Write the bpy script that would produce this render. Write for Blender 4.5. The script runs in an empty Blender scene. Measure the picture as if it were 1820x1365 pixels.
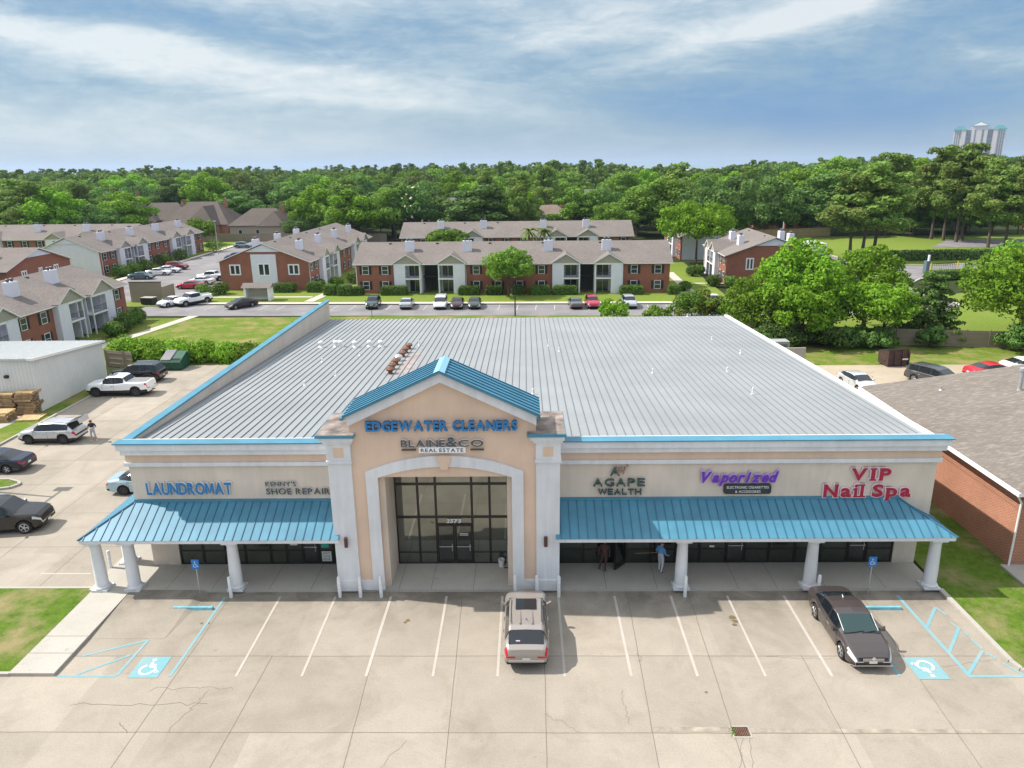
import bpy, bmesh, math, random
import numpy as np
from mathutils import Vector, Matrix
rad = math.radians
PI = math.pi
random.seed(7)
SC = bpy.context.scene
COL = SC.collection

# ------------------------------------------------------------------ camera
def set_camera():
    yaw, pitch, roll = 0.019317, 0.291518, -0.013283
    f = Vector((-math.sin(yaw) * math.cos(pitch), math.cos(yaw) * math.cos(pitch), -math.sin(pitch)))
    r = Vector((math.cos(yaw), math.sin(yaw), 0))
    u = r.cross(f)
    r2 = r * math.cos(roll) + u * math.sin(roll)
    u2 = u * math.cos(roll) - r * math.sin(roll)
    m = Matrix(((r2.x, u2.x, -f.x, -1.526), (r2.y, u2.y, -f.y, -30.968), (r2.z, u2.z, -f.z, 20.301), (0, 0, 0, 1)))
    cd = bpy.data.cameras.new('camera')
    cd.sensor_width = 36.0
    cd.lens = 36.0 * 1300 / 1820
    cd.clip_start = 0.5
    cd.clip_end = 60000
    o = bpy.data.objects.new('camera', cd)
    o.matrix_world = m
    COL.objects.link(o)
    SC.camera = o
set_camera()

# ------------------------------------------------------------------ sky, sun, exposure
TO_SUN = Vector((-0.87, 0.16, 1.0)).normalized()
ELEV = math.asin(TO_SUN.z)
AZ = math.atan2(TO_SUN.x, TO_SUN.y)          # clockwise from +Y
SKY_STRENGTH = 0.118
SUN_STRENGTH = 4.8
EXPOSURE = 0.38

def set_world():
    w = bpy.data.worlds.new('World')
    SC.world = w
    w.use_nodes = True
    nt = w.node_tree
    nt.nodes.clear()
    N, L = nt.nodes.new, nt.links.new
    out = N('ShaderNodeOutputWorld')
    bg = N('ShaderNodeBackground')
    bg.inputs['Strength'].default_value = SKY_STRENGTH
    L(bg.outputs[0], out.inputs[0])
    sky = N('ShaderNodeTexSky')
    sky.sky_type = 'NISHITA'
    sky.sun_disc = False
    sky.sun_elevation = ELEV
    sky.sun_rotation = AZ
    sky.altitude = 20
    sky.air_density = 1.2
    sky.dust_density = 0.4
    sky.ozone_density = 2.5
    tc = N('ShaderNodeTexCoord')
    sep = N('ShaderNodeSeparateXYZ')
    L(tc.outputs['Generated'], sep.inputs[0])
    def math_(op, a, b=None, c=None, clamp=False):
        n = N('ShaderNodeMath'); n.operation = op; n.use_clamp = clamp
        for i, v in enumerate((a, b, c)):
            if v is None: continue
            if isinstance(v, (int, float)): n.inputs[i].default_value = v
            else: L(v, n.inputs[i])
        return n.outputs[0]
    def ramp_(fac, stops):
        r = N('ShaderNodeValToRGB'); e = r.color_ramp.elements
        while len(e) < len(stops): e.new(0.5)
        for i, (p, c) in enumerate(stops):
            e[i].position = p; e[i].color = (*c, 1) if isinstance(c, tuple) else (c, c, c, 1)
        L(fac, r.inputs[0]); return r.outputs[0]
    def noise_(vec, scale, detail, rough, dist=0.0):
        n = N('ShaderNodeTexNoise'); n.inputs['Scale'].default_value = scale; n.inputs['Detail'].default_value = detail
        n.inputs['Roughness'].default_value = rough; n.inputs['Distortion'].default_value = dist
        L(vec, n.inputs['Vector']); return n.outputs[0]
    def mix_(f, a, b):
        m = N('ShaderNodeMix'); m.data_type = 'RGBA'
        for i, v in ((0, f), (6, a), (7, b)):
            if isinstance(v, (int, float)): m.inputs[i].default_value = v
            elif isinstance(v, tuple): m.inputs[i].default_value = (*v, 1)
            else: L(v, m.inputs[i])
        return m.outputs[2]
    up = math_('MAXIMUM', sep.outputs[2], 0.0)
    # layered overcast: soft level bands of cloud in azimuth (ta) and height (up)
    ta = math_('DIVIDE', sep.outputs[0], math_('MAXIMUM', math_('ABSOLUTE', sep.outputs[1]), 0.25))
    comb = N('ShaderNodeCombineXYZ'); L(ta, comb.inputs[0]); L(up, comb.inputs[1])
    def field(loc, rot, scale, *k):
        mp = N('ShaderNodeMapping'); mp.inputs['Location'].default_value = loc; mp.inputs['Rotation'].default_value = (0, 0, rad(rot)); mp.inputs['Scale'].default_value = scale
        L(comb.outputs[0], mp.inputs[0]); return noise_(mp.outputs[0], *k)
    w1 = math_('SUBTRACT', field((1.3, 0.4, 0), 0, (2.2, 9, 1), 1.0, 5, 0.6), 0.5)
    w2 = math_('SUBTRACT', field((7.3, 2.4, 0), -6, (3.0, 16, 1), 1.0, 4, 0.6), 0.5)
    tw = math_('ADD', ta, math_('MULTIPLY', w1, 0.30)); uw = math_('ADD', up, math_('MULTIPLY', w2, 0.055))
    def gauss(d): return math_('EXPONENT', math_('MULTIPLY', math_('MULTIPLY', d, d), -1.0))
    def blob(c, h, wc, wh, slope=0.0):
        dx = math_('SUBTRACT', tw, c)
        dy = math_('SUBTRACT', math_('SUBTRACT', uw, h), math_('MULTIPLY', dx, slope))
        return math_('MULTIPLY', gauss(math_('DIVIDE', dx, wc)), gauss(math_('DIVIDE', dy, wh)))
    B = None
    for args, k in (((-0.42, 0.125, 0.38, 0.022, -0.13), 0.30), ((-0.38, 0.095, 0.34, 0.013, -0.10), 0.16), ((0.06, 0.150, 0.13, 0.022, 0.05), 0.26), ((0.33, 0.155, 0.20, 0.020, 0.20), 0.30), ((0.10, 0.185, 0.45, 0.018, 0.0), 0.14), ((-0.36, 0.190, 0.24, 0.020, -0.05), 0.20), ((0.62, 0.105, 0.14, 0.012, 0.12), 0.14),
                    ((-0.55, 0.175, 0.22, 0.014, -0.14), -0.16), ((-0.10, 0.165, 0.16, 0.012, -0.08), -0.08), ((0.38, 0.060, 0.26, 0.040, -0.02), -0.36), ((0.62, 0.16, 0.12, 0.03, 0.25), -0.14), ((0.05, 0.075, 0.30, 0.030, -0.06), -0.10), ((-0.50, 0.035, 0.55, 0.045, 0.0), 0.14)):
        t = math_('MULTIPLY', blob(*args), k); B = t if B is None else math_('ADD', B, t)
    f1 = math_('SUBTRACT', field((3.1, 1.2, 0), 5, (1.8, 13, 1), 1.0, 11, 0.62, 0.4), 0.5)
    f2 = math_('SUBTRACT', field((9.1, 5.2, 0), -7, (9, 36, 1), 1.0, 10, 0.66, 0.5), 0.5)
    f3 = math_('SUBTRACT', field((4.1, 8.2, 0), 9, (26, 80, 1), 1.0, 8, 0.65, 0.4), 0.5)
    fine = math_('ADD', math_('MULTIPLY', f1, 0.55), math_('ADD', math_('MULTIPLY', f2, 0.52), math_('MULTIPLY', f3, 0.24)))
    damp = ramp_(up, [(0.0, 0.30), (0.05, 0.55), (0.11, 1.0)])
    idx = math_('ADD', math_('ADD', 0.525, B), math_('MULTIPLY', fine, damp))
    cl = ramp_(idx, [(0.05, (0.50, 1.60, 3.7)), (0.30, (1.05, 2.15, 3.75)), (0.47, (1.75, 2.72, 3.75)), (0.62, (3.0, 3.8, 4.45)), (0.82, (5.3, 5.6, 5.7))])
    clhi = mix_(ramp_(up, [(0.22, 0.0), (0.6, 1.0)]), cl, (7.8, 8.2, 8.7))    # bright veil added above the view, unseen, to lift fill in the shade
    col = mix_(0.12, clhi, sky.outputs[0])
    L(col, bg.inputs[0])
set_world()

sd = bpy.data.lights.new('sun', 'SUN')
sd.energy = SUN_STRENGTH
sd.angle = rad(0.6)
sd.color = (1.0, 0.94, 0.85)
so = bpy.data.objects.new('sun', sd)
so.rotation_euler = TO_SUN.to_track_quat('Z', 'Y').to_euler()
so.location = (0, 0, 80)
COL.objects.link(so)
SC.view_settings.view_transform = 'Standard'
SC.view_settings.look = 'None'
SC.view_settings.exposure = EXPOSURE
SC.view_settings.gamma = 1
SC.view_settings.use_curve_mapping = False
SC.cycles.max_bounces = 6
SC.cycles.transparent_max_bounces = 8

# ------------------------------------------------------------------ helpers
def thing(name, label, cat, loc=(0, 0, 0), rz=0, group=None):
    o = bpy.data.objects.new(name, None)
    o.empty_display_size = 0.3
    COL.objects.link(o)
    o.location = loc
    o.rotation_euler = (0, 0, rz)
    tag(o, label, cat, group)
    return o

def tag(o, label, cat, group=None, kind=None):
    if label: o['label'] = label
    if cat: o['category'] = cat
    if group: o['group'] = group
    if kind: o['kind'] = kind
    return o

def link(name, me, parent=None, loc=None, rz=None):
    o = bpy.data.objects.new(name, me)
    COL.objects.link(o)
    if parent is not None: o.parent = parent
    if loc is not None: o.location = loc
    if rz is not None: o.rotation_euler = (0, 0, rz)
    return o

KIDS = {}
def kids(o):
    return list(o.children)

def dup(root, loc=None, rz=None, label=None, scale=None):
    def cp(o, par):
        c = o.copy(); COL.objects.link(c)
        if par is not None: c.parent = par
        for ch in kids(o): cp(ch, c)
        return c
    r = cp(root, None)
    if loc is not None: r.location = loc
    if rz is not None: r.rotation_euler = (0, 0, rz)
    if scale is not None: r.scale = scale
    if label: r['label'] = label
    return r

class MB:
    """collects geometry; build() links it as one mesh object"""
    def __init__(s):
        s.v = []; s.f = []; s.m = []
        s.T = None
    def add(s, vs, fs, mi=0):
        b = len(s.v)
        if s.T is not None: vs = [s.T @ Vector(p) for p in vs]
        s.v += [tuple(p) for p in vs]
        s.f += [tuple(b + i for i in f) for f in fs]
        s.m += [mi] * len(fs)
        return s
    def box(s, x0, y0, z0, x1, y1, z1, mi=0):
        if x0 > x1: x0, x1 = x1, x0
        if y0 > y1: y0, y1 = y1, y0
        if z0 > z1: z0, z1 = z1, z0
        return s.add([(x0, y0, z0), (x1, y0, z0), (x1, y1, z0), (x0, y1, z0), (x0, y0, z1), (x1, y0, z1), (x1, y1, z1), (x0, y1, z1)],
                     [(0, 3, 2, 1), (4, 5, 6, 7), (0, 1, 5, 4), (1, 2, 6, 5), (2, 3, 7, 6), (3, 0, 4, 7)], mi)
    def quad(s, a, b, c, d, mi=0):
        return s.add([a, b, c, d], [(0, 1, 2, 3)], mi)
    def poly(s, pts, mi=0):
        return s.add(pts, [tuple(range(len(pts)))], mi)
    def prism(s, pts, axis, a, b, mi=0):
        """polygon of 2D points extruded along axis (0,1,2) from a to b"""
        def P(p, t):
            return {0: (t, p[0], p[1]), 1: (p[0], t, p[1]), 2: (p[0], p[1], t)}[axis]
        n = len(pts)
        vs = [P(p, a) for p in pts] + [P(p, b) for p in pts]
        ar = sum(pts[i][0] * pts[(i + 1) % n][1] - pts[(i + 1) % n][0] * pts[i][1] for i in range(n))
        flip = (ar > 0) == (b > a)
        if axis == 1: flip = not flip
        fs = [tuple(range(n)), tuple(range(2 * n - 1, n - 1, -1))] + [(i, i + n, (i + 1) % n + n, (i + 1) % n) for i in range(n)]
        if flip: fs = [tuple(reversed(f)) for f in fs]
        return s.add(vs, fs, mi)
    def lathe(s, prof, c=(0, 0, 0), n=16, axis='z', mi=0, cap=True):
        """prof: (radius, height) rows"""
        vs = []; k = len(prof)
        for i in range(n):
            a = 2 * PI * i / n
            for r, h in prof:
                p = (r * math.cos(a), r * math.sin(a), h)
                if axis == 'y': p = (p[0], p[2], p[1])
                elif axis == 'x': p = (p[2], p[0], p[1])
                vs.append((c[0] + p[0], c[1] + p[1], c[2] + p[2]))
        fs = []
        for i in range(n):
            j = (i + 1) % n
            for q in range(k - 1):
                f = (i * k + q, j * k + q, j * k + q + 1, i * k + q + 1)
                fs.append(f if axis != 'y' else f[::-1])
        if cap:
            b = [i * k for i in range(n)]; t = [i * k + k - 1 for i in range(n)]
            fs.append(tuple(b[::-1]) if axis != 'y' else tuple(b)); fs.append(tuple(t) if axis != 'y' else tuple(t[::-1]))
        return s.add(vs, fs, mi)
    def cyl(s, x, y, z0, z1, r, n=12, r2=None, mi=0):
        return s.lathe([(r, z0), (r if r2 is None else r2, z1)], (x, y, 0), n, 'z', mi)
    def bar(s, a, b, r, n=6, r2=None, mi=0):
        a = Vector(a); b = Vector(b); d = (b - a)
        if d.length < 1e-6: return s
        d.normalize()
        x = d.orthogonal().normalized(); y = d.cross(x)
        r2 = r if r2 is None else r2
        vs = [a + (x * math.cos(2 * PI * i / n) + y * math.sin(2 * PI * i / n)) * r for i in range(n)]
        vs += [b + (x * math.cos(2 * PI * i / n) + y * math.sin(2 * PI * i / n)) * r2 for i in range(n)]
        fs = [(i, (i + 1) % n, (i + 1) % n + n, i + n) for i in range(n)] + [tuple(range(n - 1, -1, -1)), tuple(range(n, 2 * n))]
        return s.add(vs, fs, mi)
    def strip(s, pts, w, z, mi=0):
        """flat ribbon along ground points"""
        for (x0, y0), (x1, y1) in zip(pts[:-1], pts[1:]):
            d = Vector((x1 - x0, y1 - y0)); L = d.length
            if L < 1e-6: continue
            nx, ny = -d.y / L * w / 2, d.x / L * w / 2
            s.quad((x0 - nx, y0 - ny, z), (x1 - nx, y1 - ny, z), (x1 + nx, y1 + ny, z), (x0 + nx, y0 + ny, z), mi)
        return s
    def mesh(s, name, mats, smooth=None):
        me = bpy.data.meshes.new(name)
        me.from_pydata(s.v, [], s.f)
        for m in (mats if isinstance(mats, (list, tuple)) else [mats]): me.materials.append(m)
        if any(s.m): me.polygons.foreach_set('material_index', s.m)
        if smooth is not None:
            me.polygons.foreach_set('use_smooth', [True] * len(s.f))
            me.set_sharp_from_angle(angle=rad(smooth))
        me.update()
        return me
    def build(s, name, mats, parent=None, loc=None, rz=None, smooth=None):
        return link(name, s.mesh(name, mats, smooth), parent, loc, rz)

def structure(name, mb, mats, parent=None):
    o = mb.build(name, mats, parent)
    o['kind'] = 'structure'
    return o

# ------------------------------------------------------------------ materials
class NT:
    def __init__(s, name):
        s.m = bpy.data.materials.new(name)
        s.m.use_nodes = True
        s.t = s.m.node_tree
        s.b = s.t.nodes['Principled BSDF']
    def n(s, kind, **kw):
        x = s.t.nodes.new('ShaderNode' + kind)
        for k, v in kw.items():
            if hasattr(x, k): setattr(x, k, v)
        return x
    def l(s, a, b): s.t.links.new(a, b)
    def coord(s, what='Object'):
        return s.n('TexCoord').outputs[what]
    def noise(s, vec, scale, detail=3, rough=0.55, dist=0):
        x = s.n('TexNoise')
        x.inputs['Scale'].default_value = scale; x.inputs['Detail'].default_value = detail
        x.inputs['Roughness'].default_value = rough; x.inputs['Distortion'].default_value = dist
        s.l(vec, x.inputs['Vector'])
        return x.outputs[0]
    def ramp(s, fac, stops):
        x = s.n('ValToRGB')
        e = x.color_ramp.elements
        while len(e) < len(stops): e.new(0.5)
        for i, (p, c) in enumerate(stops):
            e[i].position = p
            e[i].color = (c, c, c, 1) if isinstance(c, (int, float)) else (*c, 1)
        s.l(fac, x.inputs[0])
        return x.outputs[0]
    def mix(s, fac, a, b, mode='MIX'):
        x = s.n('Mix', data_type='RGBA', blend_type=mode)
        for i, v in ((0, fac), (6, a), (7, b)):
            if isinstance(v, (int, float)): x.inputs[i].default_value = v
            elif isinstance(v, tuple): x.inputs[i].default_value = (*v, 1)
            else: s.l(v, x.inputs[i])
        return x.outputs[2]
    def math(s, op, a, b=0.0):
        x = s.n('Math', operation=op)
        for i, v in enumerate((a, b)):
            if isinstance(v, (int, float)): x.inputs[i].default_value = v
            else: s.l(v, x.inputs[i])
        return x.outputs[0]
    def bump(s, h, strength=0.3, dist=0.02):
        x = s.n('Bump')
        x.inputs['Strength'].default_value = strength; x.inputs['Distance'].default_value = dist
        s.l(h, x.inputs['Height']); s.l(x.outputs[0], s.b.inputs['Normal'])
    def fin(s, col, rough=0.6, metal=0.0, spec=0.5):
        if isinstance(col, tuple): s.b.inputs['Base Color'].default_value = (*col, 1)
        else: s.l(col, s.b.inputs['Base Color'])
        s.b.inputs['Roughness'].default_value = rough
        s.b.inputs['Metallic'].default_value = metal
        s.b.inputs['Specular IOR Level'].default_value = spec
        return s.m

def sc(c, k): return tuple(min(1.0, v * k) for v in c)

MATS = {}
def mat(name, col, rough=0.6, metal=0.0, spec=0.5, var=0.0, scale=2.0, coat=0.0, bump=0.0, bscale=30.0):
    if name in MATS: return MATS[name]
    t = NT(name)
    c = col
    if var or bump:
        co = t.coord()
        if var:
            f = t.noise(co, scale, 4)
            c = t.ramp(f, [(0.3, sc(col, 1 - var)), (0.7, sc(col, 1 + var * 0.6))])
        if bump: t.bump(t.noise(co, bscale, 3), bump, 0.02)
    m = t.fin(c, rough, metal, spec)
    if coat:
        t.b.inputs['Coat Weight'].default_value = coat
        t.b.inputs['Coat Roughness'].default_value = 0.05
    MATS[name] = m
    return m

def concrete_mat(name, col, kerb_dirt=False):
    t = NT(name)
    co = t.coord()
    big = t.noise(co, 0.11, 5, 0.6)
    mid = t.noise(co, 0.8, 5, 0.65, 0.4)
    fine = t.noise(co, 14, 3)
    c = t.ramp(big, [(0.32, sc(col, 0.86)), (0.68, sc(col, 1.06))])
    c = t.mix(0.36, c, t.ramp(mid, [(0.3, 0.72), (0.62, 1.0)]), 'MULTIPLY')
    c = t.mix(0.30, c, t.ramp(fine, [(0.30, 0.62), (0.62, 1.05)]), 'MULTIPLY')
    spots = t.noise(co, 2.6, 2, 0.5)
    if kerb_dirt:   # slab-to-slab tone and broad old stains
        mp = t.n('Mapping'); mp.inputs['Location'].default_value = (0.19, 0.93, 0); mp.inputs['Scale'].default_value = (1 / 3.75, 1 / 4.45, 0); t.l(co, mp.inputs[0])
        fl = t.n('VectorMath', operation='FLOOR'); t.l(mp.outputs[0], fl.inputs[0])
        wn = t.n('TexWhiteNoise'); t.l(fl.outputs[0], wn.inputs['Vector'])
        c = t.mix(1.0, c, t.ramp(wn.outputs['Value'], [(0.0, 0.89), (1.0, 1.04)]), 'MULTIPLY')
        st = t.noise(co, 0.30, 6, 0.7, 0.8)
        c = t.mix(t.ramp(st, [(0.50, 0.0), (0.64, 0.42)]), c, t.mix(1.0, c, (0.72, 0.70, 0.67), 'MULTIPLY'))
    c = t.mix(t.ramp(spots, [(0.70, 0.0), (0.78, 0.5)]), c, sc(col, 0.52))
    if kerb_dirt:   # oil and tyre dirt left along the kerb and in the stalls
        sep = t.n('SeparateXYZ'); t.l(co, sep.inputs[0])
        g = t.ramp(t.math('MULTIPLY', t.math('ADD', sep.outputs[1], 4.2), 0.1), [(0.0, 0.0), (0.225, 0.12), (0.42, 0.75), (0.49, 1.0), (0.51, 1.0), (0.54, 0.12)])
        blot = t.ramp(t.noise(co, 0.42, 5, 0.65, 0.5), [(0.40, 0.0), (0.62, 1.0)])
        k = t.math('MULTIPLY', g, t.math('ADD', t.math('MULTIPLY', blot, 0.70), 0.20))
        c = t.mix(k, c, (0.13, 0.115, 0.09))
    t.bump(t.noise(co, 40, 2), 0.15, 0.01)
    return t.fin(c, 0.85, 0, 0.3)

def grass_mat(name, a, b, dry, dry_amt=0.5):
    t = NT(name)
    co = t.coord()
    n1 = t.noise(co, 0.35, 5, 0.65); n2 = t.noise(co, 3.0, 4, 0.7); n3 = t.noise(co, 26, 2, 0.6)
    c = t.ramp(n2, [(0.3, a), (0.7, b)])
    c = t.mix(t.math('MULTIPLY', t.ramp(n1, [(0.46, 0.0), (0.66, 1.0)]), dry_amt), c, dry)
    c = t.mix(0.6, c, t.ramp(n3, [(0.3, 0.55), (0.65, 1.15)]), 'MULTIPLY')
    t.bump(n3, 0.6, 0.05)
    return t.fin(c, 0.95, 0, 0.1)

def wall_uv(t):
    """(x+y, z) on upright walls so courses run level"""
    sep = t.n('SeparateXYZ'); t.l(t.coord(), sep.inputs[0])
    cb = t.n('CombineXYZ')
    t.l(t.math('ADD', sep.outputs[0], sep.outputs[1]), cb.inputs[0]); t.l(sep.outputs[2], cb.inputs[1])
    return cb.outputs[0]

def brick_mat(name, a, b, mortar, scale=1.0):
    t = NT(name)
    uv = wall_uv(t)
    x = t.n('TexBrick')
    x.inputs['Color1'].default_value = (*a, 1); x.inputs['Color2'].default_value = (*b, 1); x.inputs['Mortar'].default_value = (*mortar, 1)
    x.inputs['Scale'].default_value = scale
    x.inputs['Mortar Size'].default_value = 0.012; x.inputs['Mortar Smooth'].default_value = 0.2
    x.inputs['Brick Width'].default_value = 0.23; x.inputs['Row Height'].default_value = 0.085
    t.l(uv, x.inputs['Vector'])
    c = t.mix(0.5, x.outputs[0], t.ramp(t.noise(t.coord(), 0.7, 4), [(0.3, 0.7), (0.7, 1.1)]), 'MULTIPLY')
    t.bump(x.outputs['Fac'], -0.3, 0.01)
    return t.fin(c, 0.9, 0, 0.25)

def shingle_mat(name, col, light, scale=1.0, amt=0.3):
    t = NT(name)
    co = t.coord()
    x = t.n('TexBrick')
    x.inputs['Color1'].default_value = (*sc(col, 0.88), 1); x.inputs['Color2'].default_value = (*sc(col, 1.1), 1); x.inputs['Mortar'].default_value = (*sc(col, 0.72), 1)
    x.inputs['Scale'].default_value = scale; x.inputs['Mortar Size'].default_value = 0.012
    x.inputs['Brick Width'].default_value = 0.34; x.inputs['Row Height'].default_value = 0.16
    t.l(co, x.inputs['Vector'])
    mp = t.n('Mapping'); mp.inputs['Scale'].default_value = (1.2, 3.2, 3.2); t.l(co, mp.inputs[0])
    f = t.ramp(t.noise(mp.outputs[0], 1.6, 1, 0.4), [(0.56, 0.0), (0.64, amt)])
    c = t.mix(f, x.outputs[0], light)
    c = t.mix(0.6, c, t.ramp(t.noise(co, 0.25, 4), [(0.3, 0.8), (0.7, 1.08)]), 'MULTIPLY')
    return t.fin(c, 0.95, 0, 0.2)

def siding_mat(name, col, pitch=0.22, vertical=False, depth=0.3):
    t = NT(name)
    co = t.coord()
    sep = t.n('SeparateXYZ'); t.l(co, sep.inputs[0])
    v = t.math('ADD', sep.outputs[0], sep.outputs[1]) if vertical else sep.outputs[2]
    fr = t.math('FRACT', t.math('DIVIDE', v, pitch))
    line = t.ramp(fr, [(0.0, 0.6), (0.10, 1.0), (0.9, 1.0), (1.0, 0.82)])
    c = t.mix(depth, sc(col, 1.0), line, 'MULTIPLY')
    c = t.mix(0.35, c, t.ramp(t.noise(co, 1.2, 5), [(0.3, 0.8), (0.7, 1.0)]), 'MULTIPLY')
    return t.fin(c, 0.7, 0, 0.3)

def leaf_mat(name, dark, light, third=None, trans=0.25):
    t = NT(name)
    geo = t.n('NewGeometry')
    oi = t.n('ObjectInfo')
    c = t.ramp(geo.outputs['Random Per Island'], [(0.0, dark), (0.55, tuple((a + b) / 2 for a, b in zip(dark, light))), (1.0, light)])
    if third: c = t.mix(t.ramp(t.noise(t.coord(), 0.35, 2), [(0.5, 0.0), (0.66, 0.8)]), c, third)
    h = t.n('HueSaturation')
    t.l(c, h.inputs['Color'])
    t.l(t.math('ADD', t.math('MULTIPLY', oi.outputs['Random'], 0.016), 0.492), h.inputs['Hue'])
    t.l(t.math('ADD', t.math('MULTIPLY', oi.outputs['Random'], 0.75), 0.78), h.inputs['Value'])
    t.fin(h.outputs[0], 0.75, 0, 0.25)
    tr = t.n('BsdfTranslucent'); t.l(h.outputs[0], tr.inputs[0])
    mx = t.n('MixShader'); mx.inputs[0].default_value = trans
    t.l(t.b.outputs[0], mx.inputs[1]); t.l(tr.outputs[0], mx.inputs[2])
    t.l(mx.outputs[0], t.t.nodes['Material Output'].inputs[0])
    return t.m

def glass_mat(name, col=(0.012, 0.016, 0.018), rough=0.03, spec=0.9, var=0.0):
    t = NT(name)
    c = col
    if var:
        c = t.ramp(t.noise(t.coord(), 0.9, 3), [(0.4, sc(col, 0.6)), (0.7, sc(col, 1 + var))])
    m = t.fin(c, rough, 0, spec)
    return m

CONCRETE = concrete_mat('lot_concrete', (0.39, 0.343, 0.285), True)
CONCRETE2 = concrete_mat('walk_concrete', (0.44, 0.415, 0.37))
CONCRETE3 = concrete_mat('old_concrete', (0.43, 0.36, 0.27))
PATH_CONC = concrete_mat('path_concrete', (0.55, 0.50, 0.42))
ASPHALT = mat('asphalt', (0.22, 0.21, 0.215), 0.9, var=0.25, scale=0.25, spec=0.3)
GRASS = grass_mat('grass_lawn', (0.085, 0.145, 0.016), (0.165, 0.235, 0.03), (0.29, 0.235, 0.10), 0.95)
GRASS2 = grass_mat('grass_bright', (0.065, 0.125, 0.014), (0.13, 0.205, 0.026), (0.30, 0.245, 0.125), 0.9)
GRASS3 = grass_mat('grass_far', (0.125, 0.195, 0.025), (0.20, 0.27, 0.042), (0.22, 0.22, 0.07), 0.5)
GROUND = grass_mat('ground_cover', (0.022, 0.035, 0.010), (0.045, 0.06, 0.018), (0.07, 0.06, 0.035), 0.5)
JOINT = mat('joint_dark', (0.165, 0.14, 0.11), 0.95)
CRACK = mat('crack_dark', (0.16, 0.14, 0.11), 0.95)
def worn_paint(name, col, under=(0.40, 0.345, 0.28), lo=0.40, hi=0.60):
    t = NT(name); co = t.coord()
    f = t.ramp(t.math('ADD', t.math('MULTIPLY', t.noise(co, 9, 5, 0.7), 0.55), t.math('MULTIPLY', t.noise(co, 0.9, 3), 0.45)), [(lo, 0.15), (hi, 1.0)])
    return t.fin(t.mix(f, under, col), 0.85, 0, 0.3)
WHITE_LINE = worn_paint('faded_white_paint', (0.485, 0.465, 0.44), under=(0.42, 0.37, 0.31), lo=0.42, hi=0.68)
BLUE_LINE = worn_paint('faded_blue_paint', (0.165, 0.36, 0.41), lo=0.32, hi=0.54)
def stucco(name, col, amt=0.3):
    t = NT(name); co = t.coord()
    mp = t.n('Mapping'); mp.inputs['Scale'].default_value = (2.2, 2.2, 0.22); t.l(co, mp.inputs[0])
    streak = t.ramp(t.noise(mp.outputs[0], 1.3, 6, 0.65), [(0.40, 1.0), (0.68, 0.80)])
    blot = t.ramp(t.noise(co, 0.45, 5, 0.6), [(0.35, 0.88), (0.65, 1.04)])
    c = t.mix(amt * 2.4, t.mix(0.8, col, blot, 'MULTIPLY'), streak, 'MULTIPLY')
    sep = t.n('SeparateXYZ'); t.l(co, sep.inputs[0])      # splash grime on the lowest half metre
    g = t.math('MULTIPLY', t.ramp(t.math('MULTIPLY', sep.outputs[2], 1.0), [(0.15, 0.55), (0.6, 0.0)]), t.ramp(t.noise(co, 2.5, 4), [(0.35, 0.0), (0.6, 1.0)]))
    c = t.mix(g, c, sc(col, 0.55))
    t.bump(t.noise(co, 25, 3), 0.12, 0.02)
    return t.fin(c, 0.9, 0, 0.2)
CREAM = stucco('cream_stucco', (0.70, 0.605, 0.515), 0.15)
PEACH = stucco('peach_stucco', (0.73, 0.545, 0.42), 0.12)
TRIM = stucco('white_stucco', (0.735, 0.745, 0.77), 0.22)
BLUE = mat('blue_metal', (0.072, 0.235, 0.335), 0.46, 0.0, 0.4, var=0.16, scale=0.9)
BLUE_SEAM = mat('blue_seam', (0.035, 0.135, 0.22), 0.45, 0, 0.5)
GALV = mat('grey_roof_metal', (0.28, 0.297, 0.308), 0.6, 0.05, 0.35, var=0.10, scale=0.25)
GALV_RIB = mat('roof_rib_metal', (0.21, 0.227, 0.243), 0.5, 0.1, 0.5)
WHITE = mat('white_metal', (0.80, 0.80, 0.80), 0.5, var=0.05)
DARK_FRAME = mat('dark_bronze_frame', (0.018, 0.014, 0.013), 0.4)
def mirror_glass(name, col):
    t = NT(name)
    c = t.ramp(t.noise(t.coord(), 0.8, 2), [(0.35, sc(col, 0.85)), (0.7, col)])
    return t.fin(c, 0.03, 0.92, 0.5)
GLASS = mirror_glass('storefront_glass', (0.15, 0.165, 0.155))
GLASS_TALL = mirror_glass('entrance_glass', (0.26, 0.28, 0.255))
BLACK = mat('black_plastic', (0.012, 0.012, 0.013), 0.5)
RUST = mat('rusty_metal', (0.22, 0.11, 0.07), 0.85, 0.2, var=0.5, scale=6)
STEEL = mat('galvanised_steel', (0.55, 0.56, 0.58), 0.4, 0.6, var=0.15, scale=5)
ROOF_STAIN = mat('stained_cap', (0.26, 0.215, 0.19), 0.9, var=0.75, scale=1.3)
BRICK = brick_mat('red_brick', (0.34, 0.092, 0.050), (0.27, 0.072, 0.042), (0.33, 0.22, 0.17))
BRICK2 = brick_mat('orange_brick', (0.43, 0.15, 0.078), (0.36, 0.118, 0.06), (0.42, 0.33, 0.26))
SIDING = siding_mat('white_siding', (0.745, 0.74, 0.83))
SHINGLE = shingle_mat('brown_shingle', (0.205, 0.178, 0.165), (0.235, 0.21, 0.198), 1.0, 0.3)
SHINGLE2 = shingle_mat('grey_shingle', (0.205, 0.178, 0.155), (0.36, 0.32, 0.28), 1.0, 0.32)
TAN = mat('tan_panel', (0.36, 0.33, 0.28), 0.8)
WOOD_FENCE = siding_mat('weathered_fence', (0.27, 0.225, 0.17), 0.15, True, 0.5)
WOOD_NEW = mat('fresh_pine', (0.62, 0.44, 0.22), 0.8, var=0.25, scale=4)
WOOD_OLD = mat('aged_pine', (0.36, 0.24, 0.13), 0.85, var=0.35, scale=4)
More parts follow.
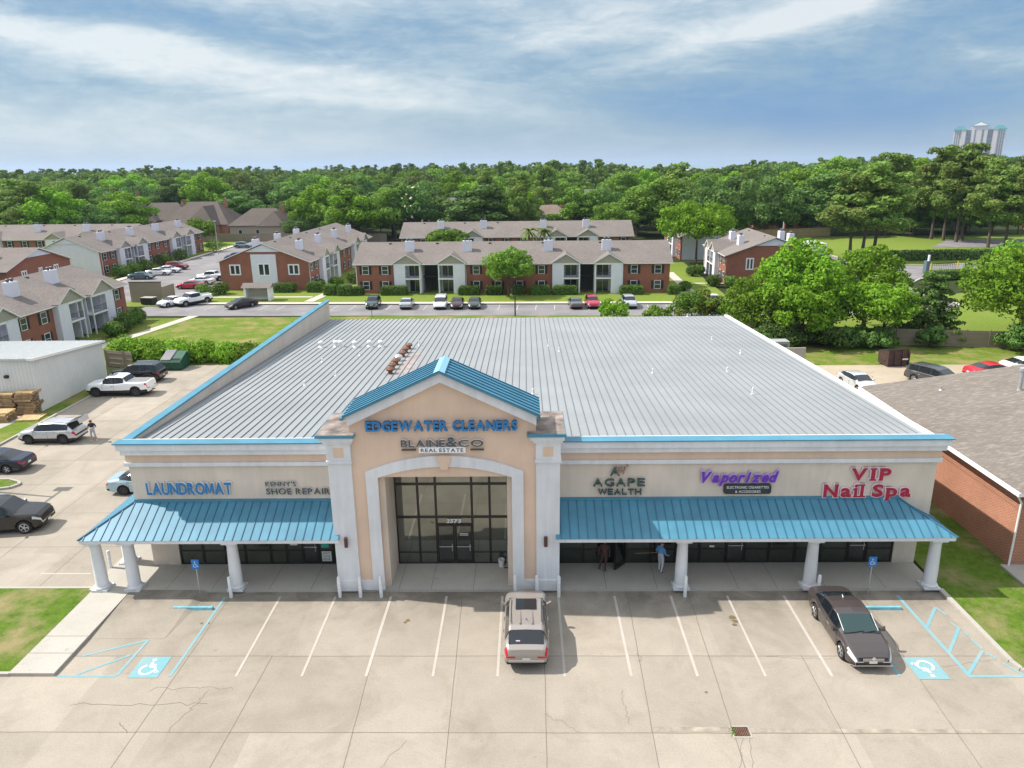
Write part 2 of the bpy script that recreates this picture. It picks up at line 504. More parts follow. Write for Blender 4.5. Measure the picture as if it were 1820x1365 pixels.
BARK = mat('bark', (0.11, 0.085, 0.065), 0.95, var=0.4, scale=4)

# ================================================================== the setting
def setting():
    g = MB(); g.quad((-9000, -400, -0.06), (9000, -400, -0.06), (9000, 2100, -0.06), (-9000, 2100, -0.06)); structure('ground', g, GROUND)
    t = NT('sea_water'); co = t.coord()
    m = t.fin(t.ramp(t.noise(co, 0.002, 3), [(0.3, (0.16, 0.24, 0.30)), (0.7, (0.24, 0.31, 0.36))]), 0.35, 0, 0.5)
    g = MB(); g.quad((-26000, 2100, 0.3), (26000, 2100, 0.3), (26000, 40000, 0.3), (-26000, 40000, 0.3)); structure('sea', g, m)
    sand = mat('beach_sand', (0.62, 0.54, 0.42), 0.95, var=0.1, scale=0.01)
    g = MB(); g.quad((-9000, 1500, 0.02), (9000, 1500, 0.02), (9000, 2110, 0.32), (-9000, 2110, 0.32)); structure('beach', g, sand)
    # --- front and side lot
    g = MB()
    g.poly([(-75, -75, 0), (75, -75, 0), (75, -7.2, 0), (21.6, -7.2, 0), (19.6, -5.9, 0), (18.75, -4.6, 0), (18.62, 0.83, 0), (-21.35, 0.83, 0), (-21.35, -5.42, 0), (-75, -5.42, 0)])
    g.poly([(-42.3, 1.2, 0), (-23.4, 1.2, 0), (-23.4, 0.83, 0), (-21.3, 0.83, 0), (-21.3, 44.6, 0), (-42.3, 44.6, 0)])
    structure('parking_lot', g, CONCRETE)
    # kerb ramp beside the left walkway
    g = MB(); g.add([(-21.34, -2.9, 0.006), (-17.9, -2.9, 0.006), (-17.9, 0.83, 0.15), (-21.34, 0.83, 0.15), (-17.4, 0.83, 0.006)], [(0, 1, 2, 3), (1, 4, 2)])
    structure('kerb_ramp', g, CONCRETE)
    # sidewalk under the canopies and the left walkway
    g = MB()
    g.box(-23.5, 0.83, -0.05, 18.62, 3.3, 0.15)
    g.box(-23.5, 3.3, -0.05, -21.3, 11.5, 0.148)
    g.box(-23.3, -5.42, -0.05, -21.36, 0.83, 0.146)
    structure('sidewalk', g, CONCRETE2)
    g = MB()
    for y in (-4.1, -2.9): g.strip([(-23.3, y), (-21.36, y)], 0.025, 0.151)
    for x in (-19.6, -17.3, -14.4, -12.3, -7.9, -6.3, -4.2, 2.4, 4.9, 8.9, 10.8, 13.2, 16.1): g.strip([(x, 0.83), (x + 0.02, 3.3)], 0.022, 0.154)
    # the expansion joints of the lot
    for y, xa, xb in ((-8.57, -40, 40), (-4.12, -21.3, 19.0), (-15.6, -40, 40)):
        pts = []; x = xa
        while x <= xb:
            pts.append((x, y + random.uniform(-0.012, 0.012) - 0.003 * (x + 20) * 0.3)); x += 0.9
        g.strip(pts, 0.028, 0.004)
    for x0, x1, ya in ((-16.2, -16.3, 0.8), (-12.6, -12.9, -4.1), (-8.35, -8.1, 0.8), (-4.72, -4.5, 0.8), (-0.75, -0.85, 0.8), (3.4, 3.1, 0.8), (6.4, 6.1, 0.8), (10.2, 10.0, -4.1), (14.75, 14.3, 0.8)):
        pts = []; k = 0; y = ya
        while y > -30:
            f = (ya - y) / 9.3
            pts.append((x0 + (x1 - x0) * min(f, 2) + random.uniform(-0.012, 0.012), y)); y -= 0.7
        g.strip(pts, 0.026, 0.004)
    for y in (5.4, 9.6, 13.9, 18.1, 22.4, 26.7, 31, 35.3, 39.6): g.strip([(-42, y), (-23.5 if y < 11 else -21.4, y + 0.05)], 0.03, 0.004)
    for x in (-26.4, -30.4, -34.4, -38.4): g.strip([(x, 1.2), (x + 0.05, 44.5)], 0.03, 0.004)
    structure('pavement_joints', g, JOINT)
    g = MB()
    def crack(a, b, w=0.016, jit=0.12, n=14):
        pts = []
        for i in range(n + 1):
            f = i / n
            pts.append((a[0] + (b[0] - a[0]) * f + random.uniform(-jit, jit), a[1] + (b[1] - a[1]) * f + random.uniform(-jit, jit)))
        g.strip(pts, w, 0.005)
    crack((-19.6, -7.1), (-14.3, -7.05), 0.022); crack((-16.9, -6.2), (-13.4, -6.15)); crack((-14.5, -6.3), (-15.1, -8.5)); crack((-17.2, -8.1), (-16.6, -8.6), 0.03, 0.04, 6)
    crack((-0.9, -7.6), (0.4, -8.5), 0.014, 0.08); crack((2.2, -6.2), (2.3, -8.2), 0.014, 0.08); crack((3.3, -3.8), (3.2, -4.6), 0.018, 0.1, 6)
    crack((13.2, -2.9), (14.6, -4.4), 0.018, 0.08); crack((14.9, -5.0), (18.2, -4.4), 0.012, 0.05); crack((6.4, -8.7), (5.2, -12), 0.014, 0.05); crack((6.6, -8.8), (6.0, -12), 0.014, 0.05)
    crack((27, 36), (33, 40), 0.05, 0.4); crack((30, 41), (34, 36), 0.05, 0.4); crack((-6, -9), (-9, -14), 0.012, 0.1); crack((8.5, -4.2), (11.5, -4.35), 0.012, 0.05)
    structure('pavement_cracks', g, CRACK)
    # drain apron: a worn concrete patch strip
    g = MB(); g.quad((3.15, -8.5, 0.003), (6.1, -8.5, 0.003), (6.1, -8.28, 0.003), (3.15, -8.28, 0.003)); g.quad((6.75, -8.55, 0.003), (16, -8.6, 0.003), (16, -8.4, 0.003), (6.75, -8.35, 0.003))
    structure('patch_strip', g, mat('patch', (0.33, 0.29, 0.23), 0.95, var=0.4, scale=2))
    # --- painted markings
    S = 2.743
    wl = MB(); bl = MB()
    for k, wid in ((1, 0.11), (2, 0.11), (3, 0.13), (4, 0.11), (5, 0.12), (6, 0.11), (7, 0.12), (8, 0.12), (9, 0.10), (10, 0.13)):
        x = (k - 6) * S
        wl.strip([(x, 0.42), (x + random.uniform(-0.04, 0.04), -5.45)], wid, 0.008)
    for y in (2.6, 6.0, 9.2, 12.6): wl.strip([(-27.6 + 0.2 * y, y), (-24.4, y)], 0.11, 0.008)
    x = -6 * S; bl.strip([(x, 0.42), (x - 0.02, -5.45)], 0.13, 0.008)
    x = 5 * S; bl.strip([(x, 0.42), (x + 0.02, -5.45)], 0.13, 0.008)
    x = 6 * S; bl.strip([(x, 0.42), (x + 0.1, -5.5)], 0.16, 0.008)
    # left hatch: triangle of the access aisle
    bl.strip([(-21.3, -5.42), (-18.75, -5.42)], 0.12, 0.0085); bl.strip([(-18.75, -5.4), (-18.6, -3.0)], 0.13, 0.0092)
    bl.strip([(-18.6, -3.0), (-20.95, -4.12)], 0.12, 0.0083); bl.strip([(-18.85, -4.05), (-20.5, -5.35)], 0.11, 0.0096)
    # right hatch
    bl.strip([(16.55, -5.45), (18.75, -5.45)], 0.14, 0.0082)
    for a, b in (((16.5, -2.2), (17.75, -0.6)), ((16.5, -4.0), (17.95, -2.2)), ((16.55, -5.35), (18.05, -3.8))): bl.strip([a, b], 0.14, 0.0094)
    for a, b in (((17.75, -0.6), (17.95, -1.2)), ((17.8, -1.75), (17.95, -2.2)), ((18.0, -2.5), (18.05, -2.75)), ((18.05, -3.0), (18.1, -3.7)), ((18.1, -3.9), (18.3, -4.35)), ((18.4, -4.6), (18.75, -5.4))): bl.strip([a, b], 0.11, 0.0088)
    structure('white_markings', wl, WHITE_LINE)
    structure('blue_markings', bl, BLUE_LINE)
    # accessible-bay pads with the wheelchair symbol
    for cx, cy, flip in ((-17.6, -4.86, 1), (15.05, -4.96, -1)):
        p = MB(); p.quad((cx - 0.63, cy - 0.68, 0.012), (cx + 0.63, cy - 0.68, 0.012), (cx + 0.63, cy + 0.68, 0.012), (cx - 0.63, cy + 0.68, 0.012))
        w = MB()
        q = lambda x, y: (cx + x * flip * 0.9, cy + y * flip * 0.9)
        arc = [q(-0.05 + 0.33 * math.cos(a), -0.18 + 0.33 * math.sin(a)) for a in np.linspace(rad(115), rad(345), 14)]
        w.strip(arc, 0.10, 0.016)
        w.strip([q(-0.02, 0.34), q(0.0, 0.02), q(0.26, 0.0), q(0.40, -0.36), q(0.54, -0.30)], 0.10, 0.0165)
        w.strip([q(0.0, 0.18), q(0.24, 0.16)], 0.08, 0.017)
        w.poly([(*q(-0.02 + 0.10 * math.cos(a), 0.52 + 0.10 * math.sin(a)), 0.0162) for a in np.linspace(0, 2 * PI, 12, endpoint=False)][::flip * 1], 0)
        o = structure('accessible_pad', p, BLUE_LINE)
        structure('accessible_symbol', w, mat('symbol_white', (0.72, 0.72, 0.70), 0.8, var=0.2, scale=4))
    # --- kerbs
    kc = CONCRETE2
    g = MB(); g.box(18.62, -4.6, -0.05, 18.85, 0.83, 0.14)
    pts = [(18.735, -4.6), (18.85, -5.1), (19.3, -5.75), (20.1, -6.4), (21.4, -7.0), (24, -7.2), (60, -7.2)]
    def kerb(g, pts, w=0.2, h=0.14):
        for a, b in zip(pts[:-1], pts[1:]):
            d = Vector((b[0] - a[0], b[1] - a[1])).normalized(); nx, ny = -d.y * w / 2, d.x * w / 2
            g.prism([(a[0] - nx, a[1] - ny), (b[0] - nx, b[1] - ny), (b[0] + nx, b[1] + ny), (a[0] + nx, a[1] + ny)], 2, -0.05, h)
    kerb(g, pts)
    kerb(g, [(-42.3, 1.12), (-23.3, 1.12)], 0.15, 0.13); kerb(g, [(-42.3, -5.36), (-23.3, -5.36)], 0.15, 0.13)
    kerb(g, [(-42.2, 15), (-42.2, 36.2), (-42.4, 44.6)], 0.18, 0.14)
    kerb(g, [(-50, 14.9), (-36.9, 14.6), (-36.0, 14.2), (-35.7, 13.8), (-36.0, 13.3), (-36.9, 13.0), (-50, 12.8)], 0.18, 0.14)
    structure('kerb', g, kc)
    g = MB()
    g.prism([(-42.3, -5.3), (-23.32, -5.3), (-23.32, 1.05), (-42.3, 1.05)], 2, -0.05, 0.12)
    g.prism([(18.84, -4.6), (19.0, -5.1), (19.4, -5.65), (20.2, -6.3), (21.5, -6.9), (60, -7.1), (60, 3.0), (24, 32), (18.84, 32)], 2, -0.05, 0.12)
    g.prism([(-50, 14.8), (-37, 14.5), (-36.1, 14.1), (-35.85, 13.8), (-36.1, 13.4), (-37, 13.1), (-50, 12.9)], 2, -0.05, 0.12)
    structure('lawn_strip', g, GRASS2)
    g = MB()
    g.quad((-46.2, 15, -0.02), (-42.28, 15, -0.02), (-42.28, 45, -0.02), (-44.2, 45, -0.02))
    g.quad((-58, 44.55, -0.02), (-21, 44.55, -0.02), (-19, 70.6, -0.02), (-58, 70.6, -0.02))
    g.quad((-21, 41, -0.024), (24, 41, -0.024), (24, 69.2, -0.024), (-21, 70.6, -0.024))
    g.quad((22, 41.6, -0.026), (75, 41.6, -0.026), (75, 56, -0.026), (22, 56, -0.026))
    structure('lawn', g, GRASS)
    g = MB()
    g.quad((24, 56, -0.03), (120, 56, -0.03), (120, 104, -0.03), (24, 69, -0.03))
    g.quad((56, 112, -0.032), (160, 112, -0.032), (200, 178, -0.032), (48, 178, -0.032))
    structure('far_lawn', g, GRASS3)
    g = MB(); g.quad((-70, 15, -0.012), (-46.2, 15, -0.012), (-44.3, 29.2, -0.012), (-70, 30, -0.012)); structure('shed_drive', g, CONCRETE2)
    g = MB(); g.quad((18.9, 29, 0.004), (80, 29, 0.004), (80, 41.9, 0.004), (24, 42.6, 0.004)); structure('rear_yard', g, CONCRETE3)
    # --- apartment roads (they run a little askew, like the apartments)
    g = MB()
    a = rad(-2.3)
    g.quad((-60, 72.4, 0.0), (30, 68.7, 0.0), (30, 77.2, 0.0), (-60, 80.9, 0.0))
    g.quad((-78, 79.5, 0.004), (-57.6, 79.5, 0.004), (-56.5, 190, 0.004), (-80, 190, 0.004))
    g.poly([(29.9, 68.7, 0.002), (52, 67.7, 0.002), (59, 72, 0.002), (61.2, 75, 0.002), (62, 79, 0.002), (60.5, 86, 0.002), (62, 92, 0.002), (68, 99, 0.002), (76, 103, 0.002), (98, 110, 0.002), (140, 120, 0.002), (140, 130, 0.002), (80, 116, 0.002), (72, 117, 0.002), (66.5, 128, 0.002), (66, 165, 0.002), (52, 165, 0.002), (53, 100, 0.002), (50, 77, 0.002), (29.9, 77.2, 0.002)])
    g.quad((96, 148, 0.003), (220, 140, 0.003), (220, 160, 0.003), (110, 166, 0.003))
    structure('road', g, ASPHALT)
    g = MB()
    d = math.tan(a)
    g.quad((-55.5, 80.9, 0.12), (30, 77.4, 0.12), (30, 78.9, 0.12), (-55.5, 82.4, 0.12))
    g.quad((-56.9, 82.4, 0.10), (-55.5, 82.4, 0.10), (-54.5, 170, 0.10), (-55.9, 170, 0.10))
    g.quad((-79.6, 84, 0.10), (-78, 84, 0.10), (-80, 170, 0.10), (-81.6, 170, 0.10))
    g.quad((-36.2, 82, 0.124), (-34.6, 82, 0.124), (-32.4, 100, 0.124), (-34, 100, 0.124))
    g.quad((24.2, 79, 0.124), (25.8, 79, 0.124), (27.0, 110, 0.124), (25.4, 110, 0.124))
    g.quad((-55, 86.6, 0.123), (-36, 85.8, 0.123), (-36, 86.9, 0.123), (-55, 87.7, 0.123))
    g.quad((26, 96, 0.122), (33, 95.7, 0.122), (33, 96.7, 0.122), (26, 97, 0.122))
    g.quad((-53.4, 52, 0.02), (-51.9, 52, 0.02), (-48.4, 71.9, 0.02), (-49.9, 71.9, 0.02))
    structure('footpath', g, PATH_CONC)
    g = MB()
    g.quad((-55.4, 82.4, 0.08), (30, 78.9, 0.08), (32, 125, 0.08), (-54, 125, 0.08))
    g.quad((-140, 84, 0.08), (-81.6, 84, 0.08), (-81.6, 180, 0.08), (-140, 180, 0.08))
    g.quad((-65, 79.6, 0.06), (-55.6, 79.6, 0.0601), (-60, 85, 0.06), (-65, 85, 0.06))
    structure('courtyard_lawn', g, GRASS3)
    g = MB()
    kerb(g, [(52, 67.5), (59.2, 71.9), (61.4, 75), (62.2, 79), (60.7, 86), (62.2, 92), (68, 98.8), (76, 102.8)], 0.3, 0.15)
    kerb(g, [(66.8, 128), (72.3, 117.2), (80, 116.2), (140, 130.2)], 0.25, 0.15); kerb(g, [(66.3, 165), (66.8, 128)], 0.25, 0.15)
    structure('road_kerb', g, PATH_CONC)
    g = MB()
    for i in range(30):
        x = -55 + i * 2.75
        if abs(x + 35.3) < 2: continue
        y = 76.2 - (x + 20) * 0.0402
        g.strip([(x, y - 1.2), (x + 0.2, y + 2.6)], 0.10, 0.006)
    for i in range(26):
        y = 92 + i * 2.75
        g.strip([(-78, y), (-73.5, y + 0.2)], 0.1, 0.008); g.strip([(-57.4, y), (-61.8, y - 0.2)], 0.1, 0.008)
    structure('stall_markings', g, mat('old_white', (0.42, 0.42, 0.42), 0.9))
setting()

# ================================================================== writing
GLYPHS = {}
LETTER_M = (np.array([(0, 0), (0, .68), (.19, .68), (.37, .27), (.55, .68), (.74, .68), (.74, 0), (.59, 0), (.59, .44), (.43, .08), (.31, .08), (.15, .44), (.15, 0)]), [(0, 1, 11, 12), (1, 2, 11), (2, 3, 10, 11), (3, 9, 10), (3, 4, 8, 9), (4, 5, 8), (5, 6, 7, 8)])
LETTER_M = (LETTER_M[0], [tuple(reversed(f)) for f in LETTER_M[1]])
def glyph(ch, bold, shear, res=3):
    if ch == 'M': return LETTER_M
    k = (ch, bold, shear)
    if k not in GLYPHS:
        cu = bpy.data.curves.new('lettering', 'FONT')
        cu.body = ch; cu.size = 1.0; cu.resolution_u = res; cu.offset = bold; cu.shear = shear
        ob = bpy.data.objects.new('lettering', cu); COL.objects.link(ob)
        dg = bpy.context.evaluated_depsgraph_get()
        me = bpy.data.meshes.new_from_object(ob.evaluated_get(dg))
        GLYPHS[k] = (np.array([v.co[:2] for v in me.vertices]), [tuple(p.vertices) for p in me.polygons])
        bpy.data.objects.remove(ob); bpy.data.curves.remove(cu); bpy.data.meshes.remove(me)
    return GLYPHS[k]

def put_text(mb, body, x0, x1, z0, z1, y, depth, mi=0, side=None, bold=0.0, shear=0.0, gap=0.11, space=0.30, narrow=1.0):
    """extruded letters facing -Y, set one by one, that fill the given box"""
    V = []; F = []; cur = 0.0
    for ch in body:
        if ch == ' ': cur += space; continue
        vs, fs = glyph(ch, bold, shear)
        w = vs[:, 0].max() - vs[:, 0].min(); b = sum(len(v) for v in V)
        q = vs.copy(); q[:, 0] += cur - vs[:, 0].min(); V.append(q); F += [tuple(b + i for i in f) for f in fs]; cur += w + (gap if shear == 0 else gap - 0.2 * shear)
    vs = np.concatenate(V); fs = F
    lo = vs.min(0); hi = vs.max(0)
    X = x0 + (vs[:, 0] - lo[0]) / (hi[0] - lo[0]) * (x1 - x0); Z = z0 + (vs[:, 1] - lo[1]) / (hi[1] - lo[1]) * (z1 - z0)
    mb.add([(a, y, b) for a, b in zip(X, Z)], fs, mi)
    if depth:
        ec = set()
        for f in fs:
            for i in range(len(f)): ec.add((f[i], f[(i + 1) % len(f)]))
        for a, b in ec:
            if (b, a) in ec: continue
            mb.quad((X[a], y, Z[a]), (X[a], y + depth, Z[a]), (X[b], y + depth, Z[b]), (X[b], y, Z[b]), mi if side is None else side)

SERIF = {'V': ['tl', 'tr'], 'I': ['tc', 'bc'], 'P': ['tl', 'bl'], 'N': ['tl', 'tr', 'br'], 'A': ['bl', 'br'], 'W': ['tl', 'tr'], 'L': ['tl', 'bl'], 'T': ['bc'], 'H': ['tl', 'tr', 'bl', 'br'], 'E': ['tl', 'bl'], 'G': [], 'S': [], 'i': ['bc', 'ml'], 'l': ['bc', 'tl'], 'a': ['br'], 'p': ['bl', 'tl']}
def serif_text(mb, letters, y, depth, bar=0.16, thick=0.09, grow=0.0, bold=0.02, mi=0):
    """letters: (char, x0, x1, z0, z1) each laid out on its own, with slab serifs"""
    for i, (ch, x0, x1, z0, z1) in enumerate(letters):
        put_text(mb, ch, x0 - grow, x1 + grow, z0 - grow, z1 + grow, y, depth, mi, bold=bold)
        h = z1 - z0; w = x1 - x0; b = bar * h; t = thick * h
        for k in SERIF.get(ch, []):
            if ch in 'Il' : b = 0.26 * h
            cx = {'l': x0 + 0.12 * w, 'r': x1 - 0.12 * w, 'c': (x0 + x1) / 2}[k[1]]
            cz = {'t': z1 - t / 2, 'b': z0 + t / 2, 'm': z0 + 0.62 * h}[k[0]]
            yy = y - 0.004 - 0.002 * (i % 3)
            mb.box(cx - b - grow, yy, cz - t / 2 - grow, cx + b + grow, y + depth, cz + t / 2 + grow, mi)

def row(chars, x0, x1, z0, z1, widths, gap, small=None):
    """lay out letters by relative width"""
    tot = sum(widths) + gap * (len([c for c in chars]) - 1)
    k = (x1 - x0) / tot; x = x0; out = []
    for c, w in zip(chars, widths):
        if c != ' ':
            za, zb = z0, z1
            if small and c in small: za, zb = z0 + (z1 - z0) * small[c][0], z0 + (z1 - z0) * small[c][1]
            out.append((c, x, x + w * k, za, zb))
        x += (w + gap) * k
    return out

# ================================================================== the shopping plaza
ROOF_S = (7.1 - 5.5) / (41 - 3.2)
def roof_z(y): return 7.1 - ROOF_S * (y - 3.2)

def bay(parent, x0, x1, z0, z1, y, rails=(), kind='window', t=0.06, doorh=None, glass=None):
    f = MB()
    f.box(x0, y - 0.04, z0, x0 + t, y + 0.06, z1); f.box(x1 - t, y - 0.04, z0, x1, y + 0.06, z1)
    f.box(x0 + t, y - 0.04, z0, x1 - t, y + 0.06, z0 + t); f.box(x0 + t, y - 0.04, z1 - t, x1 - t, y + 0.06, z1)
    for r in rails: f.box(x0 + t, y - 0.035, r - t / 2, x1 - t, y + 0.05, r + t / 2)
    if kind == 'door': f.box(x0 + t, y - 0.034, z0 + t, x1 - t, y + 0.05, z0 + 0.2)
    o = f.build(kind, DARK_FRAME, parent)
    p = MB(); p.box(x0 + t, y, z0 + t, x1 - t, y + 0.012, z1 - t)
    p.build('pane', glass or GLASS, o)
    if kind == 'door':
        h = MB(); h.box(x1 - 0.16, y - 0.09, z0 + 0.75, x1 - 0.13, y - 0.05, z0 + 1.15); h.box(x0 + t, y - 0.07, z0 + 0.98, x1 - t, y - 0.045, z0 + 1.02)
        h.build('handle', STEEL, o)
    return o

GLASS_LAUNDRY = mirror_glass('laundry_glass', (0.20, 0.215, 0.19))
def plaza():
    root = thing('shopping_plaza', 'cream stucco strip mall with grey ribbed metal roof, blue canopies and gabled entrance', 'shop building', (0, 0, 0))
    # walls
    w = MB()
    w.box(-21.4, 2.6, 3.0, -10.7, 3.25, 7.3); w.box(-0.1, 2.6, 3.0, 18.65, 3.25, 7.3)
    w.box(-21.35, 3.255, 0.0, -21.05, 41.4, 5.4); w.box(18.35, 3.255, 0.0, 18.6, 41.4, 5.4)
    w.add([(-21.36, 3.26, 5.4), (-21.36, 41.9, 5.4), (-21.36, 41.9, 7.25), (-21.36, 3.26, 7.25)], [(0, 1, 2, 3)][::1])
    w.add([(18.6, 3.26, 5.39), (18.6, 41.4, 5.39), (18.6, 41.4, roof_z(41.4) - 0.05), (18.6, 3.26, 7.05)], [(0, 1, 2, 3)])
    w.box(-21.3, 41.4, 0, 18.6, 41.6, 5.4)
    w.box(-21.3, 3.25, 0.15, -19.9, 3.5, 3.1); w.box(17.5, 3.25, 0.15, 18.65, 3.5, 3.1)
    w.box(-19.9, 3.25, 2.9, -10.7, 3.5, 3.1); w.box(-0.1, 3.25, 2.9, 17.5, 3.5, 3.1)
    w.box(-19.9, 3.8, 0.15, -10.7, 3.9, 2.9); w.box(-0.1, 3.8, 0.15, 17.5, 3.9, 2.9)
    w.build('wall', CREAM, root)
    # bands of the cornice
    for x0, x1 in ((-21.4, -10.8), (0.0, 18.65)):
        c = MB(); pe = MB(); b = MB()
        l = x0 < -20; r = x1 > 18
        xa = x0 - (0.26 if l else 0); xb = x1 + (0.28 if r else 0)
        c.box(xa, 2.14, 7.08, xb, 2.9, 7.42); c.box(xa + (0.12 if l else 0), 2.26, 6.80, xb - (0.12 if r else 0), 2.9, 7.08)
        c.box(x0 - (0.14 if l else 0), 2.44, 6.12, x1 + (0.14 if r else 0), 2.9, 6.32)
        pe.box(x0 - (0.08 if l else 0), 2.52, 6.32, x1 + (0.08 if r else 0), 2.9, 6.80)
        b.box(-21.76 if l else 0.2, 2.06, 7.42, -11.2 if l else 19.02, 2.72, 7.475)
        c.build('cornice', TRIM, root); pe.build('frieze', PEACH, root); b.build('coping', BLUE, root)
    # roof
    r = MB()
    r.quad((-21.35, 2.6, roof_z(2.6)), (18.72, 2.6, roof_z(2.6)), (18.72, 41.7, roof_z(41.7)), (-21.35, 41.7, roof_z(41.7)), 0)
    n = int((18.5 + 21.3) / 0.457)
    for i in range(n + 1):
        x = -21.15 + i * 0.457
        ya, yb = 2.75, 41.72
        za, zb = roof_z(ya), roof_z(yb)
        h = 0.05; t = 0.013
        r.add([(x - t, ya, za), (x + t, ya, za), (x + t * .7, ya, za + h), (x - t * .7, ya, za + h), (x - t, yb, zb), (x + t, yb, zb), (x + t * .7, yb, zb + h), (x - t * .7, yb, zb + h)],
              [(0, 1, 2, 3), (1, 5, 6, 2), (2, 6, 7, 3), (3, 7, 4, 0), (5, 4, 7, 6)], 1)
    roof = r.build('roof', [GALV, GALV_RIB], root)
    e = MB()
    for ya, yb in ((2.95, 22), (22, 41.75)):
        e.add([(18.5, ya, roof_z(ya) + 0.10), (18.82, ya, roof_z(ya) + 0.10), (18.82, yb, roof_z(yb) + 0.10), (18.5, yb, roof_z(yb) + 0.10), (18.5, ya, roof_z(ya) - 0.02), (18.82, ya, roof_z(ya) - 0.3), (18.82, yb, roof_z(yb) - 0.3), (18.5, yb, roof_z(yb) - 0.02)],
              [(0, 1, 2, 3), (0, 4, 5, 1), (1, 5, 6, 2), (2, 6, 7, 3), (3, 7, 4, 0)])
    e.build('rake_trim', WHITE, root)
    # parapet down the left side, seen from inside
    p = MB(); p.box(-21.62, 2.96, 5.2, -21.37, 42.0, 7.3)
    p.build('parapet', siding_mat('parapet_panel', (0.50, 0.50, 0.49), 0.3, True, 0.45), root)
    p = MB(); p.box(-21.74, 2.985, 7.3, -21.26, 42.1, 7.40); p.build('parapet_cap', BLUE, root)
    # things on the roof
    for (x, y) in ((-18.35, 27.4), (-17.18, 27.6), (-16.76, 27.6), (-15.52, 27.3), (-14.35, 27.5), (-13.41, 27.45)):
        z = roof_z(y); v = MB()
        v.lathe([(0.26, z - 0.02), (0.15, z + 0.1), (0.15, z + 0.28)], (x, y, 0), 14)
        v.lathe([(0.18, z + 0.28), (0.20, z + 0.32), (0.22, z + 0.40), (0.18, z + 0.48), (0.07, z + 0.53)], (x, y, 0), 14)
        v.build('turbine_vent', WHITE, roof, smooth=40)
    for i, (x, y) in enumerate(((-10.91, 17.8), (-11.0, 19.2), (-11.0, 20.65), (-11.02, 22.0), (-10.95, 23.4), (-10.96, 24.9), (-10.93, 26.4))):
        z = roof_z(y); v = MB()
        v.lathe([(0.28, z - 0.02), (0.16, z + 0.06), (0.16, z + 0.22)], (x, y, 0), 12)
        v.lathe([(0.18, z + 0.20), (0.29, z + 0.26), (0.31, z + 0.35), (0.2, z + 0.46), (0.05, z + 0.5)], (x, y, 0), 14)
        v.build('rusty_vent', STEEL if i == 3 else RUST, roof, smooth=40)
    s = MB()
    rusty = mat('rust_stain', (0.40, 0.31, 0.27), 0.7, var=0.35, scale=1.5)
    for k in range(9):
        x = -10.55 + k * 0.115; s.strip([(x, 17.0 + random.uniform(-.5, 1.5)), (x, 26.5 - random.uniform(0, 3))], 0.07, 0)
    s.v = [(a, b_, roof_z(b_) + 0.004) for a, b_, _ in s.v]
    s.build('rust_stain', rusty, roof)
    for x, y, h in ((-16.0, 14.7, .3), (-14.6, 17.3, .3), (-16.75, 21.8, .25), (-14.4, 24.0, .25), (0.38, 27.1, .5), (1.15, 25.0, .3), (7.19, 17.4, .3), (12.29, 17.5, .35), (12.27, 11.7, .4), (14.94, 23.6, .3), (14.12, 29.1, .3), (14.7, 41.3, .3), (-1.08, 12.1, .35), (-10.3, 27.8, .4)):
        z = roof_z(y); v = MB(); v.lathe([(0.12, z - 0.02), (0.05, z + 0.07), (0.05, z + h)], (x, y, 0), 10); v.build('vent_pipe', WHITE, roof)
    canopies(root)
    portico(root)
    # storefronts on both wings
    y = 3.3
    xs = [-19.85, -18.63, -17.45, -16.4, -15.05, -14.2]
    for a, b_ in zip(xs[:-1], xs[1:]): bay(root, a, b_, 0.16, 2.88, y, (0.95,), glass=GLASS_LAUNDRY)
    bay(root, -14.2, -13.33, 0.16, 2.88, y, (0.95,)); bay(root, -13.31, -12.5, 0.16, 2.3, y, (), 'door'); bay(root, -13.31, -12.5, 2.31, 2.88, y)
    bay(root, -12.48, -11.7, 0.16, 2.88, y, (0.95,)); bay(root, -11.68, -10.88, 0.16, 2.88, y, (0.95,))
    xs = [0.12, 1.44, 2.61]
    for a, b_ in zip(xs[:-1], xs[1:]): bay(root, a, b_, 0.16, 2.88, y, (0.95,))
    bay(root, 2.63, 3.62, 2.31, 2.88, y)
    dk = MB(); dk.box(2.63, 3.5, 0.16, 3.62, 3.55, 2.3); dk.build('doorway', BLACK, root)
    d = bay(root, 0, 0.92, 0.17, 2.28, 0, (), 'door'); d.location = (3.6, 3.24, 0); d.rotation_euler = (0, 0, rad(-132))
    for a, b_ in ((3.64, 4.93), (4.95, 6.22), (6.24, 7.48), (7.5, 8.86)): bay(root, a, b_, 0.16, 2.88, y, (0.95,))
    bay(root, 8.9, 9.8, 0.16, 2.3, y, (), 'door'); bay(root, 8.9, 9.8, 2.31, 2.88, y)
    for a, b_ in ((9.83, 11.08), (11.1, 12.42), (12.44, 13.75), (13.77, 15.15)): bay(root, a, b_, 0.16, 2.88, y, (0.95,))
    bay(root, 15.18, 16.1, 0.16, 2.3, y, (), 'door'); bay(root, 15.18, 16.1, 2.31, 2.88, y)
    bay(root, 16.13, 17.46, 0.16, 2.88, y, (0.95,))
    # paper notices in the windows
    n = MB(); red = mat('poster_red', (0.45, 0.03, 0.04), 0.7); wh = mat('paper_white', (0.75, 0.78, 0.75), 0.7); te = mat('poster_teal', (0.05, 0.40, 0.34), 0.7); bk = mat('ink_black', (0.02, 0.02, 0.02), 0.7)
    bs = mat('sticker_blue', (0.05, 0.15, 0.5), 0.6)
    def paper(x0, x1, z0, z1, m, lines=(), ink=bk):
        q = MB(); q.box(x0, y - 0.012, z0, x1, y - 0.004, z1, 0)
        for (s_, a, b_, c_, d_) in lines: put_text(q, s_, a, b_, c_, d_, y - 0.016, 0, 1)
        q.build('window_notice', [m, ink], root)
    paper(-15.4, -15.1, 1.5, 2.5, red); paper(-14.0, -13.6, 1.25, 1.5, wh); paper(-12.35, -11.95, 1.1, 2.3, te)
